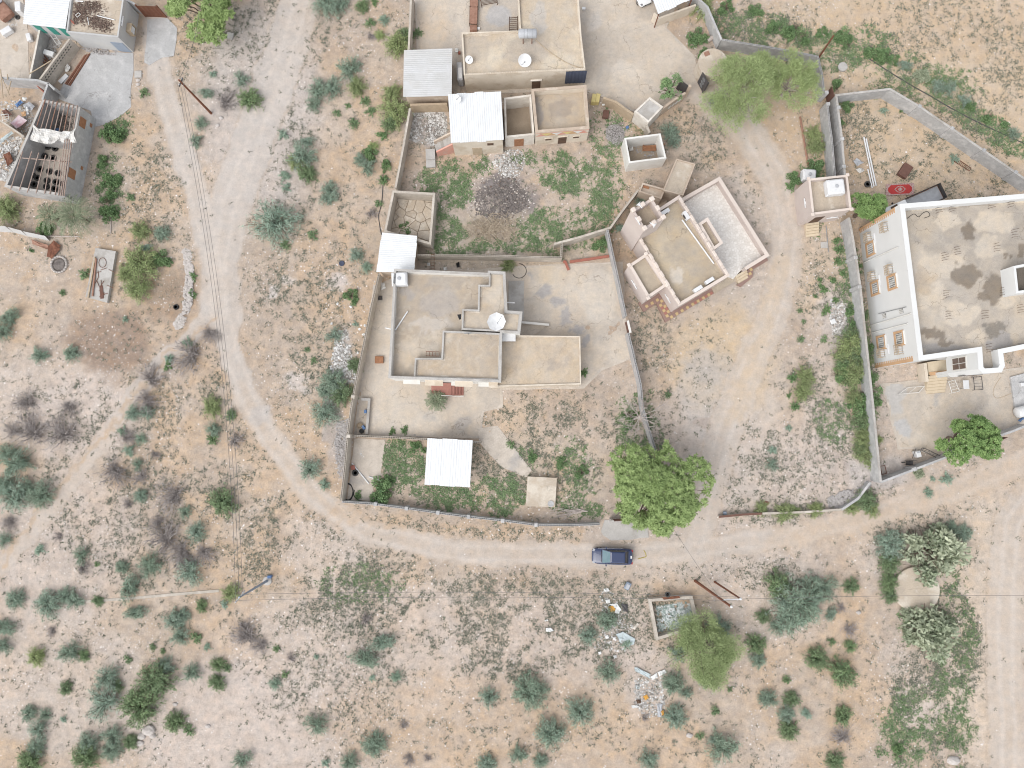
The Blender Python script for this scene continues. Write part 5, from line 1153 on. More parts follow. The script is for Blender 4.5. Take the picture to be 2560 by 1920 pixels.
def place_phrase(dx, dy):
    best = None
    for x, y, r_, ph in LANDM:
        d_ = math.hypot(dx - x, dy - y) / r_
        if best is None or d_ < best[0]: best = (d_, ph)
    return best[1]
rp = random.Random(21)
def plant(k, t, x, y, rt, hf=1.0):
    nm, desc, cat, hz, protos = KIND[k]; rad = rt / 75.0 * (1.5 if k == 'D' else 1.25 if k in 'BO' else 1.3); hgt = rad * hz * hf
    p = w(S(t, x, y), hgt * .5); pr_ = SMALL.get(k, protos) if rt < 50 else protos; crown, stem = pr_[rp.randrange(len(pr_))]
    sx, sy = S(t, x, y); ph = place_phrase(sx * .864, sy * .864)
    size = 'small ' if rt < 48 else ('large ' if rt > 95 else '')
    lab = size + desc + ' ' + ph
    a = rp.uniform(0, 6.28); sc = (rad, rad * rp.uniform(.85, 1.1), hgt / hz)
    z = gz(p.x, p.y) - .03
    if stem is None or rt < 55:
        o = link(nm, crown, None, (p.x, p.y, z)); o.rotation_euler = (0, 0, a); o.scale = sc
    else:
        o = thing(nm, lab, cat, Vector((p.x, p.y, z))); o.rotation_euler = (0, 0, a); o.scale = sc
        link('foliage', crown, o); link('stem', stem, o)
    tag(o, lab, cat, ('bushes of one kind ' if cat == 'bush' else desc + 's ') + ph)
    return o
PL = {
0: 'B960,1170,105 G1240,800,45 D1930,880,85 T1780,800,62 T2080,690,75 G2150,850,95 B890,1400,60 B930,1560,80 B1010,1560,55 T1730,1060,62 T1690,1220,65 T1840,640,35',
1: 'T610,15,130 T725,20,80 T810,590,112 T530,770,92 T660,750,82 T490,900,66 O860,745,90 G980,190,44 G915,50,60 O1070,300,50 O1220,370,118 G1290,300,70 O1205,950,135 O1180,800,85 G1150,1060,80 G940,870,44 G985,960,44 G790,910,28 G695,970,34 G840,1060,46 B1095,1170,48 T400,1350,120 O335,1390,78 G440,1500,82 T440,1220,60 B990,1330,66 B1130,1430,58 B1095,1560,44 O1010,1260,50 T960,1440,78 T900,1370,55 T640,1640,70 T240,1520,48 T230,1160,45 T1100,170,52 B1025,15,34 D990,300,38 T260,1620,40 G1390,280,40',
2: 'B1620,320,85 B1650,460,60 T1770,860,90 T1370,1130,75 T1400,1230,60 O1650,40,105 B1850,60,70 B2120,90,60',
3: 'B220,240,90 B310,320,60 B40,240,60 B470,280,52 B640,300,76 B700,370,64 B900,450,66 B1000,490,76 B1080,510,54 K1330,650,75 T1480,740,58 T1580,760,66 T1700,860,60 B1760,920,50 B1910,1000,58 B2040,1070,48 T2130,1150,56 T1190,560,58 B600,750,62 B690,920,55 B640,1060,30 B1155,955,24 O400,1160,85 O425,1270,80 B410,1440,78 B240,1540,62 B195,1605,48 T1610,1370,42 T1000,960,36',
4: 'O55,140,120 B940,60,66 B925,180,86 O1200,330,88 T1400,360,66 O1200,610,160 B1395,580,84 O1180,830,115 O1080,700,85 G725,705,44 G535,870,30 B1670,730,38 B1660,880,40 T70,1080,92 T30,1210,78 T340,1410,80 T610,1400,68 T1620,1300,48 D1800,1210,70 D1650,1420,115 B1450,1505,38 T1460,1440,40 G1120,40,38 B270,505,24 B380,330,68 T1080,1100,28 D1290,1620,90 T1260,480,50',
5: 'T170,270,178 G250,460,44 T630,50,78 G490,370,45 G1060,100,34 D990,180,48 T870,540,66 B820,890,58 B850,945,42 T680,1240,76 T860,1140,28 G850,1500,62 T660,1630,110 B1290,310,52 O2175,630,66 T950,650,52 G440,1360,24 G495,1460,30',
6: 'B765,460,64 B620,1565,40 T1110,80,55 G200,410,28 T930,320,38 B300,415,18',
7: 'G760,1250,90 B640,1560,90 O820,1500,90 B830,1330,70 G700,1460,90 B600,600,34 B640,700,34 B560,760,36 B450,760,26 O700,1330,120 G800,1400,100 O740,1560,125 B850,1590,80 O650,1430,78 B600,420,38 B620,500,40 B480,840,44 B410,900,22 B510,1020,46 B590,940,30 B700,1010,52 B730,1140,46 G490,1270,30 G290,1270,30 O330,1590,78 B220,1610,40 G310,1120,20 G280,1025,22 B840,1080,28 B800,640,24',
8: 'T130,690,128 T60,600,88 T100,970,130 T350,960,112 T225,920,86 T20,890,88 T40,1350,70 D270,420,110 D540,440,112 D110,420,58 D230,170,85 D590,190,66 D1260,130,92 T1150,250,68 T1265,250,58 D1080,470,62 T1210,480,52 T1110,580,52 D980,740,104 T1190,690,58 D1220,790,58 T1210,960,60 D1110,1040,38 D1500,960,104 T1600,1110,55 D1430,1360,120 D1370,1190,58 D1560,1440,100 D1750,1450,76 T1700,1280,82 T1280,1570,94 T1640,1620,112 D1650,1550,60 T700,1480,76 D700,1590,50 G835,1560,24 T1050,1590,56 T340,1440,48 O1830,200,82 G1990,270,50 T1840,390,64 G1830,480,48 D2020,490,58 G1915,1020,118 D510,1320,34 D80,1180,58 T1060,410,44 D1330,600,40',
9: 'G740,90,102 T600,60,70 T590,260,112 T470,740,86 T590,870,48 B1100,930,108 B880,960,38 B1180,410,32 B1280,400,34 B1380,560,52 B1450,570,36 G2200,520,38 B1140,850,60',
10: 'B1020,260,66 B150,620,54 B425,690,50 B600,760,56 O2160,1070,60 B1010,380,44 G1350,90,30',
11: 'G820,330,80 O760,120,80 B900,160,70 O860,400,66 G800,560,60 B860,80,108 B800,200,84 B875,260,66 O820,480,82 O840,610,80 O905,690,58 O965,480,34 O150,1115,88 O235,1100,46 O420,1090,70 O725,1075,66 G860,1010,86 O905,1085,66 T1550,820,48 T1420,820,24 T1390,940,44 K1310,770,52 K1400,1430,225 T1050,1400,112 G1065,1550,86 T40,690,55 T40,570,38 T180,380,28 O300,70,80 B230,190,38 B180,100,24 K1290,1560,70 T1700,1280,70 T1600,1240,60',
12: 'T130,210,80 T400,245,108 T560,170,66 T640,215,80 G840,220,50 T1110,100,108 T1170,320,90 T1500,390,88 T1570,340,58 T1560,520,82 G1690,530,48 G1740,260,55 O1990,150,78 T1945,245,38 T30,450,90 T20,600,78 O300,700,78 T590,660,98 G720,690,50 G560,970,56 D450,470,38 G1315,615,28 G1405,650,24 G1100,720,34 T920,880,104 G1000,950,58 T900,1100,136 G1340,920,142 G1190,1130,146 T1420,780,76 T1650,830,78 G1880,770,56 G1960,800,36 G1870,930,68 G1510,1270,82 G1630,1340,46 T240,1190,66 T390,1200,58 T330,1330,88 T300,1490,80 G250,1610,104 T760,1440,88 G720,1580,104 T970,1390,86 T950,1510,78 G1115,1440,60 T2080,1590,86 D2130,540,88 D2100,430,46 T550,1240,28 T1790,620,32',
13: 'T1090,580,102 T940,720,108 T520,1300,98 T1030,1470,90 T1030,1375,28 T800,1610,76 T2015,1040,80 T1990,1620,72 D50,600,58 G175,630,30 G250,850,30 T160,930,52 D940,380,46 T1005,890,30 T1215,870,52 D300,720,34 D1330,1580,46 D1490,1580,28 D1270,1300,34 T520,700,24 T600,1620,34',
14: 'T1790,450,98 T1450,660,80 T1680,900,68 T830,390,82 T660,510,76 T830,840,96 T150,1020,128 T235,980,66 T590,1170,112 T330,1370,118 T400,1370,56 T60,1550,72 T240,1600,60 T1400,940,88 T1510,1020,58 T1410,1230,88 G1885,980,24 G1760,1165,38 G2110,590,90 T2130,720,68 T1830,1490,122 T1760,1420,56 G1630,1385,34 T2190,1060,58 G2170,350,58 T1180,1600,78 D1140,1230,30 T990,600,40',
15: 'T290,230,190 T230,360,130 T200,300,150 G100,90,116 T400,130,108 T80,430,88 T490,100,104 T550,330,56 G720,90,72 K1430,480,225 G1060,60,80 G1060,170,68 G430,720,94 G650,850,112 G715,610,54 G550,570,34 G165,900,34 D640,270,34 T20,1060,72 G210,1070,64 T170,1200,70 T330,1190,52 G190,1340,76 G660,1210,78 D660,1410,68 G590,1610,76 B1140,1540,64 D690,460,50 K1250,330,70',
}
for t_, s_ in PL.items():
    for tok in s_.split():
        x, y, rt_ = map(float, tok[1:].split(',')); plant(tok[0], t_, x, y, rt_)

ANCH = [(579, 1254, 'steel pole'), (1560, 1300, 'twin-post pole'), (1455, 1340, 'bottle pit'), (1985, 1265, 'round slab'), (970, 1000, 'white canopy'), (457, 245, 'brown pole'), (190, 330, 'tyre workshop'), (1780, 430, 'pink hut'), (1890, 780, 'big house'), (1170, 1060, 'cistern'), (1400, 620, 'mosque'), (1537, 137, 'water tank'), (925, 160, 'tin shed'), (890, 470, 'cracked-floor room'), (1765, 140, 'rusty pole'), (1320, 1205, 'blue sedan'), (215, 600, 'scrap slab'), (1430, 1070, 'gate tree')]
ORD = 'nearest second third fourth fifth sixth seventh eighth ninth tenth eleventh twelfth thirteenth fourteenth fifteenth sixteenth seventeenth eighteenth nineteenth twentieth'.split()
sets = {}
for o in COL.objects:
    if o.parent is None and o.get('category') in ('shrub', 'bush', 'brushwood'): sets.setdefault(o['label'], []).append(o)
for lab, os_ in sets.items():
    if len(os_) < 2: continue
    mx_, my_ = sum(o.location.x for o in os_) / len(os_), sum(o.location.y for o in os_) / len(os_)
    an_ = min(((wd(x, y), nm) for x, y, nm in ANCH), key=lambda a: math.hypot(a[0].x - mx_, a[0].y - my_))
    os_.sort(key=lambda o: math.hypot(an_[0].x - o.location.x, an_[0].y - o.location.y))
    for k, o in enumerate(os_):
        L_ = lab + (', nearest to ' if k == 0 else ', %s from ' % ORD[min(k, 19)]) + an_[1]
        while len(L_.split()) > 16 and ' the ' in L_: L_ = L_.replace(' the ', ' ', 1)
        o['label'] = L_
# ---- trees
def limb(mb, p0, p1, r0, r1, seed, k=5, wig=.12):
    rr = random.Random(seed); L = (p1 - p0).length; pts = []
    for i in range(k + 1):
        s = i / k; p = p0.lerp(p1, s) + Vector((rr.uniform(-1, 1), rr.uniform(-1, 1), rr.uniform(-.4, .4))) * wig * L * .5 * math.sin(s * 3.14); pts.append(p)
    mb.tube(pts, [r0 + (r1 - r0) * i / k for i in range(k + 1)], 7)
def tree(name, label, cat, t, x, y, R, hc, mt, rosettes, L, Wd, per, seed, rz=.55, bark='bark', lobes=16, gap=.30, strands=False, trunk_r=.22, top_h=None, group=None):
    rng = np.random.default_rng(seed); c = w(S(t, x, y), hc); z0 = gz(c.x, c.y) - .05
    root = thing(name, label, cat, Vector((c.x, c.y, z0)), group)
    la = sph(rng, lobes, .0, .97); lc = la * rng.uniform(.45, .8, (lobes, 1)); lr = rng.uniform(.18, .36, lobes)
    k = rng.integers(0, lobes, rosettes); d = sph(rng, rosettes, -.35, 1); C = lc[k] + d * (lr[k] * (.55 + .45 * rng.random(rosettes) ** .5))[:, None]
    # thin out where a coarse noise says there is a gap
    nz = vnoise(C[:, 0] * 3 + seed, C[:, 1] * 3, 1.0, 2) * .6 + vnoise(C[:, 0] * 7, C[:, 1] * 7 + C[:, 2] * 5, 1.0, 3) * .4
    keep = nz > gap; C, d, k = C[keep], d[keep], k[keep]
    C = C * np.array([R, R, R * rz]); Cz = hc - z0 - R * rz * .35; C[:, 2] += Cz
    n = len(C); az = rng.uniform(0, 6.28, (n, 1)) + np.arange(per)[None] * 6.2832 / per + rng.normal(size=(n, per)) * .25
    if strands: A = np.repeat(d, per, 0) + rng.normal(size=(n * per, 3)) * .8
    else:
        A = np.stack([np.cos(az), np.sin(az), rng.uniform(-.55, .25, (n, per))], -1).reshape(-1, 3)
    Ln = rng.uniform(.65, 1.2, n * per) * L; CC = np.repeat(C, per, 0) + nrm(A) * (Ln * .5)[:, None] + rng.normal(size=(n * per, 3)) * L * (.5 if strands else .08)
    V, F = leaves(CC, A, Ln, rng.uniform(.7, 1.2, n * per) * Wd, rng=rng)
    vals = np.clip(np.repeat(rng.random(n) * .55 + rng.random(lobes)[k] * .3, per) + rng.random(n * per) * .3, 0, 1)
    link('crown', mesh_np('crown', V, F, mt, vals), root)
    tb = MB(); top = Vector((0, 0, Cz + R * rz * .1)); fork = Vector((0, 0, Cz * .45))
    tb.tube([Vector((0, 0, -.1)), Vector((.08, .05, Cz * .2)), fork], [trunk_r * 1.25, trunk_r, trunk_r * .85], 10)
    me = bpy.data.meshes.new('trunk'); me.from_pydata(tb.v, [], tb.f); me.materials.append(m(bark)); link('trunk', me, root)
    lb = MB()
    for i in range(lobes):
        e = Vector((lc[i][0] * R, lc[i][1] * R, lc[i][2] * R * rz + Cz)); limb(lb, fork, e, trunk_r * .5, .025, seed + i, 5, .15)
        for j in range(3):
            e2 = e + Vector(rng.normal(size=3)) * lr[i] * R * .5; limb(lb, fork.lerp(e, .65), e2, .04, .012, seed + 40 * j + i, 4, .15)
    me = bpy.data.meshes.new('limbs'); me.from_pydata(lb.v, [], lb.f); me.materials.append(m(bark)); link('limbs', me, root)
    return root
tree('neem_tree', 'big bright green spreading tree over the compound gate', 'tree', 10, 1285, 905, 6.0, 5.0, 'leaf_neem', 2300, .40, .13, 13, 31, rz=.6, lobes=32, gap=.31, trunk_r=.3)
tree('neem_tree', 'round dark-green tree leaning over the big house yard wall', 'tree', 11, 1740, 475, 3.5, 4.0, 'leaf_neem_dark', 1100, .30, .13, 12, 32, rz=.8, lobes=18, gap=.22)
tree('neem_tree', 'bright green tree over the rusty corrugated gate', 'tree', 0, 1740, 15, 4.9, 4.5, 'leaf_neem', 1300, .40, .14, 13, 33, rz=.6, lobes=18, gap=.30)
tree('neem_tree', 'dense green tree between the pink hut and the white truck', 'tree', 7, 870, 130, 2.6, 3.4, 'leaf_neem_dark', 1000, .24, .1, 12, 34, rz=.9, lobes=16, gap=.18)
tree('feathery_tree', 'big yellow-green feathery tree by the ornate black gate', 'tree', 2, 2010, 740, 5.0, 4.2, 'leaf_olive', 3600, .34, .05, 10, 35, rz=.6, lobes=30, gap=.40, strands=True, bark='bark_pale')
tree('feathery_tree', 'feathery yellow-green tree top against the grey wall behind the black gate', 'tree', 3, 230, 690, 3.5, 4.0, 'leaf_olive', 2000, .34, .05, 10, 36, rz=.6, lobes=18, gap=.40, strands=True, bark='bark_pale')
tree('feathery_tree', 'yellow-green feathery tree leaning over the bottle-filled pit', 'tree', 14, 1670, 650, 4.5, 2.4, 'leaf_olive', 3600, .30, .045, 10, 37, rz=.5, lobes=30, gap=.33, strands=True, trunk_r=.14)
tree('sapling', 'thin sparse sapling with bright leaves beside the gate room', 'tree', 2, 1390, 750, 1.9, 2.6, 'leaf_bright', 260, .26, .1, 7, 38, rz=.6, lobes=14, gap=.45, trunk_r=.07)
# bare tree leaning over the wall
rb = random.Random(5); c = W(10, 1110, 300, 1.6); root = thing('bare_tree', 'leafless pale tree spreading over the grey compound wall', 'tree', Vector((c.x - .5, c.y, 0)))
tb = MB(); tb.tube([root.location + Vector((0, 0, -.1)), root.location + Vector((.15, .1, 1.0)), root.location + Vector((.3, .1, 1.9))], [.13, .1, .07], 8); tb.build('trunk', 'bark_pale', root)
lb = MB(); f0 = root.location + Vector((.3, .1, 1.85))
def twig(p, d, L, r, dep):
    e = p + d * L; limb(lb, p, e, r, r * .5, rb.random() * 1e6, 3, .16)
    if dep < 3:
        for _ in range(4 if dep < 2 else 3):
            s = rb.uniform(.35, 1); nd = (d + Vector((rb.gauss(0, .55), rb.gauss(0, .55), rb.gauss(0, .25)))).normalized(); twig(p.lerp(e, s), nd, L * rb.uniform(.45, .7), r * .5, dep + 1)
for k in range(11): a = k * .571 + rb.uniform(-.2, .2); twig(f0, Vector((math.cos(a), math.sin(a), rb.uniform(.1, .6))).normalized(), rb.uniform(1.4, 2.3), .045, 0)
lb.build('limbs', 'bark_pale', root)
# palms
def palm(label, t, x, y, R, hc, n, seed, up=.55):
    rng = np.random.default_rng(seed); c = w(S(t, x, y), hc); root = thing('date_palm', label, 'palm', Vector((c.x, c.y, 0)))
    MB().tube([root.location + Vector((0, 0, -.1)), root.location + Vector((.05, 0, hc * .6)), root.location + Vector((0, 0, hc))], [.26, .2, .18], 10).build('trunk', 'bark', root)
    for i in range(n):
        a = 2.4 * i; e = up * (1 - i / n) + .1; s = np.linspace(0, 1, 9); L = R * rng.uniform(.85, 1.1)
        px = L * s * math.cos(e); pz = L * (s * math.sin(e) * 1.1 - .55 * s ** 2.2); P = np.stack([px * math.cos(a), px * math.sin(a), pz + hc], 1)
        tt = np.repeat(np.linspace(.16, 1, 26), 2); sg = np.tile([1, -1], 26); k = np.minimum((tt * 8).astype(int), 7); fr = (tt * 8 - k)[:, None]; C = P[k] * (1 - fr) + P[k + 1] * fr; d = nrm(P[k + 1] - P[k])
        side = np.stack([-math.sin(a) * sg, math.cos(a) * sg, np.zeros(len(sg))], 1); A = nrm(side * .75 + d * .7 + rng.normal(size=C.shape) * .1 + np.array([0, 0, .15])); LL = R * .2 * (1.15 - .6 * tt) 
        V, F = leaves(C + A * LL[:, None] * .5, A, LL, .045, rng=rng); V2, F2 = ribbons(P[None], .03, .008)
        link('frond', mesh_np('frond', np.concatenate([V, V2]), np.concatenate([F, F2 + len(V)]), 'leaf_palm', np.concatenate([rng.random(len(F)), np.full(len(F2), .9)])), root)
palm('grey-green date palm with drooping fronds below the tyre workshop', 4, 640, 200, 2.7, 2.6, 34, 51)
palm('pale date palm with loose fronds beside the white tin fence', 4, 430, 210, 1.9, 1.8, 22, 53)
palm('small dark date palm beside the red porch steps', 9, 1560, 140, 1.35, 1.0, 26, 52)
# ================================================================ smaller things
def copy_tree(o, loc, rz=None, label=None, group=None):
    r = o.copy(); COL.objects.link(r); r.location = loc
    if rz is not None: r.rotation_euler = (0, 0, rz)
    if label: r['label'] = label
    if group: r['group'] = group
    for ch in list(o.children):
        c = ch.copy(); COL.objects.link(c); c.parent = r
        for g in ch.children:
            d = g.copy(); COL.objects.link(d); d.parent = c
    return r
def lying(name, label, cat, t, x0, y0, x1, y1, r, mt, z=None, parent=None, n=8, group=None):
    z = r + .03 if z is None else z; a, b = W(t, x0, y0, z), W(t, x1, y1, z)
    return MB().tube([a, a.lerp(b, .5) + Vector((0, 0, -.01)), b], r, n).build(name, mt, parent, label, cat, group)
def on_box(name, label, cat, t, x, y, size, mt, z=0.0, rz=0.0, bev=.02, group=None, parent=None):
    p = W(t, x, y, z + size[2] / 2); return MB().box((p.x, p.y, z + size[2] / 2 - .003), size, rz, min(bev, min(size) * .3)).build(name, mt, parent, label, cat, group)
def sheet(name, label, cat, t, pts, mt, z=.06, seed=0, bend=.06, th=.02, group=None):
    """crumpled flat piece lying loose: fan of triangles with uneven heights"""
    rr = random.Random(seed); P = ww(q(t, *pts), z); c = cen(P); out = []
    for a, b in zip(P, P[1:] + P[:1]): out += [a, a.lerp(b, .5) + (c.xy - a.lerp(b, .5).xy).to_3d() * rr.uniform(-.02, .1)]
    top = [Vector((p.x, p.y, z + rr.uniform(0, bend))) for p in out]; mid = [Vector((c.x + (p.x - c.x) * .5, c.y + (p.y - c.y) * .5, z + rr.uniform(0, bend * 1.5))) for p in out]; n = len(top)
    vs = top + mid + [Vector((c.x, c.y, z + bend * .8))] + [p - Vector((0, 0, th)) for p in top]
    fs = [[i, (i + 1) % n, n + (i + 1) % n, n + i] for i in range(n)] + [[n + i, n + (i + 1) % n, 2 * n] for i in range(n)] + [[i, 2 * n + 1 + i, 2 * n + 1 + (i + 1) % n, (i + 1) % n] for i in range(n)] + [[2 * n + 1 + i for i in reversed(range(n))]]
    return MB().add(vs, fs).build(name, mt, None, label, cat, group)
def tyre_proto():
    r = thing('tyre', 'x', 'tyre', Vector((0, 0, 0)))
    MB().lathe((0, 0, 0), [(.2, .06), (.24, .0), (.33, .0), (.37, .06), (.37, .17), (.33, .22), (.24, .22), (.2, .17), (.2, .06)], 22).build('tread', 'rubber', r, smooth=True)
    return r
TY = tyre_proto()
TYP = [(360, 1255), (415, 1268), (475, 1282), (325, 1330), (385, 1350), (455, 1368), (285, 1440), (345, 1462), (425, 1482), (500, 1497), (280, 1512), (322, 1537), (240, 1582), (295, 1592), (405, 1560), (482, 1572), (400, 1612), (470, 1630), (545, 1590)]
lab_in = 'old black tyre stored on the floor of the roofless workshop'; gr_in = 'tyres inside the workshop'
first = True
def tyre(t, x, y, label, group=None, z=.02, s=1.0, tilt=None):
    p = W(t, x, y, z + .1); o = copy_tree(TY, Vector((p.x, p.y, z)), random.uniform(0, 6), label, group); o.scale = (s, s, s)
    if tilt: o.rotation_euler = tilt
    return o
for x, y in TYP: tyre(0, x, y, lab_in, gr_in, .06)
tyre(0, 375, 960, 'large tyre leaning on the wall of the workshop north bay', None, .45, 1.25, (1.1, 0, .5))
tyre(0, 480, 965, 'tyre lying in the workshop north bay', None, .06)
tyre(9, 858, 768, 'lone tyre beside the white pipes in the walled corner yard', None, .04)
tyre(3, 860, 1592, 'lone tyre at the end of the white pipes in the weedy lot', None, .02)
tyre(14, 1345, 160, 'tyre lying on the wall of the bottle-filled pit', None, 1.0, .85)
tyre(0, 150, 148, 'small tyre lying beside the white tin shed', None, .04, .75)
tyre(9, 912, 408, 'tyre standing behind the planter wall', None, .04, .75)
for ch in list(TY.children): bpy.data.objects.remove(ch)
bpy.data.objects.remove(TY)

# ---- sedan
def wheel(mb_parent, x, y, r, f, l, org):
    pass
def car_loft(st):
    vs, fs = [], []; k = 17
    for (x, hw, zt, zl) in st:
        half = [(0, zt), (hw * .55, zt - .006), (hw * .82, zt - .03), (hw * .95, zt - .09), (hw, zt - .24), (hw, zl + .18), (hw * .96, zl + .04), (hw * .5, zl), (0, zl)]
        ring_ = half + [(-y, z) for y, z in half[1:-1][::-1]] + [(-half[0][0], half[0][1])]
        vs += [(x, y, z) for y, z in ring_[:16]]
    n = 16
    for i in range(len(st) - 1):
        for j in range(n): fs.append([i * n + j, i * n + (j + 1) % n, (i + 1) * n + (j + 1) % n, (i + 1) * n + j])
    fs += [list(range(n))[::-1], [(len(st) - 1) * n + j for j in range(n)]]
    return vs, fs
def sedan(label, loc, rz, paint, name='sedan', glass='glass_teal'):
    r = thing(name, label, 'car', Vector((0, 0, 0)))
    vs, fs = car_loft([(0, .58, .60, .34), (.05, .68, .66, .27), (.2, .80, .72, .22), (.5, .87, .80, .2), (.95, .895, .88, .2), (1.25, .90, .94, .2), (2.0, .91, .97, .2), (3.0, .91, .99, .2), (3.8, .90, 1.0, .2), (4.2, .87, .99, .22), (4.42, .83, .95, .26), (4.52, .78, .85, .3), (4.56, .72, .72, .36)])
    MB().add(vs, fs).build('body', paint, r, smooth=True)
    bx0, bx1, tx0, tx1, wb, wt, zb, zt = 1.12, 4.02, 1.98, 3.62, .83, .61, .92, 1.44
    bot = [(bx0, -wb * .93), (bx0, wb * .93), (bx1, wb * .92), (bx1, -wb * .92)]; top = [(tx0, -wt), (tx0, wt), (tx1, wt * .98), (tx1, -wt * .98)]
    t = MB(); ins_ = [(tx0 + .14, -wt * .8), (tx0 + .14, wt * .8), (tx1 - .16, wt * .8), (tx1 - .16, -wt * .8)]
    t.add([(x, y, zb) for x, y in bot] + [(x, y, zt - .05) for x, y in top] + [(x, y, zt) for x, y in ins_], [[0, 1, 5, 4], [1, 2, 6, 5], [2, 3, 7, 6], [3, 0, 4, 7], [4, 5, 9, 8], [5, 6, 10, 9], [6, 7, 11, 10], [7, 4, 8, 11], [8, 9, 10, 11]])
    t.build('cabin', paint, r)
    def pane(nm, p0, p1, p2, p3, k=.9, mtt=glass):
        P = [Vector(a) for a in (p0, p1, p2, p3)]; c = sum(P, Vector()) / 4; nn = (P[1] - P[0]).cross(P[3] - P[0]).normalized()
        if nn.dot(c - Vector((2.7, 0, .9))) < 0: nn = -nn
        t = MB(); t.add([c + (p - c) * k + nn * .012 for p in P], [[0, 1, 2, 3]]); return t.build(nm, mtt, r)
    T3 = [(x, y, zt - .05) for x, y in top]; B3 = [(x, y, zb) for x, y in bot]
    L_ = lambda a, b, s: tuple(Vector(a).lerp(Vector(b), s))
    pane('windscreen', B3[0], B3[1], T3[1], T3[0], .92); pane('rear_window', B3[2], B3[3], T3[3], T3[2], .88, 'glass_dark')
    for a, b in ((1, 2), (3, 0)):
        for s0, s1 in ((.13, .5), (.53, .9)):
            if a == 3: s0, s1 = 1 - s1, 1 - s0
            lo0, lo1 = L_(B3[a], B3[b], s0), L_(B3[a], B3[b], s1); hi0, hi1 = L_(T3[a], T3[b], max(0, s0 * 1.15 - .12)), L_(T3[a], T3[b], min(1, s1 * 1.15 - .05))
            pane('side_window', L_(lo0, hi0, .18), L_(lo1, hi1, .18), L_(lo1, hi1, .94), L_(lo0, hi0, .94), .96, 'glass_dark')
    for sg in (-1, 1):
        for x in (.82, 3.55):
            o = MB().lathe((x, sg * .80, .31), [(.19, -.1), (.29, -.1), (.315, -.06), (.315, .06), (.29, .1), (.19, .1), (.19, -.1)], 20, (0, 1, 0)).build('wheel', 'rubber', r, smooth=True)
            MB().lathe((x, sg * (.80 + .06), .31), [(.01, .03 * sg), (.1, .035 * sg), (.19, .02 * sg), (.19, -.06)], 14, (0, 1, 0)).build('rim', 'chrome', o)
        MB().box((.2, sg * .66, .66), (.26, .3, .12), sg * -.35, .02).build('headlight', 'chrome', r)
        MB().box((4.47, sg * .68, .82), (.16, .26, .16), sg * .2, .02).build('taillight', 'lamp_red', r)
        o = MB().box((1.55, sg * .98, 1.0), (.14, .2, .13), 0, .03).build('wing_mirror', paint, r)
        for x in (2.35, 3.3): MB().box((x, sg * .905, .84), (.16, .03, .03)).build('door_handle', 'chrome', r)
        MB().box((1.9, sg * .885, .955), (2.6, .02, .015)).build('window_trim', 'chrome', r)
    MB().box((.03, 0, .52), (.06, 1.0, .16), 0, .02).build('grille', 'black_plastic', r); MB().box((4.55, 0, .55), (.06, 1.2, .1), 0, .02).build('rear_bumper', 'black_plastic', r)
    MB().box((4.36, 0, .985), (.16, .3, .012)).build('boot_sticker', 'white_plastic', r); MB().box((1.02, 0, .925), (.05, 1.3, .02)).build('bonnet_gap', 'black_plastic', r)
    MB().box((1.62, -.1, 1.12), (.1, .16, .04)).build('dashboard_paper', 'white_plastic', r)
    MB().box((4.02, 0, 1.0), (.05, 1.4, .02)).build('boot_gap', 'black_plastic', r)
    r.rotation_euler = (0, 0, rz); r.location = loc; return r
c = W(10, 866, 1488, .6); d_ = Vector((math.cos(RAD(-1.5)), math.sin(RAD(-1.5)), 0)); o0 = c - d_ * 2.28
sedan('dark blue sedan parked on the dirt track below the big gate tree', Vector((o0.x, o0.y, gz(c.x, c.y) - .01)), RAD(-1.5), 'car_blue')
c = W(2, 1205, 5, .7); sedan('white car half under the carport roof at the top courtyard', Vector((c.x - .5, c.y - .4, .03)), RAD(115), 'car_white', glass='glass_dark')
# ---- white truck with dark bed
FL, RL = w((2262, 497), 1.5), w((2352, 457), 1.5); f = (FL - RL).normalized(); f.z = 0; l = Vector((-f.y, f.x, 0)); l = l if l.y < 0 else -l
bl, bw = (FL - RL).length, 1.8; rzt = math.atan2(f.y, f.x); mid = (FL + RL) / 2 + l * bw / 2; mid.z = 0
r = thing('pickup_truck', 'white-cabbed truck with a long dark cargo bed behind the big house', 'truck', mid.copy())
def tb_(along, lat, z, size, nm, mt, bev=.02): p = mid + f * along + l * lat; return MB().box((p.x, p.y, z), size, rzt, bev).build(nm, mt, r)
tb_(0, 0, .75, (bl, bw, .12), 'bed_floor', 'rust_light'); tb_(0, -bw / 2, 1.15, (bl, .06, .75), 'bed_side', 'dark_metal'); tb_(0, bw / 2, 1.15, (bl, .06, .75), 'bed_side', 'dark_metal'); tb_(-bl / 2, 0, 1.1, (.06, bw, .65), 'tailgate', 'dark_metal')
tb_(0, 0, .83, (bl * .96, bw * .9, .04), 'bed_liner', 'grey_sheet')
ca = bl / 2 + .1
cb = MB(); prof = [(0, .5), (0, 1.35), (.12, 1.85), (.35, 1.95), (1.15, 1.93), (1.75, 1.25), (2.45, 1.1), (2.75, .95), (2.8, .5)]; n = len(prof)
vs = []
for s in (-1, 1):
    for x, z in prof: p = mid + f * (ca + x) + l * s * (bw / 2 - .02 - (.1 if z > 1.4 else 0)); vs.append((p.x, p.y, z))
cb.add(vs, [list(range(n)), [2 * n - 1 - i for i in range(n)]] + [[i, i + n, (i + 1) % n + n, (i + 1) % n] for i in range(n)]); cb.build('cab', 'car_white', r)
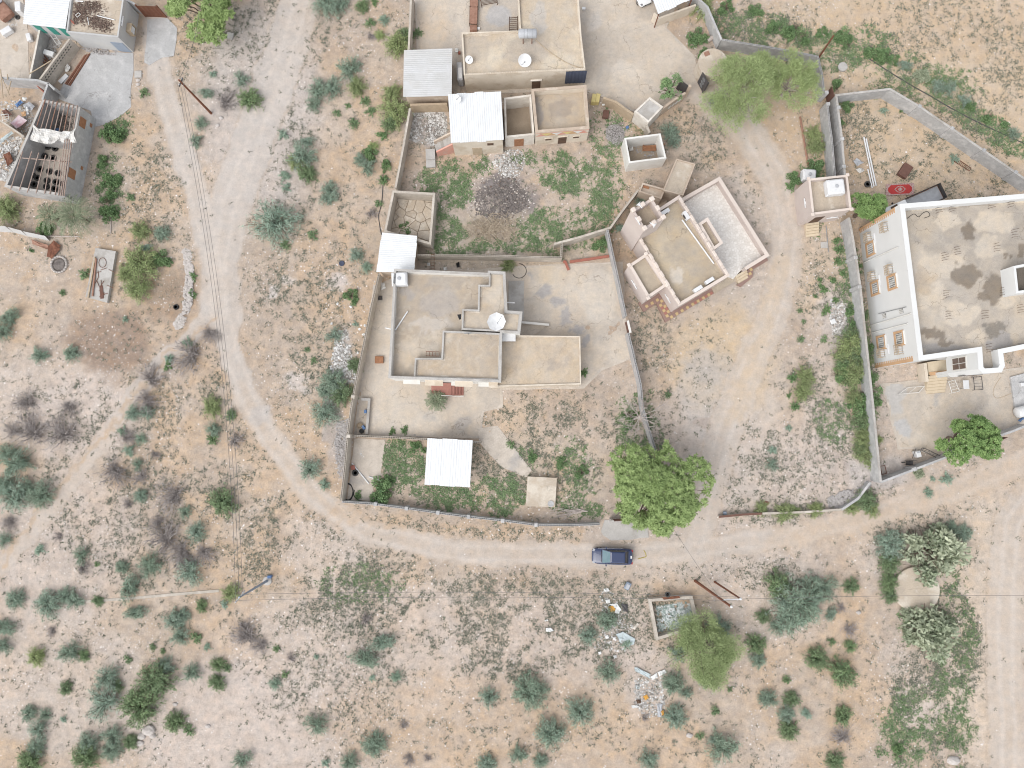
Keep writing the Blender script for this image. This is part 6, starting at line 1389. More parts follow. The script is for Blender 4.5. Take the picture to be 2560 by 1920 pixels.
def quad_on(x0, z0, x1, z1, wdt, nm, mt):
    t = MB(); nv = Vector((z1 - z0, 0, x0 - x1)).normalized(); nv = -nv if nv.z < 0 else nv; P = []
    for x, z, s in ((x0, z0, -1), (x0, z0, 1), (x1, z1, 1), (x1, z1, -1)):
        p = mid + f * (ca + x + nv.x * .015) + l * s * wdt / 2; P.append((p.x, p.y, z + nv.z * .015))
    return t.add(P, [[0, 1, 2, 3]]).build(nm, mt, r)
quad_on(1.2, 1.88, 1.7, 1.31, bw * .78, 'windscreen', 'glass_brown')
for s in (-1, 1):
    for x in (-bl / 2 + .7, ca + 2.0):
        p = mid + f * x + l * s * (bw / 2 - .1); o = MB().lathe((p.x, p.y, .36), [(.2, -.12), (.34, -.12), (.37, -.06), (.37, .06), (.34, .12), (.2, .12), (.2, -.12)], 18, tuple(l)).build('wheel', 'rubber', r)
        MB().lathe((p.x, p.y, .36), [(.01, .1 * s), (.2, .08 * s), (.2, -.08 * s)], 12, tuple(l)).build('rim', 'grey_metal', o)
    tb_(ca + 2.7, s * .65, .85, (.14, .35, .18), 'headlight', 'chrome'); tb_(ca + 1.35, s * (bw / 2 + .1), 1.35, (.12, .2, .25), 'wing_mirror', 'black_plastic')
EXCL.append([tuple((mid + f * a + l * b).xy) for a, b in ((-bl / 2, -1), (bl / 2 + 3, -1), (bl / 2 + 3, 1), (-bl / 2, 1))])
# old cart-like junk vehicle in the corner
r = thing('junk_vehicle', 'stripped old vehicle body with grey bonnet and rusty panels in the corner yard', 'scrap vehicle', W(0, 50, 90, 0))
vs, fs = car_loft([(0, .5, .7, .3), (.3, .8, .85, .25), (1.2, .85, .95, .25), (2.4, .85, 1.0, .25), (2.6, .75, .9, .3)]); base_ = W(0, -10, 45, 0); t = MB(); ang = -.85
t.add([(base_.x + x * math.cos(ang) - y * math.sin(ang), base_.y + x * math.sin(ang) + y * math.cos(ang), z) for x, y, z in vs], fs); t.build('body', 'rust_light', r)
t = MB(); t.add([(base_.x + x * math.cos(ang) - y * math.sin(ang), base_.y + x * math.sin(ang) + y * math.cos(ang), z) for x, y, z in ((-.3, -.8, 1.0), (.9, -.8, 1.12), (.9, .8, 1.12), (-.3, .8, 1.0), (-.3, -.8, .9), (.9, -.8, 1.0), (.9, .8, 1.0), (-.3, .8, .9))], [[0, 1, 2, 3], [4, 7, 6, 5], [0, 4, 5, 1], [1, 5, 6, 2], [2, 6, 7, 3], [3, 7, 4, 0]]); t.build('bonnet', 'grey_sheet', r)

# ---- utility poles and wires
def pole(label, base_p, top_p, H, mt, r=.12, name='utility_pole', box=True):
    b = w(base_p, 0.0); tp_ = w(top_p, H); root = thing(name, label, 'utility pole', Vector((b.x, b.y, -.05)))
    MB().tube([Vector((b.x, b.y, -.1)), b.lerp(tp_, .5), tp_], [r * 1.25, r, r * .8], 10).build('shaft', mt, root); return root, tp_
pA, tA = pole('rusty brown pole standing beside the gravel wash near the junk compound', S(0, 1825, 980), S(0, 1545, 690), 7.0, 'rust')
MB().box(tA + Vector((0, 0, -.5)), (1.1, .1, .12), 1.2).build('crossarm', 'dark_metal', pA)
for k in (-1, 0, 1): MB().lathe(tA + Vector((.36 * k * .36, .36 * k * .93, -.45)), [(.04, 0), (.08, .08), (.04, .2), (.01, .22)], 8).build('insulator', 'grey_sheet', pA)
pB, tB = pole('rusty pole leaning behind the feathery tree at the grey wall corner', S(3, 395, 560), S(3, 567, 308), 6.0, 'rust', .11)
pC, tC = pole('blue-grey steel pole where the overhead wires turn', S(13, 100, 40), S(12, 2065, 185), 7.6, 'blue_grey_paint', .12)
MB().box(tC + Vector((0, 0, -.25)), (1.6, .1, .12), .9).build('crossarm', 'grey_metal', pC)
for k in (-1, 0, 1): MB().lathe(tC + Vector((.6 * k * .62, .6 * k * .78, -.2)), [(.04, 0), (.08, .08), (.04, .2), (.01, .22)], 8).build('insulator', 'white_plastic', pC)
bC = W(13, 100, 40, 0); MB().lathe(Vector((bC.x, bC.y, -.1)), [(.55, 0), (.5, .3), (.2, .34)], 14).build('footing', 'cement', pC)
on_box('meter_box', 'small blue and white meter box at the foot of the steel pole', 'meter box', 13, 120, 5, (.4, .3, .6), 'blue_paint', .05)
r = thing('twin_post_pole', 'rusty twin-post pole with a crossbar beside the bottle-filled pit', 'utility pole', W(14, 1600, 60, 0))
b1, t1, b2, t2 = W(14, 1580, 40, 0), W(14, 1895, 265, 7.0), W(14, 1750, 50, 0), W(14, 1975, 197, 6.0)
MB().tube([b1 - Vector((0, 0, .1)), t1], [.16, .12], 10).build('post', 'rust', r); MB().tube([b2 - Vector((0, 0, .1)), t2], [.12, .09], 10).build('post', 'rust', r)
MB().bar(W(14, 1830, 205, 5.8), W(14, 1985, 200, 5.8), .06).build('crossbar', 'white_plastic', r)
for p in (t1, t2): MB().lathe(p - Vector((0, 0, .05)), [(.13, 0), (.15, .12), (.08, .24), (.01, .26)], 10).build('insulator', 'white_plastic', r)
def wire(label, a, b, sag, n=24, r=.018, name='overhead_wire', group='overhead wires'):
    pts_ = [a.lerp(b, i / n) - Vector((0, 0, sag * 4 * (i / n) * (1 - i / n))) for i in range(n + 1)]; return MB().tube(pts_, r, 4).build(name, 'wire_black', None, label, 'wire', group)
for k in (-1, 0, 1): wire('thin black wire strung between the brown pole and the steel pole', tA + Vector((.3 * k, .15 * k, -.2)), tC + Vector((.34 * k, .4 * k, .0)), 3.2)
for k in (-1, 1): wire('thin black wire strung between the steel pole and the twin-post pole', tC + Vector((0, .3 * k, .0)), t2 + Vector((0, .2 * k, .1)), 1.6)
far = w((2700, 1490), 6.0); wire('thin black wire leaving the twin-post pole across the pale track', t2 + Vector((0, 0, .15)), far, .8, group=None)
wire('thin black wire from the brown pole up into the gate tree', tA, W(0, 1720, 120, 5.0), .6, group=None)
wire('thin black service wire from the twin-post pole towards the big gate tree', b1.lerp(t1, .7), W(10, 1330, 1150, 4.5), .4, group=None)
# ground hoses
def hose(name, label, pts, r, mt, cat='hose', z=.03): return MB().tube([w(p, z) for p in pts], r, 6).build(name, mt, None, label, cat)
def smoothp(pts, n=6):
    out = []
    for i in range(len(pts) - 1):
        p0, p1, p2, p3 = pts[max(i - 1, 0)], pts[i], pts[i + 1], pts[min(i + 2, len(pts) - 1)]
        for k in range(n):
            s = k / n; out.append(tuple(.5 * (2 * p1[j] + (p2[j] - p0[j]) * s + (2 * p0[j] - 5 * p1[j] + 4 * p2[j] - p3[j]) * s * s + (3 * p1[j] - p0[j] - 3 * p2[j] + p3[j]) * s ** 3) for j in (0, 1)))
    return out + [pts[-1]]
hose('black_pipe', 'black water pipe running along the bank at the field edge', smoothp(q(3, 860, 500, 1000, 590, 1200, 715, 1420, 840, 1600, 945, 1850, 1075, 2212, 1240, 2300, 1280)), .06, 'dark_metal', 'pipe')
hose('black_hose', 'thin black hose running up to the cracked-floor room', smoothp(q(5, 1100, -100, 1085, 100, 1060, 200, 1070, 300, 1085, 370)), .05, 'dark_metal')
hose('coiled_hose', 'coiled black hose in the corner of the compound wall', [tuple(S(9, 795 + 42 * (1 + .05 * k) * math.cos(a), 930 + 72 * math.sin(a) + 6 * k)) for k in range(2) for a in [i * .35 for i in range(18)]] + smoothp(q(9, 850, 920, 845, 960, 880, 1000, 950, 1018)), .055, 'black_plastic')
hose('black_hose', 'looped black hose on the ground by the ramp wall of the yard', [tuple(S(6, 62 + 62 * math.cos(a), 682 + 62 * math.sin(a))) for a in [-1.6 + i * .25 for i in range(18)]], .04, 'black_plastic')
hose('thin_hose', 'thin pale hose looped on the concrete beside the steps of the big house', smoothp(q(11, 2010, -60, 1960, 20, 1945, 80, 1970, 120, 2030, 110, 2100, 80)), .03, 'wood_pale')
hose('yellow_strap', 'tangled yellow strap on the track behind the blue sedan', smoothp(q(10, 1090, 1512, 1130, 1500, 1158, 1490, 1152, 1460, 1138, 1435)), .04, 'yellow_hose', 'strap')
hose('roof_cable', 'black cable looping over the stained roof corner', smoothp(q(7, 1200, 230, 1260, 190, 1300, 215, 1340, 180, 1380, 170, 1398, 205, 1350, 225), 5), .025, 'black_plastic', 'cable', z=HB - 1.05)
hose('roof_cable', 'thin pale cable across the roof of the long flat-roofed house', smoothp(q(2, 205, 345, 330, 450, 480, 545, 630, 595)), .035, 'wood_pale', 'cable', z=3.6)
# half-buried channel
r, P = block_wall('channel_kerb', 'half-buried concrete channel crossing the scrub below the steel pole', q(12, 720, 222, 1100, 196, 1500, 160, 1890, 128), .07, .26, 'block_tan', False, cat='channel')
# ---- tanks, dishes, units on roofs
def dish(label, p, rad, el, az, oct=False, name='satellite_dish', stand=1.0):
    root = thing(name, label, 'satellite dish', Vector((p.x, p.y, p.z)))
    axd = Vector((math.cos(el) * math.cos(az), math.cos(el) * math.sin(az), math.sin(el))); c = p + Vector((0, 0, stand))
    n = 8 if oct else 24; prof = [(rad * s, rad * .28 * s * s) for s in (0.02, .35, .7, 1.0)] + [(rad * 1.0, rad * .28 - .03), (rad * .7, rad * .28 * .49 - .03), (.02, -.03)]
    MB().lathe(c, prof, n, tuple(axd)).build('reflector', 'white_plastic', root)
    MB().tube([p - Vector((0, 0, .05)), c - axd * .02], .05, 6).build('mast', 'grey_metal', root)
    a = MB(); tip = c + axd * rad * .9; e = axd.orthogonal().normalized() * rad * .85; a.bar(c + e + axd * rad * .2, tip, .02, 5); a.box(tip, (.12, .12, .12)); a.build('feed_arm', 'grey_metal', root); return root
dish('large white octagonal satellite dish on the courtyard house roof', W(5, 2075, 1125, H1 - .35), 1.05, 1.15, -1.0, True, stand=.7)
dish('white oval satellite dish on the roof of the long flat-roofed house', W(2, 110, 540, 3.6), .75, .75, -1.57, stand=.6)
dish('small white dish near the cable tangle on the long flat-roofed house', W(1, 1845, 530, 3.6), .45, .85, -1.8, stand=.4)
dish('small dish on a stand poking above the bright white tin roof', W(1, 1750, 865, 4.1), .4, .9, -2.2, stand=.3)
def tank(label, p, rad, hh, mt='white_plastic', name='water_tank', square=False, rz=0):
    root = thing(name, label, 'water tank', p.copy())
    if square:
        MB().box(p + Vector((0, 0, hh / 2)), (rad * 2, rad * 1.75, hh), rz, .16).build('body', mt, root)
    else: MB().lathe(p, [(rad * .95, 0), (rad, .08), (rad, hh * .8), (rad * .75, hh * .93), (rad * .35, hh)], 22).build('body', mt, root, smooth=False)
    MB().lathe(p + Vector((0, 0, hh - .01)), [(.2, 0), (.2, .09), (.15, .12), (.01, .12)], 16).build('lid', 'grey_sheet', root)
    for k in range(3): MB().box(p + Vector((0, 0, hh * (.25 + .25 * k))), (rad * 2.02, rad * 1.77 if square else .1, .05), rz).build('rib', mt, root)
    return root
tank('white water tank standing in the roof corner of the courtyard house', W(5, 1250, 765, F1), .85, 1.1, square=True, rz=.05)
tank('white water tank on the roof of the pink hut', W(3, 552, 1640, 3.6), .95, 1.2, square=True, rz=.1)
tank('white water tank on the ground behind the pink hut', W(3, 325, 1540, 0), .75, 1.3, square=True, rz=-.1)
r = thing('cylinder_tank', 'horizontal galvanised tank on a stand on the long flat-roofed house', 'water tank', W(2, 135, 330, 3.55))
c = W(2, 135, 290, 5.0); MB().lathe(c - Vector((.95, 0, 0)), [(.02, -.12), (.4, -.06), (.5, .02), (.5, 1.88), (.4, 1.96), (.02, 2.02)], 20, (1, 0, 0)).build('body', 'grey_sheet', r, smooth=True)
for sx in (-.5, .5):
    for sy in (-.35, .35): MB().bar(Vector((c.x + sx, c.y + sy, 3.5)), Vector((c.x + sx, c.y + sy * .7, 4.7)), .05, 5).build('leg', 'rust', r)
for sx in (-.4, 0, .5): MB().lathe(c + Vector((sx, 0, 0)), [(.505, -.03), (.515, 0), (.505, .03)], 20, (1, 0, 0)).build('band', 'grey_metal', r)
r = thing('cylinder_tank', 'white cylinder tank on the ground by the wall of the big house yard', 'water tank', W(11, 2190, 250, 0)); c = W(11, 2195, 250, .75)
MB().lathe(c - Vector((.6, 0, 0)), [(.02, -.1), (.5, -.04), (.62, .05), (.62, 1.9), (.02, 2.0)], 20, (1, .25, 0)).build('body', 'white_plastic', r, smooth=True)
for sx in (-.2, .8): MB().box((c.x + sx, c.y, .1), (.15, 1.0, .3)).build('cradle', 'cement', r)
r = thing('gas_boiler', 'upright grey boiler with a white panel at the side of the long flat-roofed house', 'boiler', W(1, 1765, 640, 0)); c = W(1, 1765, 640, .9)
MB().box((c.x, c.y, .85), (.7, 2.2, 1.7), .05, .12).build('body', 'grey_sheet', r); MB().box((c.x + .05, c.y - .3, 1.72), (.4, 1.3, .06), .05).build('panel', 'white_plastic', r)
def ac_unit(label, p, rz, group=None):
    root = thing('roof_air_conditioner', label, 'air conditioner', p.copy(), group)
    MB().box(p + Vector((0, 0, .42)), (1.0, .42, .7), rz, .03).build('casing', 'white_plastic', root)
    d2 = Vector((math.sin(rz), -math.cos(rz), 0)); MB().lathe(p + Vector((0, 0, .42)) + d2 * .2, [(.28, 0), (.28, .03), (.02, .03)], 16, tuple(d2)).build('fan_grille', 'dark_metal', root)
    for s in (-.38, .38): MB().box(p + Vector((math.cos(rz) * s, math.sin(rz) * s, .04)), (.1, .5, .08), rz).build('foot', 'grey_metal', root)
    return root
ra = RAD(32)
ac_unit('white outdoor air conditioner on the mosque roof beside the minaret', W(6, 1315, 185, FM), ra); ac_unit('white outdoor air conditioner beside the long pipe on the mosque roof', W(6, 1495, 215, FM), RAD(-58))
ac_unit('white outdoor air conditioner by the mosque parapet, one of a pair', W(6, 1595, 845, FM), ra, 'pair of units by the mosque parapet'); ac_unit('white outdoor air conditioner by the mosque parapet, one of a pair', W(6, 1695, 775, FM), ra, 'pair of units by the mosque parapet')
lying('plastic_pipe', 'long white pipe lying on the mosque roof', 'pipe', 6, 1470, 240, 1745, 620, .09, 'white_plastic', FM + .1)
for k, (x, y, az) in enumerate(((1120, 133, 2.3), (1198, 268, -.6))):
    p = W(6, x, y, 8.9); d2 = Vector((math.cos(az), math.sin(az), .1)).normalized(); root = thing('loudspeaker', ('white horn loudspeaker on the outer side of the minaret top' if k == 0 else 'white horn loudspeaker on the roof side of the minaret top'), 'loudspeaker', p - Vector((0, 0, .35)))
    MB().lathe(p, [(.05, -.1), (.07, .2), (.16, .4), (.32, .55), (.3, .55), (.12, .4), (.02, .3)], 18, tuple(d2)).build('horn', 'white_plastic', root); MB().bar(p + Vector((0, 0, -.4)), p, .03, 6).build('bracket', 'grey_metal', root)
# ---- roof things of the courtyard house
lying('plastic_pipe', 'white pipe leaning on the flat roof of the courtyard house', 'pipe', 5, 1310, 1032, 1203, 1193, .08, 'white_plastic', F1 + .15)
lying('spout_pipe', 'short white spout sticking out of the courtyard house wall', 'pipe', 5, 1118, 1173, 1165, 1184, .07, 'white_plastic', 3.2)
lying('spout_pipe', 'white spout pipe on the far side of the courtyard house', 'pipe', 5, 2145, 953, 2235, 958, .07, 'white_plastic', 3.4)
on_box('water_heater', 'white box heater on the side wall of the courtyard house', 'heater', 5, 2185, 1255, (1.5, .9, .5), 'white_plastic', 3.2)
r = thing('steel_ladder', 'rusty grid ladder leaning on the raised roof of the courtyard house', 'ladder', W(5, 1525, 1395, F1))
for y in (1378, 1415): MB().bar(W(5, 1468, y, F1 + .5), W(5, 1582, y + 3, F1 + .9), .03, 5).build('rail', 'rust', r)
for k in range(5): x = 1470 + k * 28; MB().bar(W(5, x, 1378, F1 + .5 + .1 * k), W(5, x, 1415, F1 + .5 + .1 * k), .025, 5).build('rung', 'rust', r)
sheet('black_cloth', 'black cloth dangling from the raised roof kerb', 'cloth', 5, (1738, 1060, 1772, 1055, 1772, 1100, 1755, 1105), 'black_plastic', F1 + .7, 3, .1)
t = MB(); p = W(5, 1835, 1230, H1 - .4); t.bar(p, p + Vector((0, 0, 1.2)), .03); 
for k in range(5): t.bar(p + Vector((-.4, 0, .5 + .15 * k)), p + Vector((.4, .05, .5 + .15 * k)), .018, 4)
t.build('roof_aerial', 'grey_metal', None, 'thin aerial standing on the roof kerb of the courtyard house', 'aerial')
on_box('crate', 'small brown crate on the side passage of the courtyard house', 'crate', 5, 1065, 1450, (.95, .8, .35), 'wood', .03); on_box('floor_hatch', 'dark grey hatch cover on the side passage of the courtyard house', 'hatch', 5, 1073, 915, (.5, .5, .1), 'dark_metal', .03)
for k, (x, y) in enumerate(((1240, 605), (1490, 625), (1635, 665))): sheet('plastic_bag', ('white bag in the strip behind the courtyard house wall', 'white rag by the iron ladder behind the house', 'white scrap beside the roof parapet strip')[k], 'bag', 5, (x - 14, y - 12, x + 14, y - 14, x + 16, y + 12, x - 12, y + 14) if k else (1080, 780, 1110, 785, 1125, 830, 1085, 850), 'foam', .08, k, .15)
sheet('black_bag', 'black bag on the ground behind the courtyard house', 'bag', 5, (1728, 615, 1755, 605, 1762, 650, 1735, 655), 'black_plastic', .1, 8, .2)
r = thing('steel_ladder', 'thin iron ladder leaning across the wall behind the courtyard house', 'ladder', W(5, 1525, 600, 0))
for x in (1512, 1540): MB().bar(W(5, x, 530, 2.1), W(5, x, 672, .1), .025, 5).build('rail', 'rust', r)
for k in range(6): y = 540 + 24 * k; zz = 2.0 - 1.9 * k / 6; MB().bar(W(5, 1512, y, zz), W(5, 1540, y, zz), .02, 5).build('rung', 'rust', r)
# ---- front yard
lying('plastic_pipe', 'long white pipe on the concrete of the walled corner yard', 'pipe', 9, 828, 684, 976, 862, .075, 'white_plastic'); lying('plastic_pipe', 'short white pipe at the edge of the green weeds', 'pipe', 9, 974, 800, 1084, 838, .075, 'white_plastic')
on_box('crate', 'red crate beside the lone tyre in the corner yard', 'crate', 9, 838, 722, (.45, .5, .3), 'red_paint', .03, .3)
on_box('jerry_can', 'blue jerry can behind the planter wall', 'can', 9, 948, 238, (.28, .4, .45), 'blue_paint', .03); on_box('jerry_can', 'small blue can lying beside the planter tyre', 'can', 9, 930, 375, (.3, .5, .3), 'blue_paint', .03, .7)
MB().lathe(W(9, 900, 360, .03), [(.3, 0), (.34, .3), (.3, .32), (.27, .1), (.02, .08)], 18).build('wash_basin', 'wood_pale', None, 'round tan basin behind the planter wall', 'basin')
rb2 = random.Random(9); lb = MB(); root = thing('fallen_branch', 'bare fallen branch lying in the weeds below the cistern', 'branch', W(10, 480, 1095, 0))
for k in range(16): limb(lb, W(10, 660 - rb2.uniform(0, 120), 1100 + rb2.uniform(-8, 8), .08), W(10, 300 + rb2.uniform(0, 200), 1095 + rb2.uniform(-60, 95), rb2.uniform(.05, .5)), .05, .015, k, 5, .1)
lb.build('twigs', 'bark_pale', root)
r = thing('metal_gate', 'brown sheet-metal gate under the big gate tree', 'gate', W(10, 915, 1165, 0)); a, b = W(10, 850, 1168, 0), W(10, 985, 1162, 0)
for k in range(2): p = a.lerp(b, .25 + .5 * k); MB().box((p.x, p.y, .95), ((b - a).length * .48, .06, 1.8), math.atan2((b - a).y, (b - a).x)).build('leaf', 'brown_paint', r)
for p in (a, b): MB().box((p.x, p.y, 1.0), (.25, .25, 2.2)).build('post', 'cement', r)
on_box('bucket_box', 'small white and blue tub beside the red-topped low wall', 'tub', 10, 1838, 1115, (.35, .35, .35), 'blue_grey_paint', .0)
# ---- top courtyard and around
def bed(label, t, x0, y0, x1, y1, x2, y2, x3, y3, mt='wood_dark', top=None, n=6):
    P = ww(q(t, x0, y0, x1, y1, x2, y2, x3, y3), .5); r = thing('bed_frame', label, 'bed frame', cen(P))
    for a, b in zip(P, P[1:] + P[:1]): MB().bar(a, b, .04, 5).build('rail', mt, r)
    for k in range(1, n): MB().bar(P[0].lerp(P[3], k / n), P[1].lerp(P[2], k / n), .025, 4).build('slat', mt, r)
    for p in P: MB().bar(Vector((p.x, p.y, 0)), p + Vector((0, 0, .25)), .04, 5).build('leg', mt, r)
    if top: MB().add([p + Vector((0, 0, .03)) for p in P] + [p + Vector((0, 0, .1)) for p in P], [[4, 5, 6, 7], [0, 3, 2, 1], [0, 1, 5, 4], [1, 2, 6, 5], [2, 3, 7, 6], [3, 0, 4, 7]]).build('board', top, r)
    return r
bed('brown bed with boards standing in the top courtyard', 1, 1848, 65, 1915, 65, 1910, 210, 1845, 208, top='rust_light'); bed('dark bed frame with wire base at the courtyard edge', 1, 1935, -20, 2070, -40, 2085, 20, 1950, 45)
bed('dark bed frame against the parapet of the long flat-roofed house', 1, 2190, 155, 2260, 150, 2260, 250, 2190, 255); bed('brown bed with boards beside the long flat-roofed house', 1, 1850, -60, 1915, -60, 1918, 62, 1850, 62, top='rust_light')
on_box('storage_box', 'brown boxed step below the courtyard beds', 'box', 1, 1880, 245, (.85, .7, .4), 'rust_light', .03); on_box('small_box', 'small white box beside the beds', 'box', 1, 1925, 248, (.3, .3, .25), 'white_plastic', .03)
sheet('plastic_bag', 'orange and white bags beside the long flat-roofed house', 'bag', 1, (1745, 445, 1768, 448, 1768, 475, 1748, 475), 'red_paint', .15, 4, .25); sheet('plastic_bag', 'white bag pile beside the tin shed', 'bag', 1, (1722, 425, 1750, 420, 1748, 460, 1720, 455), 'foam', .15, 5, .25)
on_box('small_box', 'small white box on the roof edge of the top courtyard', 'box', 2, 620, 75, (.4, .3, .3), 'white_plastic', .03)
r = thing('ornate_gate', 'black ornate metal gate leaf standing open by the feathery tree', 'gate', W(2, 1645, 760, 0)); a, b = W(2, 1600, 745, 0), W(2, 1690, 770, 0)
a, b = W(2, 1652, 800, 0), W(2, 1692, 715, 0); dv = (b - a); rzg = math.atan2(dv.y, dv.x); md = (a + b) / 2
a, b = W(2, 1648, 802, .0), W(2, 1602, 712, .0); dv = b - a; rzg = math.atan2(dv.y, dv.x); md = (a + b) / 2
MB().box((md.x, md.y, 1.25), (dv.length, .06, 2.4), rzg).build('leaf', 'dark_metal', r); nv = Vector((dv.y, -dv.x, 0)).normalized()
for k in range(3):
    for s in (-1, 1):
        c = md + nv * .045 * s + Vector((0, 0, .6 + .65 * k)); MB().lathe(c, [(.28, 0), (.28, .02), (.2, .02), (.2, 0)], 12, tuple(nv * s)).build('scroll', 'grey_metal', r)
MB().box((a.x, a.y, 1.2), (.2, .2, 2.6)).build('post', 'dark_metal', r)
r = thing('ornate_gate', 'black ornate gate leaf beside the sapling', 'gate', W(2, 1455, 790, 0)); a, b = W(2, 1415, 770, 0), W(2, 1495, 830, 0); dv = b - a; md = (a + b) / 2
MB().box((md.x, md.y, 1.2), (dv.length, .06, 2.2), math.atan2(dv.y, dv.x)).build('leaf', 'dark_metal', r); MB().box((b.x, b.y, 1.2), (.3, .3, 2.6)).build('post', 'tan_plaster', r)
for k, (x, y, sx, sy, mt, lb_) in enumerate(((705, 860, .5, 1.0, 'yellow_paint', 'rusty yellow screen panel leaning by the painted house'), (738, 858, .5, 1.0, 'yellow_paint', 'yellow screen panel leaning beside another by the painted house'))):
    on_box('screen_panel', lb_, 'panel', 2, x, y, (sx, sy, .9), mt, 0, -.2, .02)
on_box('storage_box', 'maroon chest on the ground by the ochre wall', 'chest', 2, 810, 990, (.7, .9, .5), 'brown_paint', 0, -.15); sheet('plastic_bag', 'white bag hanging at the end of the ochre wall', 'bag', 2, (775, 890, 802, 885, 800, 915, 780, 918), 'foam', .5, 12, .2)
sheet('blue_sheet', 'blue plastic scrap beside the ochre wall', 'plastic sheet', 2, (980, 1095, 1005, 1080, 1010, 1105, 990, 1120), 'blue_paint', .1, 13)
r = thing('plank_bed', 'orange-brown plank bed inside the roofless white room', 'bed', W(2, 1190, 1278, .1))
for k in range(5): y0 = 1258 + k * 9.5; a, b = W(2, 1128, y0 + 4, .5), W(2, 1245, y0, .5); MB().strip([a.xy, b.xy], -.05, .05, .42, .5).build('plank', 'wood', r)
for x, y in ((1135, 1262), (1240, 1258), (1240, 1296), (1135, 1300)): p = W(2, x, y, .2); MB().box((p.x, p.y, .25), (.08, .08, .5)).build('leg', 'wood', r)
a, b = W(2, 1262, 1330, .1), W(2, 1298, 1285, .1); MB().box(((a.x + b.x) / 2, (a.y + b.y) / 2, 1.0), ((b - a).length, .06, 1.7), math.atan2((b - a).y, (b - a).x)).build('door_leaf', 'wood', None, 'brown door leaf leaning inside the roofless white room', 'door')
sheet('grey_bag', 'white sack inside the roofless white room', 'bag', 2, (1005, 1270, 1040, 1262, 1050, 1300, 1015, 1310), 'cloth_white', .3, 14, .2)
r = thing('log', 'thick grey log lying by the grey wall beside the water tank', 'log', W(2, 1730, 330, 0)); MB().tube([W(2, 1690, 355, .25), W(2, 1730, 325, .3), W(2, 1765, 295, .3)], [.22, .26, .22], 10).build('trunk', 'bark_pale', r)
r = thing('log', 'pale pinkish log lying behind the round water tank', 'log', W(2, 1890, 560, 0)); MB().tube([W(2, 1860, 510, .2), W(2, 1890, 555, .25), W(2, 1925, 590, .2)], [.2, .24, .2], 10).build('trunk', 'bark_pale', r)
# ---- right lots
lying('steel_pole', 'rusty green-streaked pole lying beside the grey wall', 'pole', 3, 278, 1010, 348, 1432, .11, 'rust_light', .15)
lying('plastic_pipe', 'long white pipe in the weedy lot, outer one of two', 'pipe', 3, 828, 1185, 915, 1612, .085, 'white_plastic', .2); lying('plastic_pipe', 'long white pipe in the weedy lot, inner one of two', 'pipe', 3, 848, 1198, 934, 1605, .085, 'white_plastic', .22); lying('plastic_pipe', 'short white pipe beside the lone tyre in the weedy lot', 'pipe', 3, 862, 1462, 900, 1625, .075, 'white_plastic', .2)
sheet('plastic_sheet', 'grey crumpled plastic sheet in the weedy lot', 'plastic sheet', 3, (728, 1395, 760, 1370, 822, 1412, 770, 1438), 'grey_sheet', .15, 15, .25); sheet('plastic_sheet', 'pale crumpled sheet near the white pipes', 'plastic sheet', 3, (755, 1465, 800, 1450, 835, 1475, 790, 1500), 'cloth_white', .1, 16, .2)
on_box('metal_box', 'rusty brown metal chest in the weedy lot', 'chest', 3, 1182, 1478, (1.1, 1.6, .5), 'brown_paint', 0, -.6)
r = thing('rusty_grating', 'rusty grating lying in the weeds by the long grey wall', 'grating', W(3, 1690, 1412, 0)); P = ww(q(3, 1630, 1368, 1755, 1452, 1740, 1478, 1610, 1395), .08)
for k in range(11): MB().bar(P[0].lerp(P[1], k / 10), P[3].lerp(P[2], k / 10), .025, 5).build('bar', 'rust', r)
for a, b in ((P[0], P[1]), (P[3], P[2])): MB().bar(a, b, .03, 5).build('rail', 'rust', r)
P = ww(q(3, 1022, 1592, 1258, 1580, 1262, 1682, 1018, 1690), .1); r = thing('carpet', 'red patterned carpet with pale medallion spread on the weeds', 'carpet', cen(P))
MB().add(P + [p + Vector((0, 0, .03)) for p in P], [[4, 5, 6, 7], [0, 3, 2, 1], [0, 1, 5, 4], [1, 2, 6, 5], [2, 3, 7, 6], [3, 0, 4, 7]]).build('border', 'carpet_cream', r)
cc = cen(P)
def sub(k, zz, poly=None):
    out = []
    for u, v in (poly or ((-1, -1), (1, -1), (1, 1), (-1, 1))):
        a = P[3].lerp(P[2], (u * k[0] + 1) / 2); b = P[0].lerp(P[1], (u * k[0] + 1) / 2); p = a.lerp(b, (v * k[1] + 1) / 2); out.append(Vector((p.x, p.y, zz)))
    return out
hexa = ((-1, -.35), (-.75, -1), (.75, -1), (1, -.35), (1, .35), (.75, 1), (-.75, 1), (-1, .35)); dia = ((-1, 0), (-.5, -.8), (0, -1), (.5, -.8), (1, 0), (.5, .8), (0, 1), (-.5, .8))
MB().add(sub((.86, .78), .136, hexa), [list(range(8))]).build('field', 'carpet_red', r); MB().add(sub((.42, .6), .14, dia), [list(range(8))]).build('medallion', 'carpet_cream', r); MB().add(sub((.33, .46), .144, dia), [list(range(8))]).build('medallion', 'carpet_red', r); MB().add(sub((.18, .32), .148, dia), [list(range(8))]).build('medallion', 'carpet_cream', r)
MB().lathe(W(3, 640, 583, 0), [(.55, -.1), (.55, .22), (.01, .25)], 20).build('manhole_cover', 'cement', None, 'round pale concrete cover on the sandy bank behind the wall', 'cover')
on_box('concrete_cover', 'square pale cover on the ground near the pink hut steps', 'cover', 7, 485, 458, (.8, .75, .12), 'cement', 0); lying('downpipe', 'grey pipe running from the pink hut to the ground', 'pipe', 7, 502, 290, 522, 520, .05, 'grey_metal', .1)
on_box('white_tray', 'white plastic tray thrown on the weeds by the bushes', 'tray', 7, 562, 1118, (.6, .55, .15), 'white_plastic', 0, .4, .04)
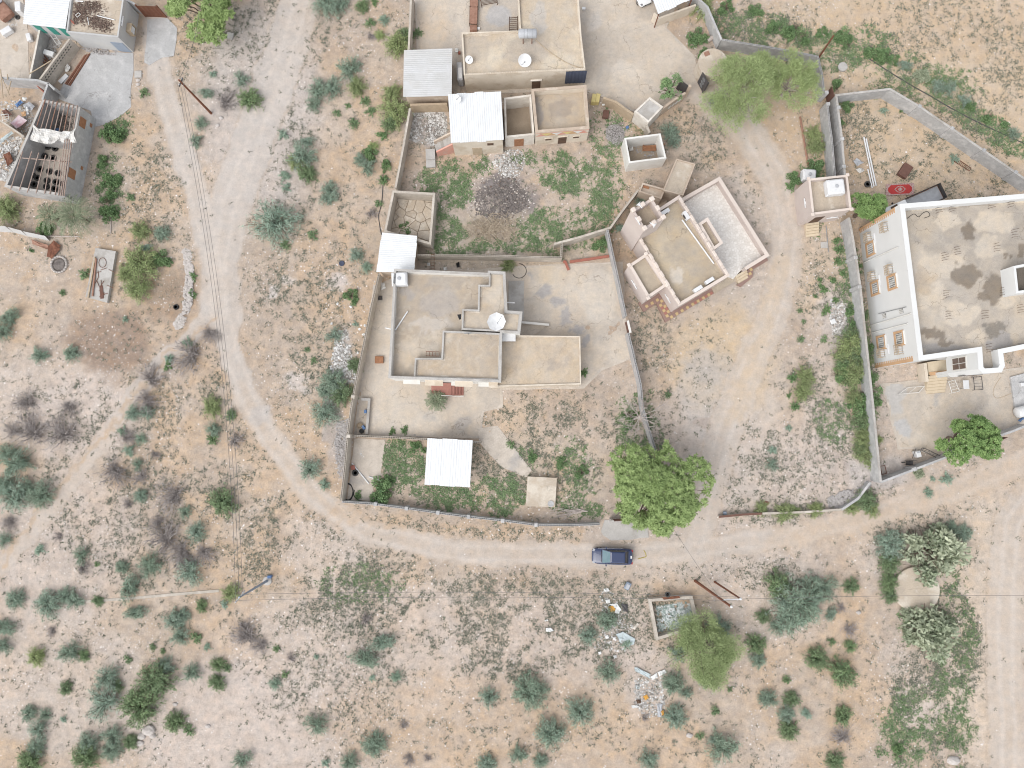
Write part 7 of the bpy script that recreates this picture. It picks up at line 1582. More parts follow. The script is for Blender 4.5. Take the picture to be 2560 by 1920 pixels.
# ---- big house yard
def frame(label, t, pts, mt, z, n=3, name='metal_rack', cat='rack'):
    P = ww(q(t, *pts), z); r = thing(name, label, cat, Vector((cen(P).x, cen(P).y, 0)))
    for a, b in zip(P, P[1:] + P[:1]): MB().bar(a, b, .035, 5).build('rail', mt, r)
    for k in range(1, n): MB().bar(P[0].lerp(P[3], k / n), P[1].lerp(P[2], k / n), .025, 4).build('rung', mt, r)
    for p in P: MB().bar(Vector((p.x, p.y, 0)), p, .03, 5).build('leg', mt, r)
    return r
frame('white metal rack beside the entrance steps of the big house', 11, (1560, -20, 1615, -35, 1655, 60, 1590, 78), 'white_paint', .5, 4); frame('dark metal bed frame on the concrete by the big house', 11, (1775, -60, 1845, -65, 1858, 48, 1785, 52), 'dark_metal', .4, 4)
frame('bent dark frame in the corner of the big house yard wall', 11, (970, 710, 1010, 705, 1025, 772, 985, 782), 'rust', .2, 1); frame('dark ladder leaning at the yard wall by the round tree', 11, (1325, 570, 1355, 555, 1490, 622, 1460, 640), 'dark_metal', .6, 6)
frame('white drying rack lying on the big house yard', 11, (1130, 88, 1210, 30, 1352, 18, 1305, 72), 'white_paint', .3, 2)
r = thing('white_table', 'small white table by the wall of the big house', 'table', W(11, 1712, 5, 0)); p = W(11, 1712, 5, .7); MB().box((p.x, p.y, .7), (.65, 1.0, .06), .05, .01).build('top', 'white_plastic', r)
for sx in (-.28, .28):
    for sy in (-.42, .42): MB().bar((p.x + sx, p.y + sy, 0), (p.x + sx, p.y + sy, .68), .03, 5).build('leg', 'grey_metal', r)
r = thing('washing_machine', 'white washing machine in a dark frame by the yard wall', 'washing machine', W(11, 1285, 605, 0)); p = W(11, 1285, 605, .4); MB().box((p.x, p.y, .45), (.5, .7, .85), .25, .03).build('body', 'white_plastic', r); MB().box((p.x - .03, p.y + .22, .885), (.38, .16, .03), .25).build('control_panel', 'grey_sheet', r)
for s in (-.32, .32): MB().bar((p.x + s, p.y - .5, .05), (p.x + s, p.y + .7, .9), .03, 5).build('frame_bar', 'dark_metal', r)
r = thing('wheelbarrow', 'dark wheelbarrow leaning by the yard wall', 'wheelbarrow', W(11, 1215, 680, 0)); p = W(11, 1215, 680, .4); MB().add([(p.x - .4, p.y - .25, .6), (p.x + .4, p.y - .25, .6), (p.x + .4, p.y + .25, .6), (p.x - .4, p.y + .25, .6), (p.x - .2, p.y - .15, .3), (p.x + .2, p.y - .15, .3), (p.x + .2, p.y + .15, .3), (p.x - .2, p.y + .15, .3)], [[4, 7, 6, 5], [0, 4, 5, 1], [1, 5, 6, 2], [2, 6, 7, 3], [3, 7, 4, 0]]).build('tray', 'dark_metal', r)
for s in (-.2, .2): MB().bar((p.x - .4, p.y + s, .3), (p.x + .9, p.y + s * 1.4, .5), .025, 5).build('handle', 'dark_metal', r)
MB().lathe((p.x - .5, p.y, .2), [(.1, -.05), (.19, -.04), (.19, .04), (.1, .05)], 14, (0, 1, 0)).build('wheel', 'rubber', r)
slab('pump_slab', q(11, 2095, -60, 2240, -100, 2240, 200, 2135, 215), .25, 'cement_grey'); on_box('water_pump', 'small white and dark pump on the concrete slab of the big house yard', 'pump', 11, 2195, 5, (.5, .4, .4), 'white_plastic', .25)
sheet('plastic_sheet', 'blue and white plastic scrap beside the cylinder tank', 'plastic sheet', 11, (2155, 315, 2200, 280, 2212, 300, 2175, 328), 'blue_paint', .1, 18, .2)
# ---- junk compound pieces
for k in range(4): o = 14 * k; lying('steel_pipe', 'long rusty pipe in the stack beside the pierced wall', 'pipe', 0, 735 + o, 475 - 4 * k, 560 + o, 725 + 5 * k, .07, 'rust' if k % 2 else 'rust_light', .13, group='rusty pipes beside the pierced wall')
on_box('concrete_cover', 'square pale cover beside the edge of the concrete pad', 'cover', 0, 1195, 642, (.85, .85, .2), 'cement', 0, .03); on_box('concrete_cover', 'square cover on the ground below the gate tree', 'cover', 0, 1987, 312, (.8, .85, .15), 'cement', 0, -.2)
sheet('plastic_sack', 'crumpled white sack by the pierced wall', 'sack', 0, (565, 585, 590, 555, 610, 580, 600, 620, 570, 622), 'cloth_white', .2, 20, .2); on_box('white_cabinet', 'white panel lying by the rusty pipes', 'panel', 0, 548, 680, (.5, 1.3, .15), 'white_plastic', .06, -.75)
on_box('fridge', 'white fridge lying on the yard beside the tin shed', 'fridge', 0, 62, 272, (.75, 1.3, .6), 'white_plastic', .03, -1.0, .05); on_box('fridge', 'white cabinet lying near the low white-capped wall', 'fridge', 0, 255, 325, (.55, .95, .5), 'white_plastic', .03, .3, .05)
on_box('fridge', 'dented white fridge among the dark scrap', 'fridge', 0, 430, 465, (1.3, .6, .6), 'white_plastic', .1, -.3, .05); on_box('white_cabinet', 'white cabinet end beside the tin shed roof', 'cabinet', 0, 190, 85, (.7, 1.2, 1.6), 'white_plastic', .03, .1, .05)
frame('white window frame leaning over the scrap pile', 0, (425, 288, 462, 282, 525, 378, 490, 382), 'white_paint', .9, 2, 'window_frame', 'window frame')
for k in range(3): lying('timber', 'brown plank in the stack between the low wall and the pierced wall', 'plank', 0, 335 + 10 * k, 490 - 20 * k, 395 + 12 * k, 560 - 18 * k, .09, 'rust', .25, n=4, group='brown planks in the scrap yard')
lying('bamboo_pole', 'pale pole leaning across the low white-capped wall', 'pole', 0, 250, 640, 440, 525, .06, 'wood_pale', 1.95)
for k, (x0, y0, x1, y1) in enumerate(((5, 600, 25, 850), (15, 670, 80, 820), (65, 640, 65, 690), (95, 700, 70, 800))): lying('bamboo_pole', 'pale pole leaning on the grey junk yard wall', 'pole', 0, x0, y0, x1, y1, .06, 'wood_pale', 2.3, group='poles on the junk yard wall')
SCR = [((90, 1065, 165, 995, 240, 1045, 150, 1115), 'pink_sheet', 'faded pink and white fridge door in the junk yard', 'panel', .5), ((130, 905, 175, 865, 200, 885, 150, 935), 'blue_paint', 'blue plastic sheet folded in the junk yard', 'plastic sheet', .4), ((200, 910, 255, 880, 305, 920, 280, 960, 215, 935), 'grey_sheet', 'grey tin panel lying in the junk yard', 'panel', .4),
       ((20, 960, 60, 945, 110, 990, 60, 1020), 'brown_paint', 'maroon seat cushion in the junk yard', 'cushion', .4), ((185, 975, 225, 960, 225, 1000, 190, 1010), 'orange_paint', 'orange plastic drum part in the junk yard', 'plastic part', .4), ((225, 925, 245, 925, 255, 990, 238, 995), 'white_plastic', 'white pipe piece standing in the junk yard scrap', 'pipe', .6),
       ((0, 1215, 105, 1130, 120, 1150, 0, 1250), 'teal_sheet', 'pale blue tin strip across the scrap heap', 'tin sheet', .5), ((30, 1340, 85, 1310, 115, 1390, 70, 1440), 'rust', 'rusty round tin panel on the scrap heap', 'tin sheet', .4), ((195, 840, 235, 845, 225, 870, 200, 870), 'foam', 'white bundle beside the blue sheet in the junk yard', 'bundle', .5),
       ((405, 1060, 460, 1045, 475, 1085, 430, 1115), 'orange_paint', 'orange plastic tank among the parts in the workshop', 'plastic tank', .3), ((470, 1115, 510, 1105, 515, 1140, 480, 1150), 'blue_paint', 'blue plastic scrap among the parts in the workshop', 'plastic part', .3)]
for k, (pp, mt, lb_, ct, z) in enumerate(SCR): sheet('scrap_piece', lb_, ct, 0, pp, mt, z, 30 + k, .15, .05)
frame('white wire rack in the junk yard', 0, (15, 990, 70, 985, 80, 1045, 30, 1060), 'white_paint', .6, 3, 'wire_rack', 'rack')
# draped tarp over the workshop cross wall
t = MB(); nx_, ny_ = 26, 9; rt2 = random.Random(77); a0, a1 = S(0, 268, 1085), S(0, 655, 1130)
for i in range(nx_ + 1):
    for j in range(ny_ + 1):
        u, v = i / nx_, j / ny_; x = 275 + 375 * u + 12 * math.sin(v * 5 + u * 9); yy = 1150 + 25 * u + (v - .35) * (90 + 40 * math.sin(u * 5) + (40 if u > .7 else 0)) - 55 * max(0, .12 - u) / .12 * (1 - v) - 40 * max(0, u - .85) / .15 * (1 - v)
        p = W(0, x, yy, 3.45 + .13 * math.sin(u * 31 + v * 4) * (.3 + v) + .08 * math.sin(v * 13 + u * 17) - (.45 * max(0, v - .45)) + rt2.uniform(-.04, .04)); t.v.append(p)
for i in range(nx_):
    for j in range(ny_): k = i * (ny_ + 1) + j; t.f.append([k, k + 1, k + ny_ + 2, k + ny_ + 1])
t.build('tarpaulin', 'cloth_white', None, 'crumpled white tarpaulin draped over the workshop rafters', 'tarpaulin')
# roof litter on the store
rng = np.random.default_rng(140); n = 1500; cl_ = np.array([(700, 120), (760, 60), (860, 210), (800, 170), (920, 230), (700, 70), (650, 160), (830, 60)]); ci = rng.integers(0, len(cl_), n); xx = cl_[ci, 0] + rng.normal(size=n) * 42; yy = cl_[ci, 1] + rng.normal(size=n) * 32; ok = (xx > 635) & (xx < 985) & (yy > 10) & (yy < 285); Cs = np.array([tuple(W(0, a, b, 3.03)) for a, b in zip(xx[ok], yy[ok])]); Cs[:, 2] += rng.random(len(Cs)) * .08; V, F = leaves(Cs, np.stack([rng.normal(size=len(Cs)), rng.normal(size=len(Cs)), rng.normal(size=len(Cs)) * .2], 1), .2, .12, rng=rng)
mat('dead_leaf', (.10, .07, .06), (.20, .14, .11), s=2, rough=.9, attr='v', fine=.1); tag(link('leaf_litter', mesh_np('leaf_litter', V, F, 'dead_leaf', rng.random(len(F)))), 'dark dead leaf litter on the sandy roof of the grey store', 'leaf litter', kind='stuff')
lying('plastic_pipe', 'white pipe lying on the littered roof of the grey store', 'pipe', 0, 840, 135, 990, 172, .06, 'white_plastic', 3.1); lying('plastic_pipe', 'thin pale pipe across the littered store roof', 'pipe', 0, 755, 150, 768, 215, .04, 'white_plastic', 3.1); lying('tube_lamp_part', 'white tube lamp lying on the far edge of the store roof', 'lamp', 0, 655, 8, 720, 12, .07, 'white_plastic', 3.1)
sheet('red_cloth', 'red cloth scraps on the littered store roof', 'cloth', 0, (605, 165, 640, 190, 648, 215, 622, 200), 'red_paint', 3.08, 50, .1); frame('small white frame on the littered store roof', 0, (652, 130, 680, 110, 695, 125, 668, 148), 'white_paint', 3.15, 1)
# ---- white tin fence, drums, fire ring, slab with scrap (left)
r = thing('tin_fence', 'leaning white corrugated tin fence below the date palms', 'fence', W(4, 210, 350, 0)); pf = ww(q(4, -20, 345, 120, 352, 240, 385, 430, 425), 0)
for k in range(3):
    a, b = pf[k], pf[k + 1]; t = MB(); n = 14; dv = (b - a).normalized(); nv = Vector((-dv.y, dv.x, 0))
    for i in range(n + 1): p = a.lerp(b, i / n) + nv * (.03 if i % 2 else 0); t.v += [Vector((p.x, p.y, .0)), Vector((p.x + nv.x * .35, p.y + nv.y * .35, 1.5 - .25 * k))]
    t.f += [[2 * i, 2 * i + 2, 2 * i + 3, 2 * i + 1] for i in range(n)]; t.build('fence_sheet', 'white_metal_dirty', r)
sheet('rusty_sheet', 'maroon rusty tin sheet on the ground by the tin fence', 'tin sheet', 4, (275, 410, 420, 460, 415, 500, 280, 450), 'rust_light', .2, 52, .15); sheet('rusty_sheet', 'dark rusty drum lid beside the stone fire ring', 'tin sheet', 4, (420, 470, 470, 418, 525, 460, 520, 500, 450, 580, 405, 560), 'rust', .25, 53, .15)
r = thing('fire_ring', 'round stone fire ring filled with charcoal', 'fire ring', W(4, 515, 625, 0)); c = W(4, 515, 628, 0)
for k in range(18): a = k * .349; MB().box((c.x + .9 * math.cos(a), c.y + .95 * math.sin(a), .12), (.3, .22, .3), a + 1.57, .06).build('stone', 'stone_white', r)
MB().lathe(c, [(.82, .0), (.6, .14), (.01, .2)], 16).build('charcoal', 'charcoal', r)
r = thing('feeding_slab', 'long pale concrete slab loaded with planks and scrap irons', 'slab', W(4, 870, 720, 0)); P = [p.xy for p in ww(q(4, 825, 482, 1000, 512, 925, 956, 738, 906), .45)]
MB().prism(P, -.1, .45).build('slab', 'cement', r); EXCL.append([tuple(p) for p in P])
for k, (x0, y0, x1, y1) in enumerate(((822, 560, 762, 915), (832, 575, 800, 900))): lying('timber', 'long weathered plank lying on the scrap-loaded slab', 'plank', 4, x0, y0, x1, y1, .11, 'wood_pale' if k == 0 else 'rust_light', .55, n=4, group='planks on the concrete slab')
on_box('steel_plate', 'brown steel plate lying on the concrete slab', 'plate', 4, 878, 865, (.42, 1.55, .06), 'brown_paint', .45, .12)
rr2 = random.Random(88)
for k in range(12): x, y = rr2.uniform(830, 940), rr2.uniform(640, 880); a = rr2.uniform(0, 3.1); lying('scrap_iron', 'thin rusty iron bar in the tangle on the slab', 'iron bar', 4, x, y, x + 60 * math.cos(a), y + 60 * math.sin(a), .03, 'rust', .5, n=5, group='iron bars on the slab')
hose('wire_loop', 'loop of rusty wire on the concrete slab', [tuple(S(4, 885 + 32 * math.cos(a), 610 + 42 * math.sin(a))) for a in [i * .4 for i in range(17)]], .025, 'rust', 'wire', z=.5)
lying('stick', 'long pale stick on the sand by the palm', 'stick', 4, 965, 110, 955, 360, .05, 'bark_pale'); lying('stick', 'pale stick lying below the date palms', 'stick', 4, 400, 380, 690, 385, .05, 'bark_pale', .3)
tyre_blue = MB().lathe(W(4, 1525, 995, 0), [(.2, .05), (.3, .0), (.34, .1), (.3, .22), (.2, .2), (.2, .05)], 18); tyre_blue.build('old_tyre', 'black_plastic', None, 'small dark tyre on the bank of white stones', 'tyre')
MB().lathe(W(5, 742, 618, 0), [(.12, .02), (.3, .0), (.33, .08), (.3, .14), (.12, .1), (.02, .1)], 18).build('basket_lid', 'navy_cloth', None, 'round dark blue lid lying on the open sand', 'lid')
# ---- bottle pit
pw = [p.xy for p in ww(q(14, 1178, 198, 1560, 172, 1622, 440, 1245, 558), .9)]; r = thing('rubbish_pit', 'low-walled square pit filled with plastic bottles', 'pit', cen(pw)); ow = ccw(pw); iw = inset(ow, .32)
MB().ring(ow, iw, -.1, .9, -.1).build('wall', 'block_tan', r); 
for k in range(4): a, b = ow[k], ow[(k + 1) % 4]
sheet('rusty_sheet', 'rusty tin sheet on the wall of the bottle pit', 'tin sheet', 14, (1290, 185, 1450, 170, 1455, 190, 1310, 205), 'rust', .92, 55, .06)
SC14 = [((830, 265, 870, 255, 895, 285, 880, 320, 835, 310), 'amber_foam', 'amber foam chunk beside the white foam pieces', 'foam'), ((805, 205, 845, 200, 850, 230, 815, 235), 'foam', 'white foam block at the end of the rubbish spread', 'foam'), ((835, 240, 905, 235, 945, 290, 925, 325, 885, 320, 895, 280), 'foam', 'large white foam panel beside the amber chunk', 'foam'),
        ((940, 235, 1000, 245, 1005, 320, 960, 300), 'dark_metal', 'dark grey mat beside the white foam panel', 'mat'), ((895, 500, 960, 480, 1065, 540, 1055, 590, 1000, 615, 930, 570), 'teal_sheet', 'pale teal plastic sheet lying beside the bottle pit', 'plastic sheet'), ((1040, 450, 1080, 405, 1098, 415, 1060, 465), 'white_plaster_old', 'pale plank beside the bottle pit wall', 'plank'),
        ((292, 448, 335, 446, 360, 470, 330, 482, 292, 478), 'foam', 'lone white foam sheet on the open weeds', 'foam'), ((280, 380, 310, 375, 312, 388, 285, 392), 'foam', 'small white foam scrap on the open weeds', 'foam'), ((872, 688, 900, 680, 908, 700, 885, 715), 'foam', 'white foam scrap below the rubbish spread', 'foam'), ((742, 655, 770, 650, 772, 675, 748, 678), 'foam', 'small white foam lump at the shrub edge', 'foam'),
        ((800, 515, 830, 510, 838, 535, 812, 545), 'foam', 'white foam lump beside the teal sheet', 'foam'), ((868, 530, 895, 525, 895, 550, 872, 552), 'foam', 'square white foam lump touching the teal sheet', 'foam'), ((1055, 790, 1080, 788, 1200, 850, 1190, 885, 1060, 820), 'teal_sheet', 'long pale teal panel beside the white boxes', 'panel'), ((1195, 870, 1250, 835, 1262, 875, 1215, 895), 'foam', 'white carton in the heap beside the teal panel', 'carton'),
        ((1255, 830, 1320, 805, 1335, 835, 1275, 865), 'foam', 'white carton beside another near the thorny shrub', 'carton'), ((1130, 1040, 1165, 1022, 1182, 1050, 1150, 1075), 'amber_foam', 'amber foam piece in the rubbish by the thorny shrubs', 'foam'), ((1285, 1165, 1310, 1160, 1315, 1200, 1292, 1205), 'amber_foam', 'amber foam strip at the shrub edge', 'foam'), ((1070, 1070, 1112, 1068, 1115, 1098, 1080, 1102), 'wood_dark', 'dark crate piece in the foam rubbish', 'crate'),
        ((1065, 945, 1100, 935, 1108, 970, 1072, 978), 'teal_sheet', 'small light blue bag in the foam rubbish', 'bag'), ((1255, 1110, 1300, 1105, 1290, 1215, 1258, 1220), 'grey_sheet', 'grey plastic strip in the foam rubbish', 'plastic sheet'), ((1025, 1120, 1070, 1112, 1105, 1130, 1040, 1142), 'foam', 'white rag at the edge of the foam rubbish', 'rag'), ((790, 110, 830, 105, 845, 130, 800, 135), 'foam', 'white foam flakes beside the overhead wire', 'foam')]
for k, (pp, mt, lb_, ct) in enumerate(SC14): sheet('rubbish_piece', lb_, ct, 14, pp, mt, .08, 60 + k, .1, .03)
r = thing('child_seat', 'blue-grey plastic child seat lying in the weeds by the track', 'seat', W(14, 1000, 85, 0)); p = W(14, 1000, 85, .2); MB().box((p.x, p.y, .2), (.6, .85, .35), -.5, .08).build('shell', 'blue_grey_paint', r); MB().box((p.x - .02, p.y - .05, .39), (.38, .55, .05), -.5, .02).build('cushion', 'grey_sheet', r)
# round concrete slab among the bushes
c = W(15, 1290, 120, .4); MB().lathe(Vector((c.x, c.y, 0)), [(2.55, -.1), (2.55, .34), (2.5, .4), (.01, .42)], 40).build('round_slab', 'roof_screed', None, 'round concrete slab half hidden between pale broad-leaved bushes', 'slab'); EXCL.append([(c.x + 2.6 * math.cos(a * .4), c.y + 2.6 * math.sin(a * .4)) for a in range(16)])
c = W(11, 1290, 1600, .4)
# scattered boulders
for k, (t_, x, y, s) in enumerate(((12, 1290, 1330, .75), (12, 1225, 1385, .5), (12, 1320, 1380, .4), (12, 1210, 1440, .45), (12, 1800, 1297, .3), (12, 1515, 1105, .3), (15, 1600, 1590, .7), (15, 780, 315, .3), (14, 1530, 1375, .4), (10, 2195, 1030, .35), (0, 1195, 695, .3), (0, 1195, 730, .3), (0, 1880, 1085, .3), (0, 1910, 1020, .3))):
    rs = random.Random(k); p = W(t_, x, y, 0); z_ = gz(p.x, p.y); bm_ = bmesh.new(); bmesh.ops.create_icosphere(bm_, subdivisions=2, radius=1.0); fl = .22 if t_ in (5, 10) else .5
    vs = [(v.co.x * s * (1 + rs.uniform(-.18, .18)), v.co.y * s * .75 * (1 + rs.uniform(-.18, .18)), v.co.z * s * fl * (1 + rs.uniform(-.15, .15))) for v in bm_.verts]; fs = [[v.index for v in f.verts] for f in bm_.faces]; bm_.free()
    MB().add([(p.x + a, p.y + b, z_ + c_ + s * fl * .3) for a, b, c_ in vs], fs).build('boulder', 'stone_white' if t_ != 10 else 'rust_light', None, ('flat pale rock bedded in the sandy strip by the compound' if t_ == 5 else 'brown rock bump on the gravel yard below the mosque' if t_ == 10 else 'pale stone on the ground near the concrete pad' if t_ == 0 else 'pale boulder among the thorny shrubs'), 'rock', 'rocks in the scrub')
for k, (x, y) in enumerate(((705, 965), (895, 1187), (940, 1155), (930, 1232), (822, 992), (655, 1137), (700, 1345), (760, 1420), (650, 1530), (880, 1390))): a = random.uniform(0, 3); sheet('plastic_scrap', 'white plastic scrap dumped outside the compound wall', 'scrap', 5, [v for i in range(5) for v in (x + 15 * math.cos(a + i * 1.257) * (1.2 if i % 2 else .7), y + 13 * math.sin(a + i * 1.257))], 'foam', .06, 200 + k, .1, .02, 'white scraps outside the compound wall')
# ================================================================ loose ground cover
def density(X, Y):
    DX, DY, nx, ny, tr, rut = ground_fields(X, Y)
    n1, n2 = fbm(X, Y, .16, 5), fbm(X, Y, .9, 2, 3)
    wd_ = np.full(X.shape, .09); gd = np.zeros(X.shape)
    def zone(arr, cx, cy, rx, ry, v):
        d = np.hypot((nx - cx) / rx, (ny - cy) / ry); f = ss((1.15 - d) / .5); np.copyto(arr, np.maximum(arr, v * f))
    for z in [(1100, 1340, 420, 110, .75), (760, 1280, 200, 110, .8), (620, 1180, 110, 130, .75), (330, 1050, 260, 260, .45), (1080, 1400, 130, 90, .8), (660, 700, 150, 180, .5), (560, 60, 200, 110, .5), (1415, 760, 40, 200, .5), (1640, 1020, 110, 110, .55),
              (1780, 800, 70, 260, .5), (1900, 300, 160, 110, .6), (2050, 380, 180, 80, .5), (2060, 140, 200, 140, .35), (2180, 200, 80, 80, .5), (1990, 1180, 130, 80, .7), (2050, 1450, 80, 250, .85), (1980, 1560, 80, 160, .8), (1290, 1330, 120, 100, .55), (1700, 1260, 120, 50, .5),
              (1720, 80, 160, 70, .4), (1500, 300, 90, 80, .5), (240, 330, 70, 130, .5), (430, 90, 130, 120, .35), (300, 420, 120, 120, .4), (470, 800, 60, 120, .5), (220, 880, 200, 60, .35), (1180, 960, 170, 120, .85), (1410, 880, 50, 120, .35), (720, 1480, 260, 90, .35), (1000, 1560, 400, 90, .22), (500, 1330, 200, 60, .3), (700, 520, 100, 160, .45), (620, 300, 70, 160, .4), (1950, 120, 330, 160, .3)]: zone(wd_, *z)
    for z in [(960, 400, 60, 60, .9), (960, 500, 50, 50, 1.0), (1230, 380, 60, 45, 1.0), (1300, 420, 45, 80, .8), (1200, 500, 90, 50, .7), (1080, 535, 190, 14, .6), (1040, 360, 40, 25, .7), (1150, 345, 60, 20, .6), (870, 1000, 50, 60, .9), (1000, 1070, 120, 35, .7), (1080, 1070, 60, 45, .9), (1240, 1020, 40, 80, .55), (1140, 990, 40, 30, .6),
              (2060, 1440, 50, 230, .55), (1960, 1570, 70, 90, .6), (2000, 1330, 60, 80, .5), (1640, 70, 100, 40, .5), (1800, 130, 200, 20, .5), (235, 400, 30, 70, .8), (265, 270, 30, 30, .7), (1760, 430, 30, 80, .6), (1380, 930, 50, 80, .5), (1250, 1100, 60, 20, .8), (1330, 300, 60, 60, .5), (780, 1260, 90, 50, .35), (1850, 90, 90, 30, .6), (2000, 190, 130, 40, .45), (1800, 900, 40, 60, .4)]: zone(gd, *z)
    def band(arr, pts, hw, v): np.copyto(arr, np.maximum(arr, v * ss((hw * 1.3 - segdist(nx, ny, pts)) / hw)))
    strip_ = [(1560, 50), (1680, 60), (1800, 100), (1900, 130), (1990, 180), (2080, 240), (2150, 290), (2230, 330)]
    band(gd, strip_, 24, .8); band(wd_, strip_, 40, .8); band(wd_, [(1830, 560), (1860, 720), (1880, 860)], 40, .7); band(wd_, [(1600, 1110), (1750, 1100), (1870, 1080)], 26, .6); band(wd_, [(760, 1120), (1000, 1150), (1250, 1165)], 14, .5)
    band(gd, [(1825, 560), (1850, 700), (1865, 900)], 26, .75); band(wd_, [(1760, 620), (1780, 800), (1800, 960)], 60, .6); band(wd_, [(1390, 560), (1395, 800), (1410, 1000)], 22, .6); band(wd_, [(1900, 380), (2100, 430)], 60, .6)
    cl = ss((n1 * .55 + n2 * .45 - .43) / .12)
    return wd_ * (.12 + 1.1 * cl) * (1 - .93 * tr), gd * (.25 + .95 * ss((n2 - .37) / .2)) * (1 - tr)
EXD = [(p, min(a[0] for a in p), max(a[0] for a in p), min(a[1] for a in p), max(a[1] for a in p)) for p in EXCL]
def free(X, Y):
    ok = np.ones(X.shape, bool)
    for p, x0, x1, y0, y1 in EXD:
        sel = (X > x0) & (X < x1) & (Y > y0) & (Y < y1)
        if sel.any(): i = np.nonzero(sel)[0]; ok[i] &= ~inpoly(X[i], Y[i], p)
    return ok
def scatter_pts(n, seed, which):
    rng = np.random.default_rng(seed); X = rng.uniform(GX0 + 2, GX1 - 2, n); Y = rng.uniform(GY0 + 2, GY1 - 2, n)
    dn = density(X, Y)[which]; k = rng.random(n) < dn; X, Y = X[k], Y[k]; f = free(X, Y); return X[f], Y[f], rng
def tufts(name, label, cat, X, Y, rng, per, L, Wd, rise, mt, size=(.6, 1.5)):
    n = len(X); Z = relief(X, Y); sz = rng.uniform(*size, n) ** 1.2; az = rng.uniform(0, 6.28, (n, 1)) + np.arange(per) * 6.2832 / per + rng.normal(size=(n, per)) * .4
    ln = (rng.uniform(.5, 1.2, (n, per)) * sz[:, None] * L).ravel(); A = np.stack([np.cos(az), np.sin(az), rng.uniform(rise * .3, rise * 1.4, (n, per))], -1).reshape(-1, 3); A = nrm(A)
    C = np.repeat(np.stack([X, Y, Z + .01], 1), per, 0) + rng.normal(size=(n * per, 3)) * np.array([.06, .06, .0]) * np.repeat(sz, per)[:, None] + A * ln[:, None] * .5
    V, F = leaves(C, A, ln, ln * Wd, rng=rng); vals = np.clip(np.repeat(rng.random(n), per) * .6 + rng.random(n * per) * .4, 0, 1)
    return tag(link(name, mesh_np(name, V, F, mt, vals)), label, cat, kind='stuff')
X, Y, g_ = scatter_pts(330000, 61, 0); NW = len(X)
print('weeds', NW)
tufts('weeds', 'low grey-green weeds dotting the sandy ground', 'weeds', X, Y, g_, 8, .145, .30, .5, 'weed', (.35, 1.7))
X, Y, g_ = scatter_pts(600000, 62, 1); NG = len(X)
print('grass', NG)
tufts('grass', 'fresh green low growth in the yards and along the walls', 'grass', X, Y, g_, 9, .18, .30, .4, 'grass', (.45, 1.6))
# pebbles
OCT = np.array([[1, 0, 0], [0, 1, 0], [-1, 0, 0], [0, -1, 0], [0, 0, 1]], float); OF = np.array([[0, 1, 4], [1, 2, 4], [2, 3, 4], [3, 0, 4]])
def stones(name, label, X, Y, rng, s0, s1, mt, Z=None, power=3.0, kind='stuff', cat='stones'):
    n = len(X); s = s0 + (s1 - s0) * rng.random(n) ** power; a = rng.uniform(0, 6.28, n); ca, sa = np.cos(a), np.sin(a); ex = rng.uniform(.6, 1.3, n) * (2.2 if 'bottle' in name else 1)
    V = np.zeros((n, 5, 3)); J = OCT[None] * (1 + rng.uniform(-.3, .3, (n, 5, 1))); x, y = J[..., 0] * (s * ex)[:, None], J[..., 1] * s[:, None]
    V[..., 0] = x * ca[:, None] - y * sa[:, None] + X[:, None]; V[..., 1] = x * sa[:, None] + y * ca[:, None] + Y[:, None]; V[..., 2] = J[..., 2] * (s * .42)[:, None] + (relief(X, Y) if Z is None else Z)[:, None] - .005
    F = (OF[None] + (np.arange(n) * 5)[:, None, None]).reshape(-1, 3)
    return tag(link(name, mesh_np(name, V.reshape(-1, 3), F, mt, np.repeat(rng.random(n), 4))), label, cat, kind=kind)
mat('dead_scrap', (.15, .11, .09), (.5, .45, .4), s=.5, rough=.9, attr='v', fine=.2)
mat('pebble', (.27, .23, .20), (.74, .69, .65), s=.5, rough=.9, attr='v', fine=.1)
rng = np.random.default_rng(71); X = rng.uniform(GX0 + 2, GX1 - 2, 170000); Y = rng.uniform(GY0 + 2, GY1 - 2, 170000)
dn = .08 + .92 * ss((fbm(X, Y, .13, 1) * .6 + fbm(X, Y, .6, 4, 3) * .4 - .46) / .12); DXp, DYp = toD(X, Y); dn *= 1 - .8 * ground_fields(X, Y)[4]; dn *= np.where((DXp > 1850) & (DYp < 420), .25, 1); k = (rng.random(len(X)) < dn); X, Y = X[k], Y[k]; f = free(X, Y)
stones('pebbles', 'small pale stones strewn over the ground', X[f], Y[f], rng, .028, .12, 'pebble', power=4)
def heap(name, label, cat, pts_t, n, s0, s1, mt, seed, hmax=.25, power=2.0):
    """loose pieces piled inside an outline"""
    rng = np.random.default_rng(seed); P = [tuple(v.xy) for v in ww(pts_t, .1)]; xs, ys = [p[0] for p in P], [p[1] for p in P]
    X = rng.uniform(min(xs), max(xs), n * 3); Y = rng.uniform(min(ys), max(ys), n * 3); k = inpoly(X, Y, P) & (fbm(X, Y, .9, 3) + rng.random(len(X)) * .35 > .55); X, Y = X[k][:n], Y[k][:n]
    cx, cy = np.mean(xs), np.mean(ys); rr_ = np.hypot(X - cx, Y - cy) / (max(max(xs) - min(xs), max(ys) - min(ys)) / 2); Z = relief(X, Y) + hmax * np.clip(1 - rr_, 0, 1) * rng.random(len(X))
    return stones(name, label, X, Y, rng, s0, s1, mt, Z, power, cat=cat)
heap('rubbish_heap', 'white and grey rubble and rubbish in the yard beside the tin-roofed room', 'rubbish', q(1, 1340, 960, 1640, 950, 1655, 1230, 1540, 1260, 1320, 1200), 1500, .03, .2, 'rubbish', 81)
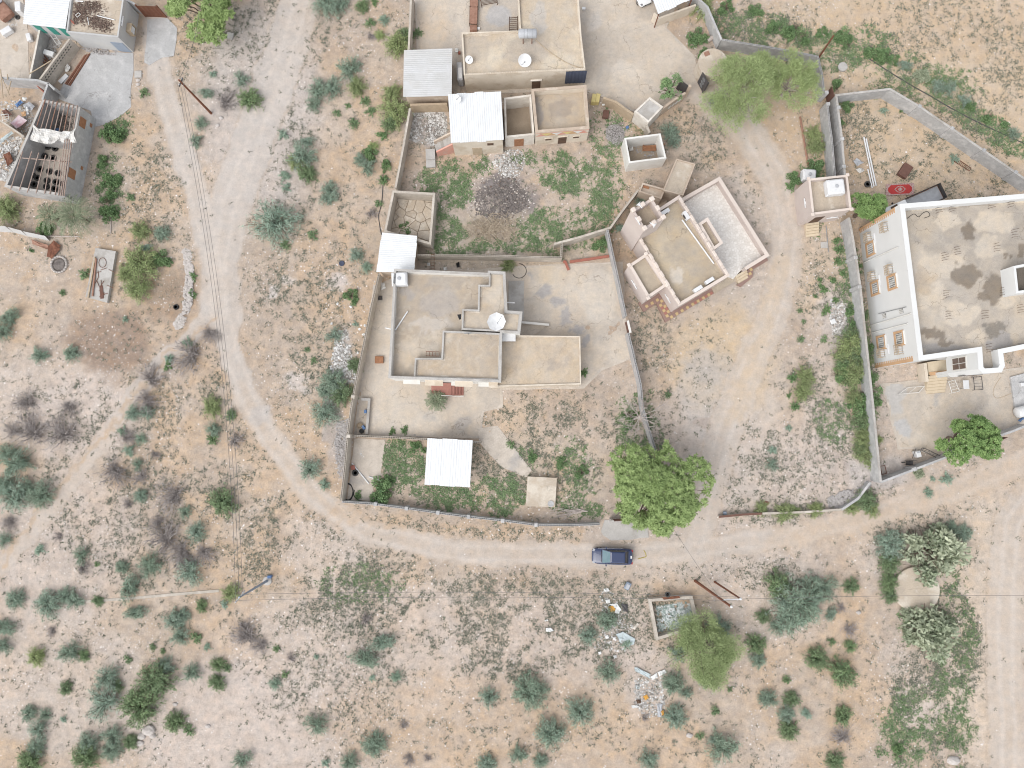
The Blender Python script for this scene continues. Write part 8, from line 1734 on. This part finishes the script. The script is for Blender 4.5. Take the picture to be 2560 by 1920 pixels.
heap('gravel_heap', 'dark grey gravel heap beside the painted house', 'gravel', q(2, 820, 1090, 900, 1060, 975, 1120, 960, 1230, 880, 1250, 810, 1190), 1400, .03, .11, 'stone_grey', 82, .5)
heap('rubble_strip', 'pale rubble strip along the outside of the compound wall', 'rubble', q(5, 700, 1200, 790, 1190, 820, 1400, 880, 1659, 700, 1659, 640, 1500), 1200, .04, .2, 'rubbish', 83, .15)
heap('rubble_strip', 'grey broken stone against the compound wall corner', 'rubble', q(9, 700, 330, 800, 300, 790, 500, 760, 820, 700, 820, 680, 500), 1300, .04, .18, 'stone_grey', 84, .15)
heap('stone_bank', 'curved bank of white stones round the brown enclosure', 'stones', q(4, 1570, 490, 1640, 500, 1670, 700, 1660, 960, 1590, 1150, 1520, 1190, 1500, 1130, 1580, 1020, 1590, 880, 1610, 720), 900, .08, .24, 'stone_white', 85, .3, 1.2)
heap('rubbish_heap', 'scattered white rubbish beside the feathery tree and the thorny shrubs', 'rubbish', q(14, 1060, 900, 1300, 850, 1330, 1200, 1150, 1230, 1060, 1100), 800, .03, .16, 'rubbish', 86, .1)
heap('rubbish_heap', 'white rubbish and broken foam spread beside the bottle-filled pit', 'rubbish', q(14, 740, 100, 960, 180, 1060, 420, 980, 660, 700, 640, 800, 420), 700, .03, .16, 'rubbish', 87, .1)
heap('burnt_rubbish', 'blackened burnt rubbish in the grassy yard', 'burnt rubbish', q(5, 1880, 0, 2212, -150, 2360, 20, 2320, 150, 2150, 230, 1900, 200), 1500, .03, .2, 'charcoal', 88, .25)
heap('burnt_rubbish', 'brown and white half-burnt scraps over the burnt patch', 'burnt rubbish', q(5, 1800, -60, 2212, -200, 2420, 20, 2350, 200, 2150, 280, 1850, 240), 500, .03, .16, 'dead_scrap', 188, .25)
heap('plastic_bottles', 'clear and green plastic bottles filling the low-walled pit', 'bottles', q(14, 1250, 260, 1560, 230, 1560, 420, 1430, 470, 1265, 480), 900, .05, .15, 'bottles', 89, .2, 1.0)
heap('rubble_floor', 'grey rubble inside the roofless white room', 'rubble', q(2, 1010, 1260, 1280, 1240, 1310, 1360, 1020, 1390), 700, .03, .14, 'stone_grey', 90, .3)
heap('rubble_bank', 'small dark rubble bank at the foot of the grey store', 'rubble', q(0, 700, 410, 880, 405, 1010, 435, 1010, 475, 860, 470, 740, 440), 500, .05, .16, 'stone_grey', 91, .25)
heap('rubbish_heap', 'white rubble thrown on the weeds by the big house wall', 'rubbish', q(7, 540, 920, 680, 960, 700, 1230, 560, 1240, 540, 1080), 700, .03, .16, 'rubbish', 92, .12)
heap('rubble_corner', 'broken concrete lumps at the corner of the grey wall', 'rubble', q(11, 500, 1000, 870, 830, 890, 900, 760, 1010, 560, 1090), 350, .08, .28, 'stone_grey', 93, .25, 1.2)
heap('scrap_heap', 'mixed scrap metal and rubbish in the junk yard beside the workshop', 'scrap', q(0, 0, 1180, 190, 1180, 130, 1400, 60, 1560, 0, 1560), 900, .04, .2, 'rubbish', 94, .3)
heap('scrap_heap', 'jumbled parts on the floor of the workshop north bay', 'scrap', q(0, 470, 990, 660, 1000, 640, 1170, 440, 1160), 700, .03, .15, 'charcoal', 95, .3)
heap('scrap_heap', 'jumbled dark scrap between the pierced wall and the low wall', 'scrap', q(0, 360, 330, 560, 330, 480, 440, 340, 640, 320, 600), 600, .04, .18, 'stone_grey', 96, .25)
heap('rubbish_heap', 'pale rubble and rubbish near the outside stair in the grassy yard', 'rubbish', q(2, -130, 1290, 80, 1290, 120, 1400, 60, 1520, -60, 1540, -180, 1430), 900, .03, .17, 'rubbish', 98, .15)
heap('rubbish_heap', 'white shards scattered on the concrete behind the divider wall', 'rubbish', q(9, 880, 550, 950, 560, 940, 660, 860, 680), 90, .04, .12, 'rubbish', 99, .05)
heap('dung_litter', 'brown twig litter inside the stone-banked enclosure', 'litter', q(4, 1320, 700, 1560, 660, 1590, 930, 1480, 1000, 1300, 960), 1200, .02, .09, 'dirt_floor', 100, .1)
# brushwood pile with straw in the grassy yard
rng = np.random.default_rng(120); n = 260; cx, cy = W(5, 2050, 330).xy
az = rng.uniform(0, 6.28, n); rr_ = rng.random(n) ** .6 * np.where(rng.random(n) < .5, 2.6, 1.8); C = np.stack([cx + rr_ * np.cos(az) * 1.35, cy + rr_ * np.sin(az) * .75, rng.random(n) * .35 + .03], 1); A = np.stack([np.cos(az + rng.normal(size=n) * .8), np.sin(az + rng.normal(size=n) * .8), rng.normal(size=n) * .12], 1)
s_ = np.linspace(-.5, .5, 5)[None, :, None]; Pth = C[:, None] + A[:, None] * s_ * rng.uniform(.5, 1.8, (n, 1, 1)) + rng.normal(size=(n, 5, 3)) * .05; Pth[..., 2] = np.abs(Pth[..., 2])
V, F = ribbons(Pth, .04, .012); tag(link('brush_pile', mesh_np('brush_pile', V, F, 'straw', rng.random(len(F)))), 'pile of pale cut branches and straw beside the burnt patch', 'brush pile', kind='stuff')
heap('scrap_heap', 'loose rubbish strewn over the junk yard floor beside the pink fridge door', 'scrap', q(0, 0, 870, 190, 860, 300, 960, 240, 1130, 190, 1160, 100, 1080, 0, 1000), 420, .03, .17, 'rubbish', 171, .15)
heap('scrap_heap', 'scattered scrap on the concrete beside the stripped vehicle', 'scrap', q(0, 0, 120, 190, 120, 200, 230, 100, 260, 0, 220), 160, .03, .15, 'rubbish', 172, .1)
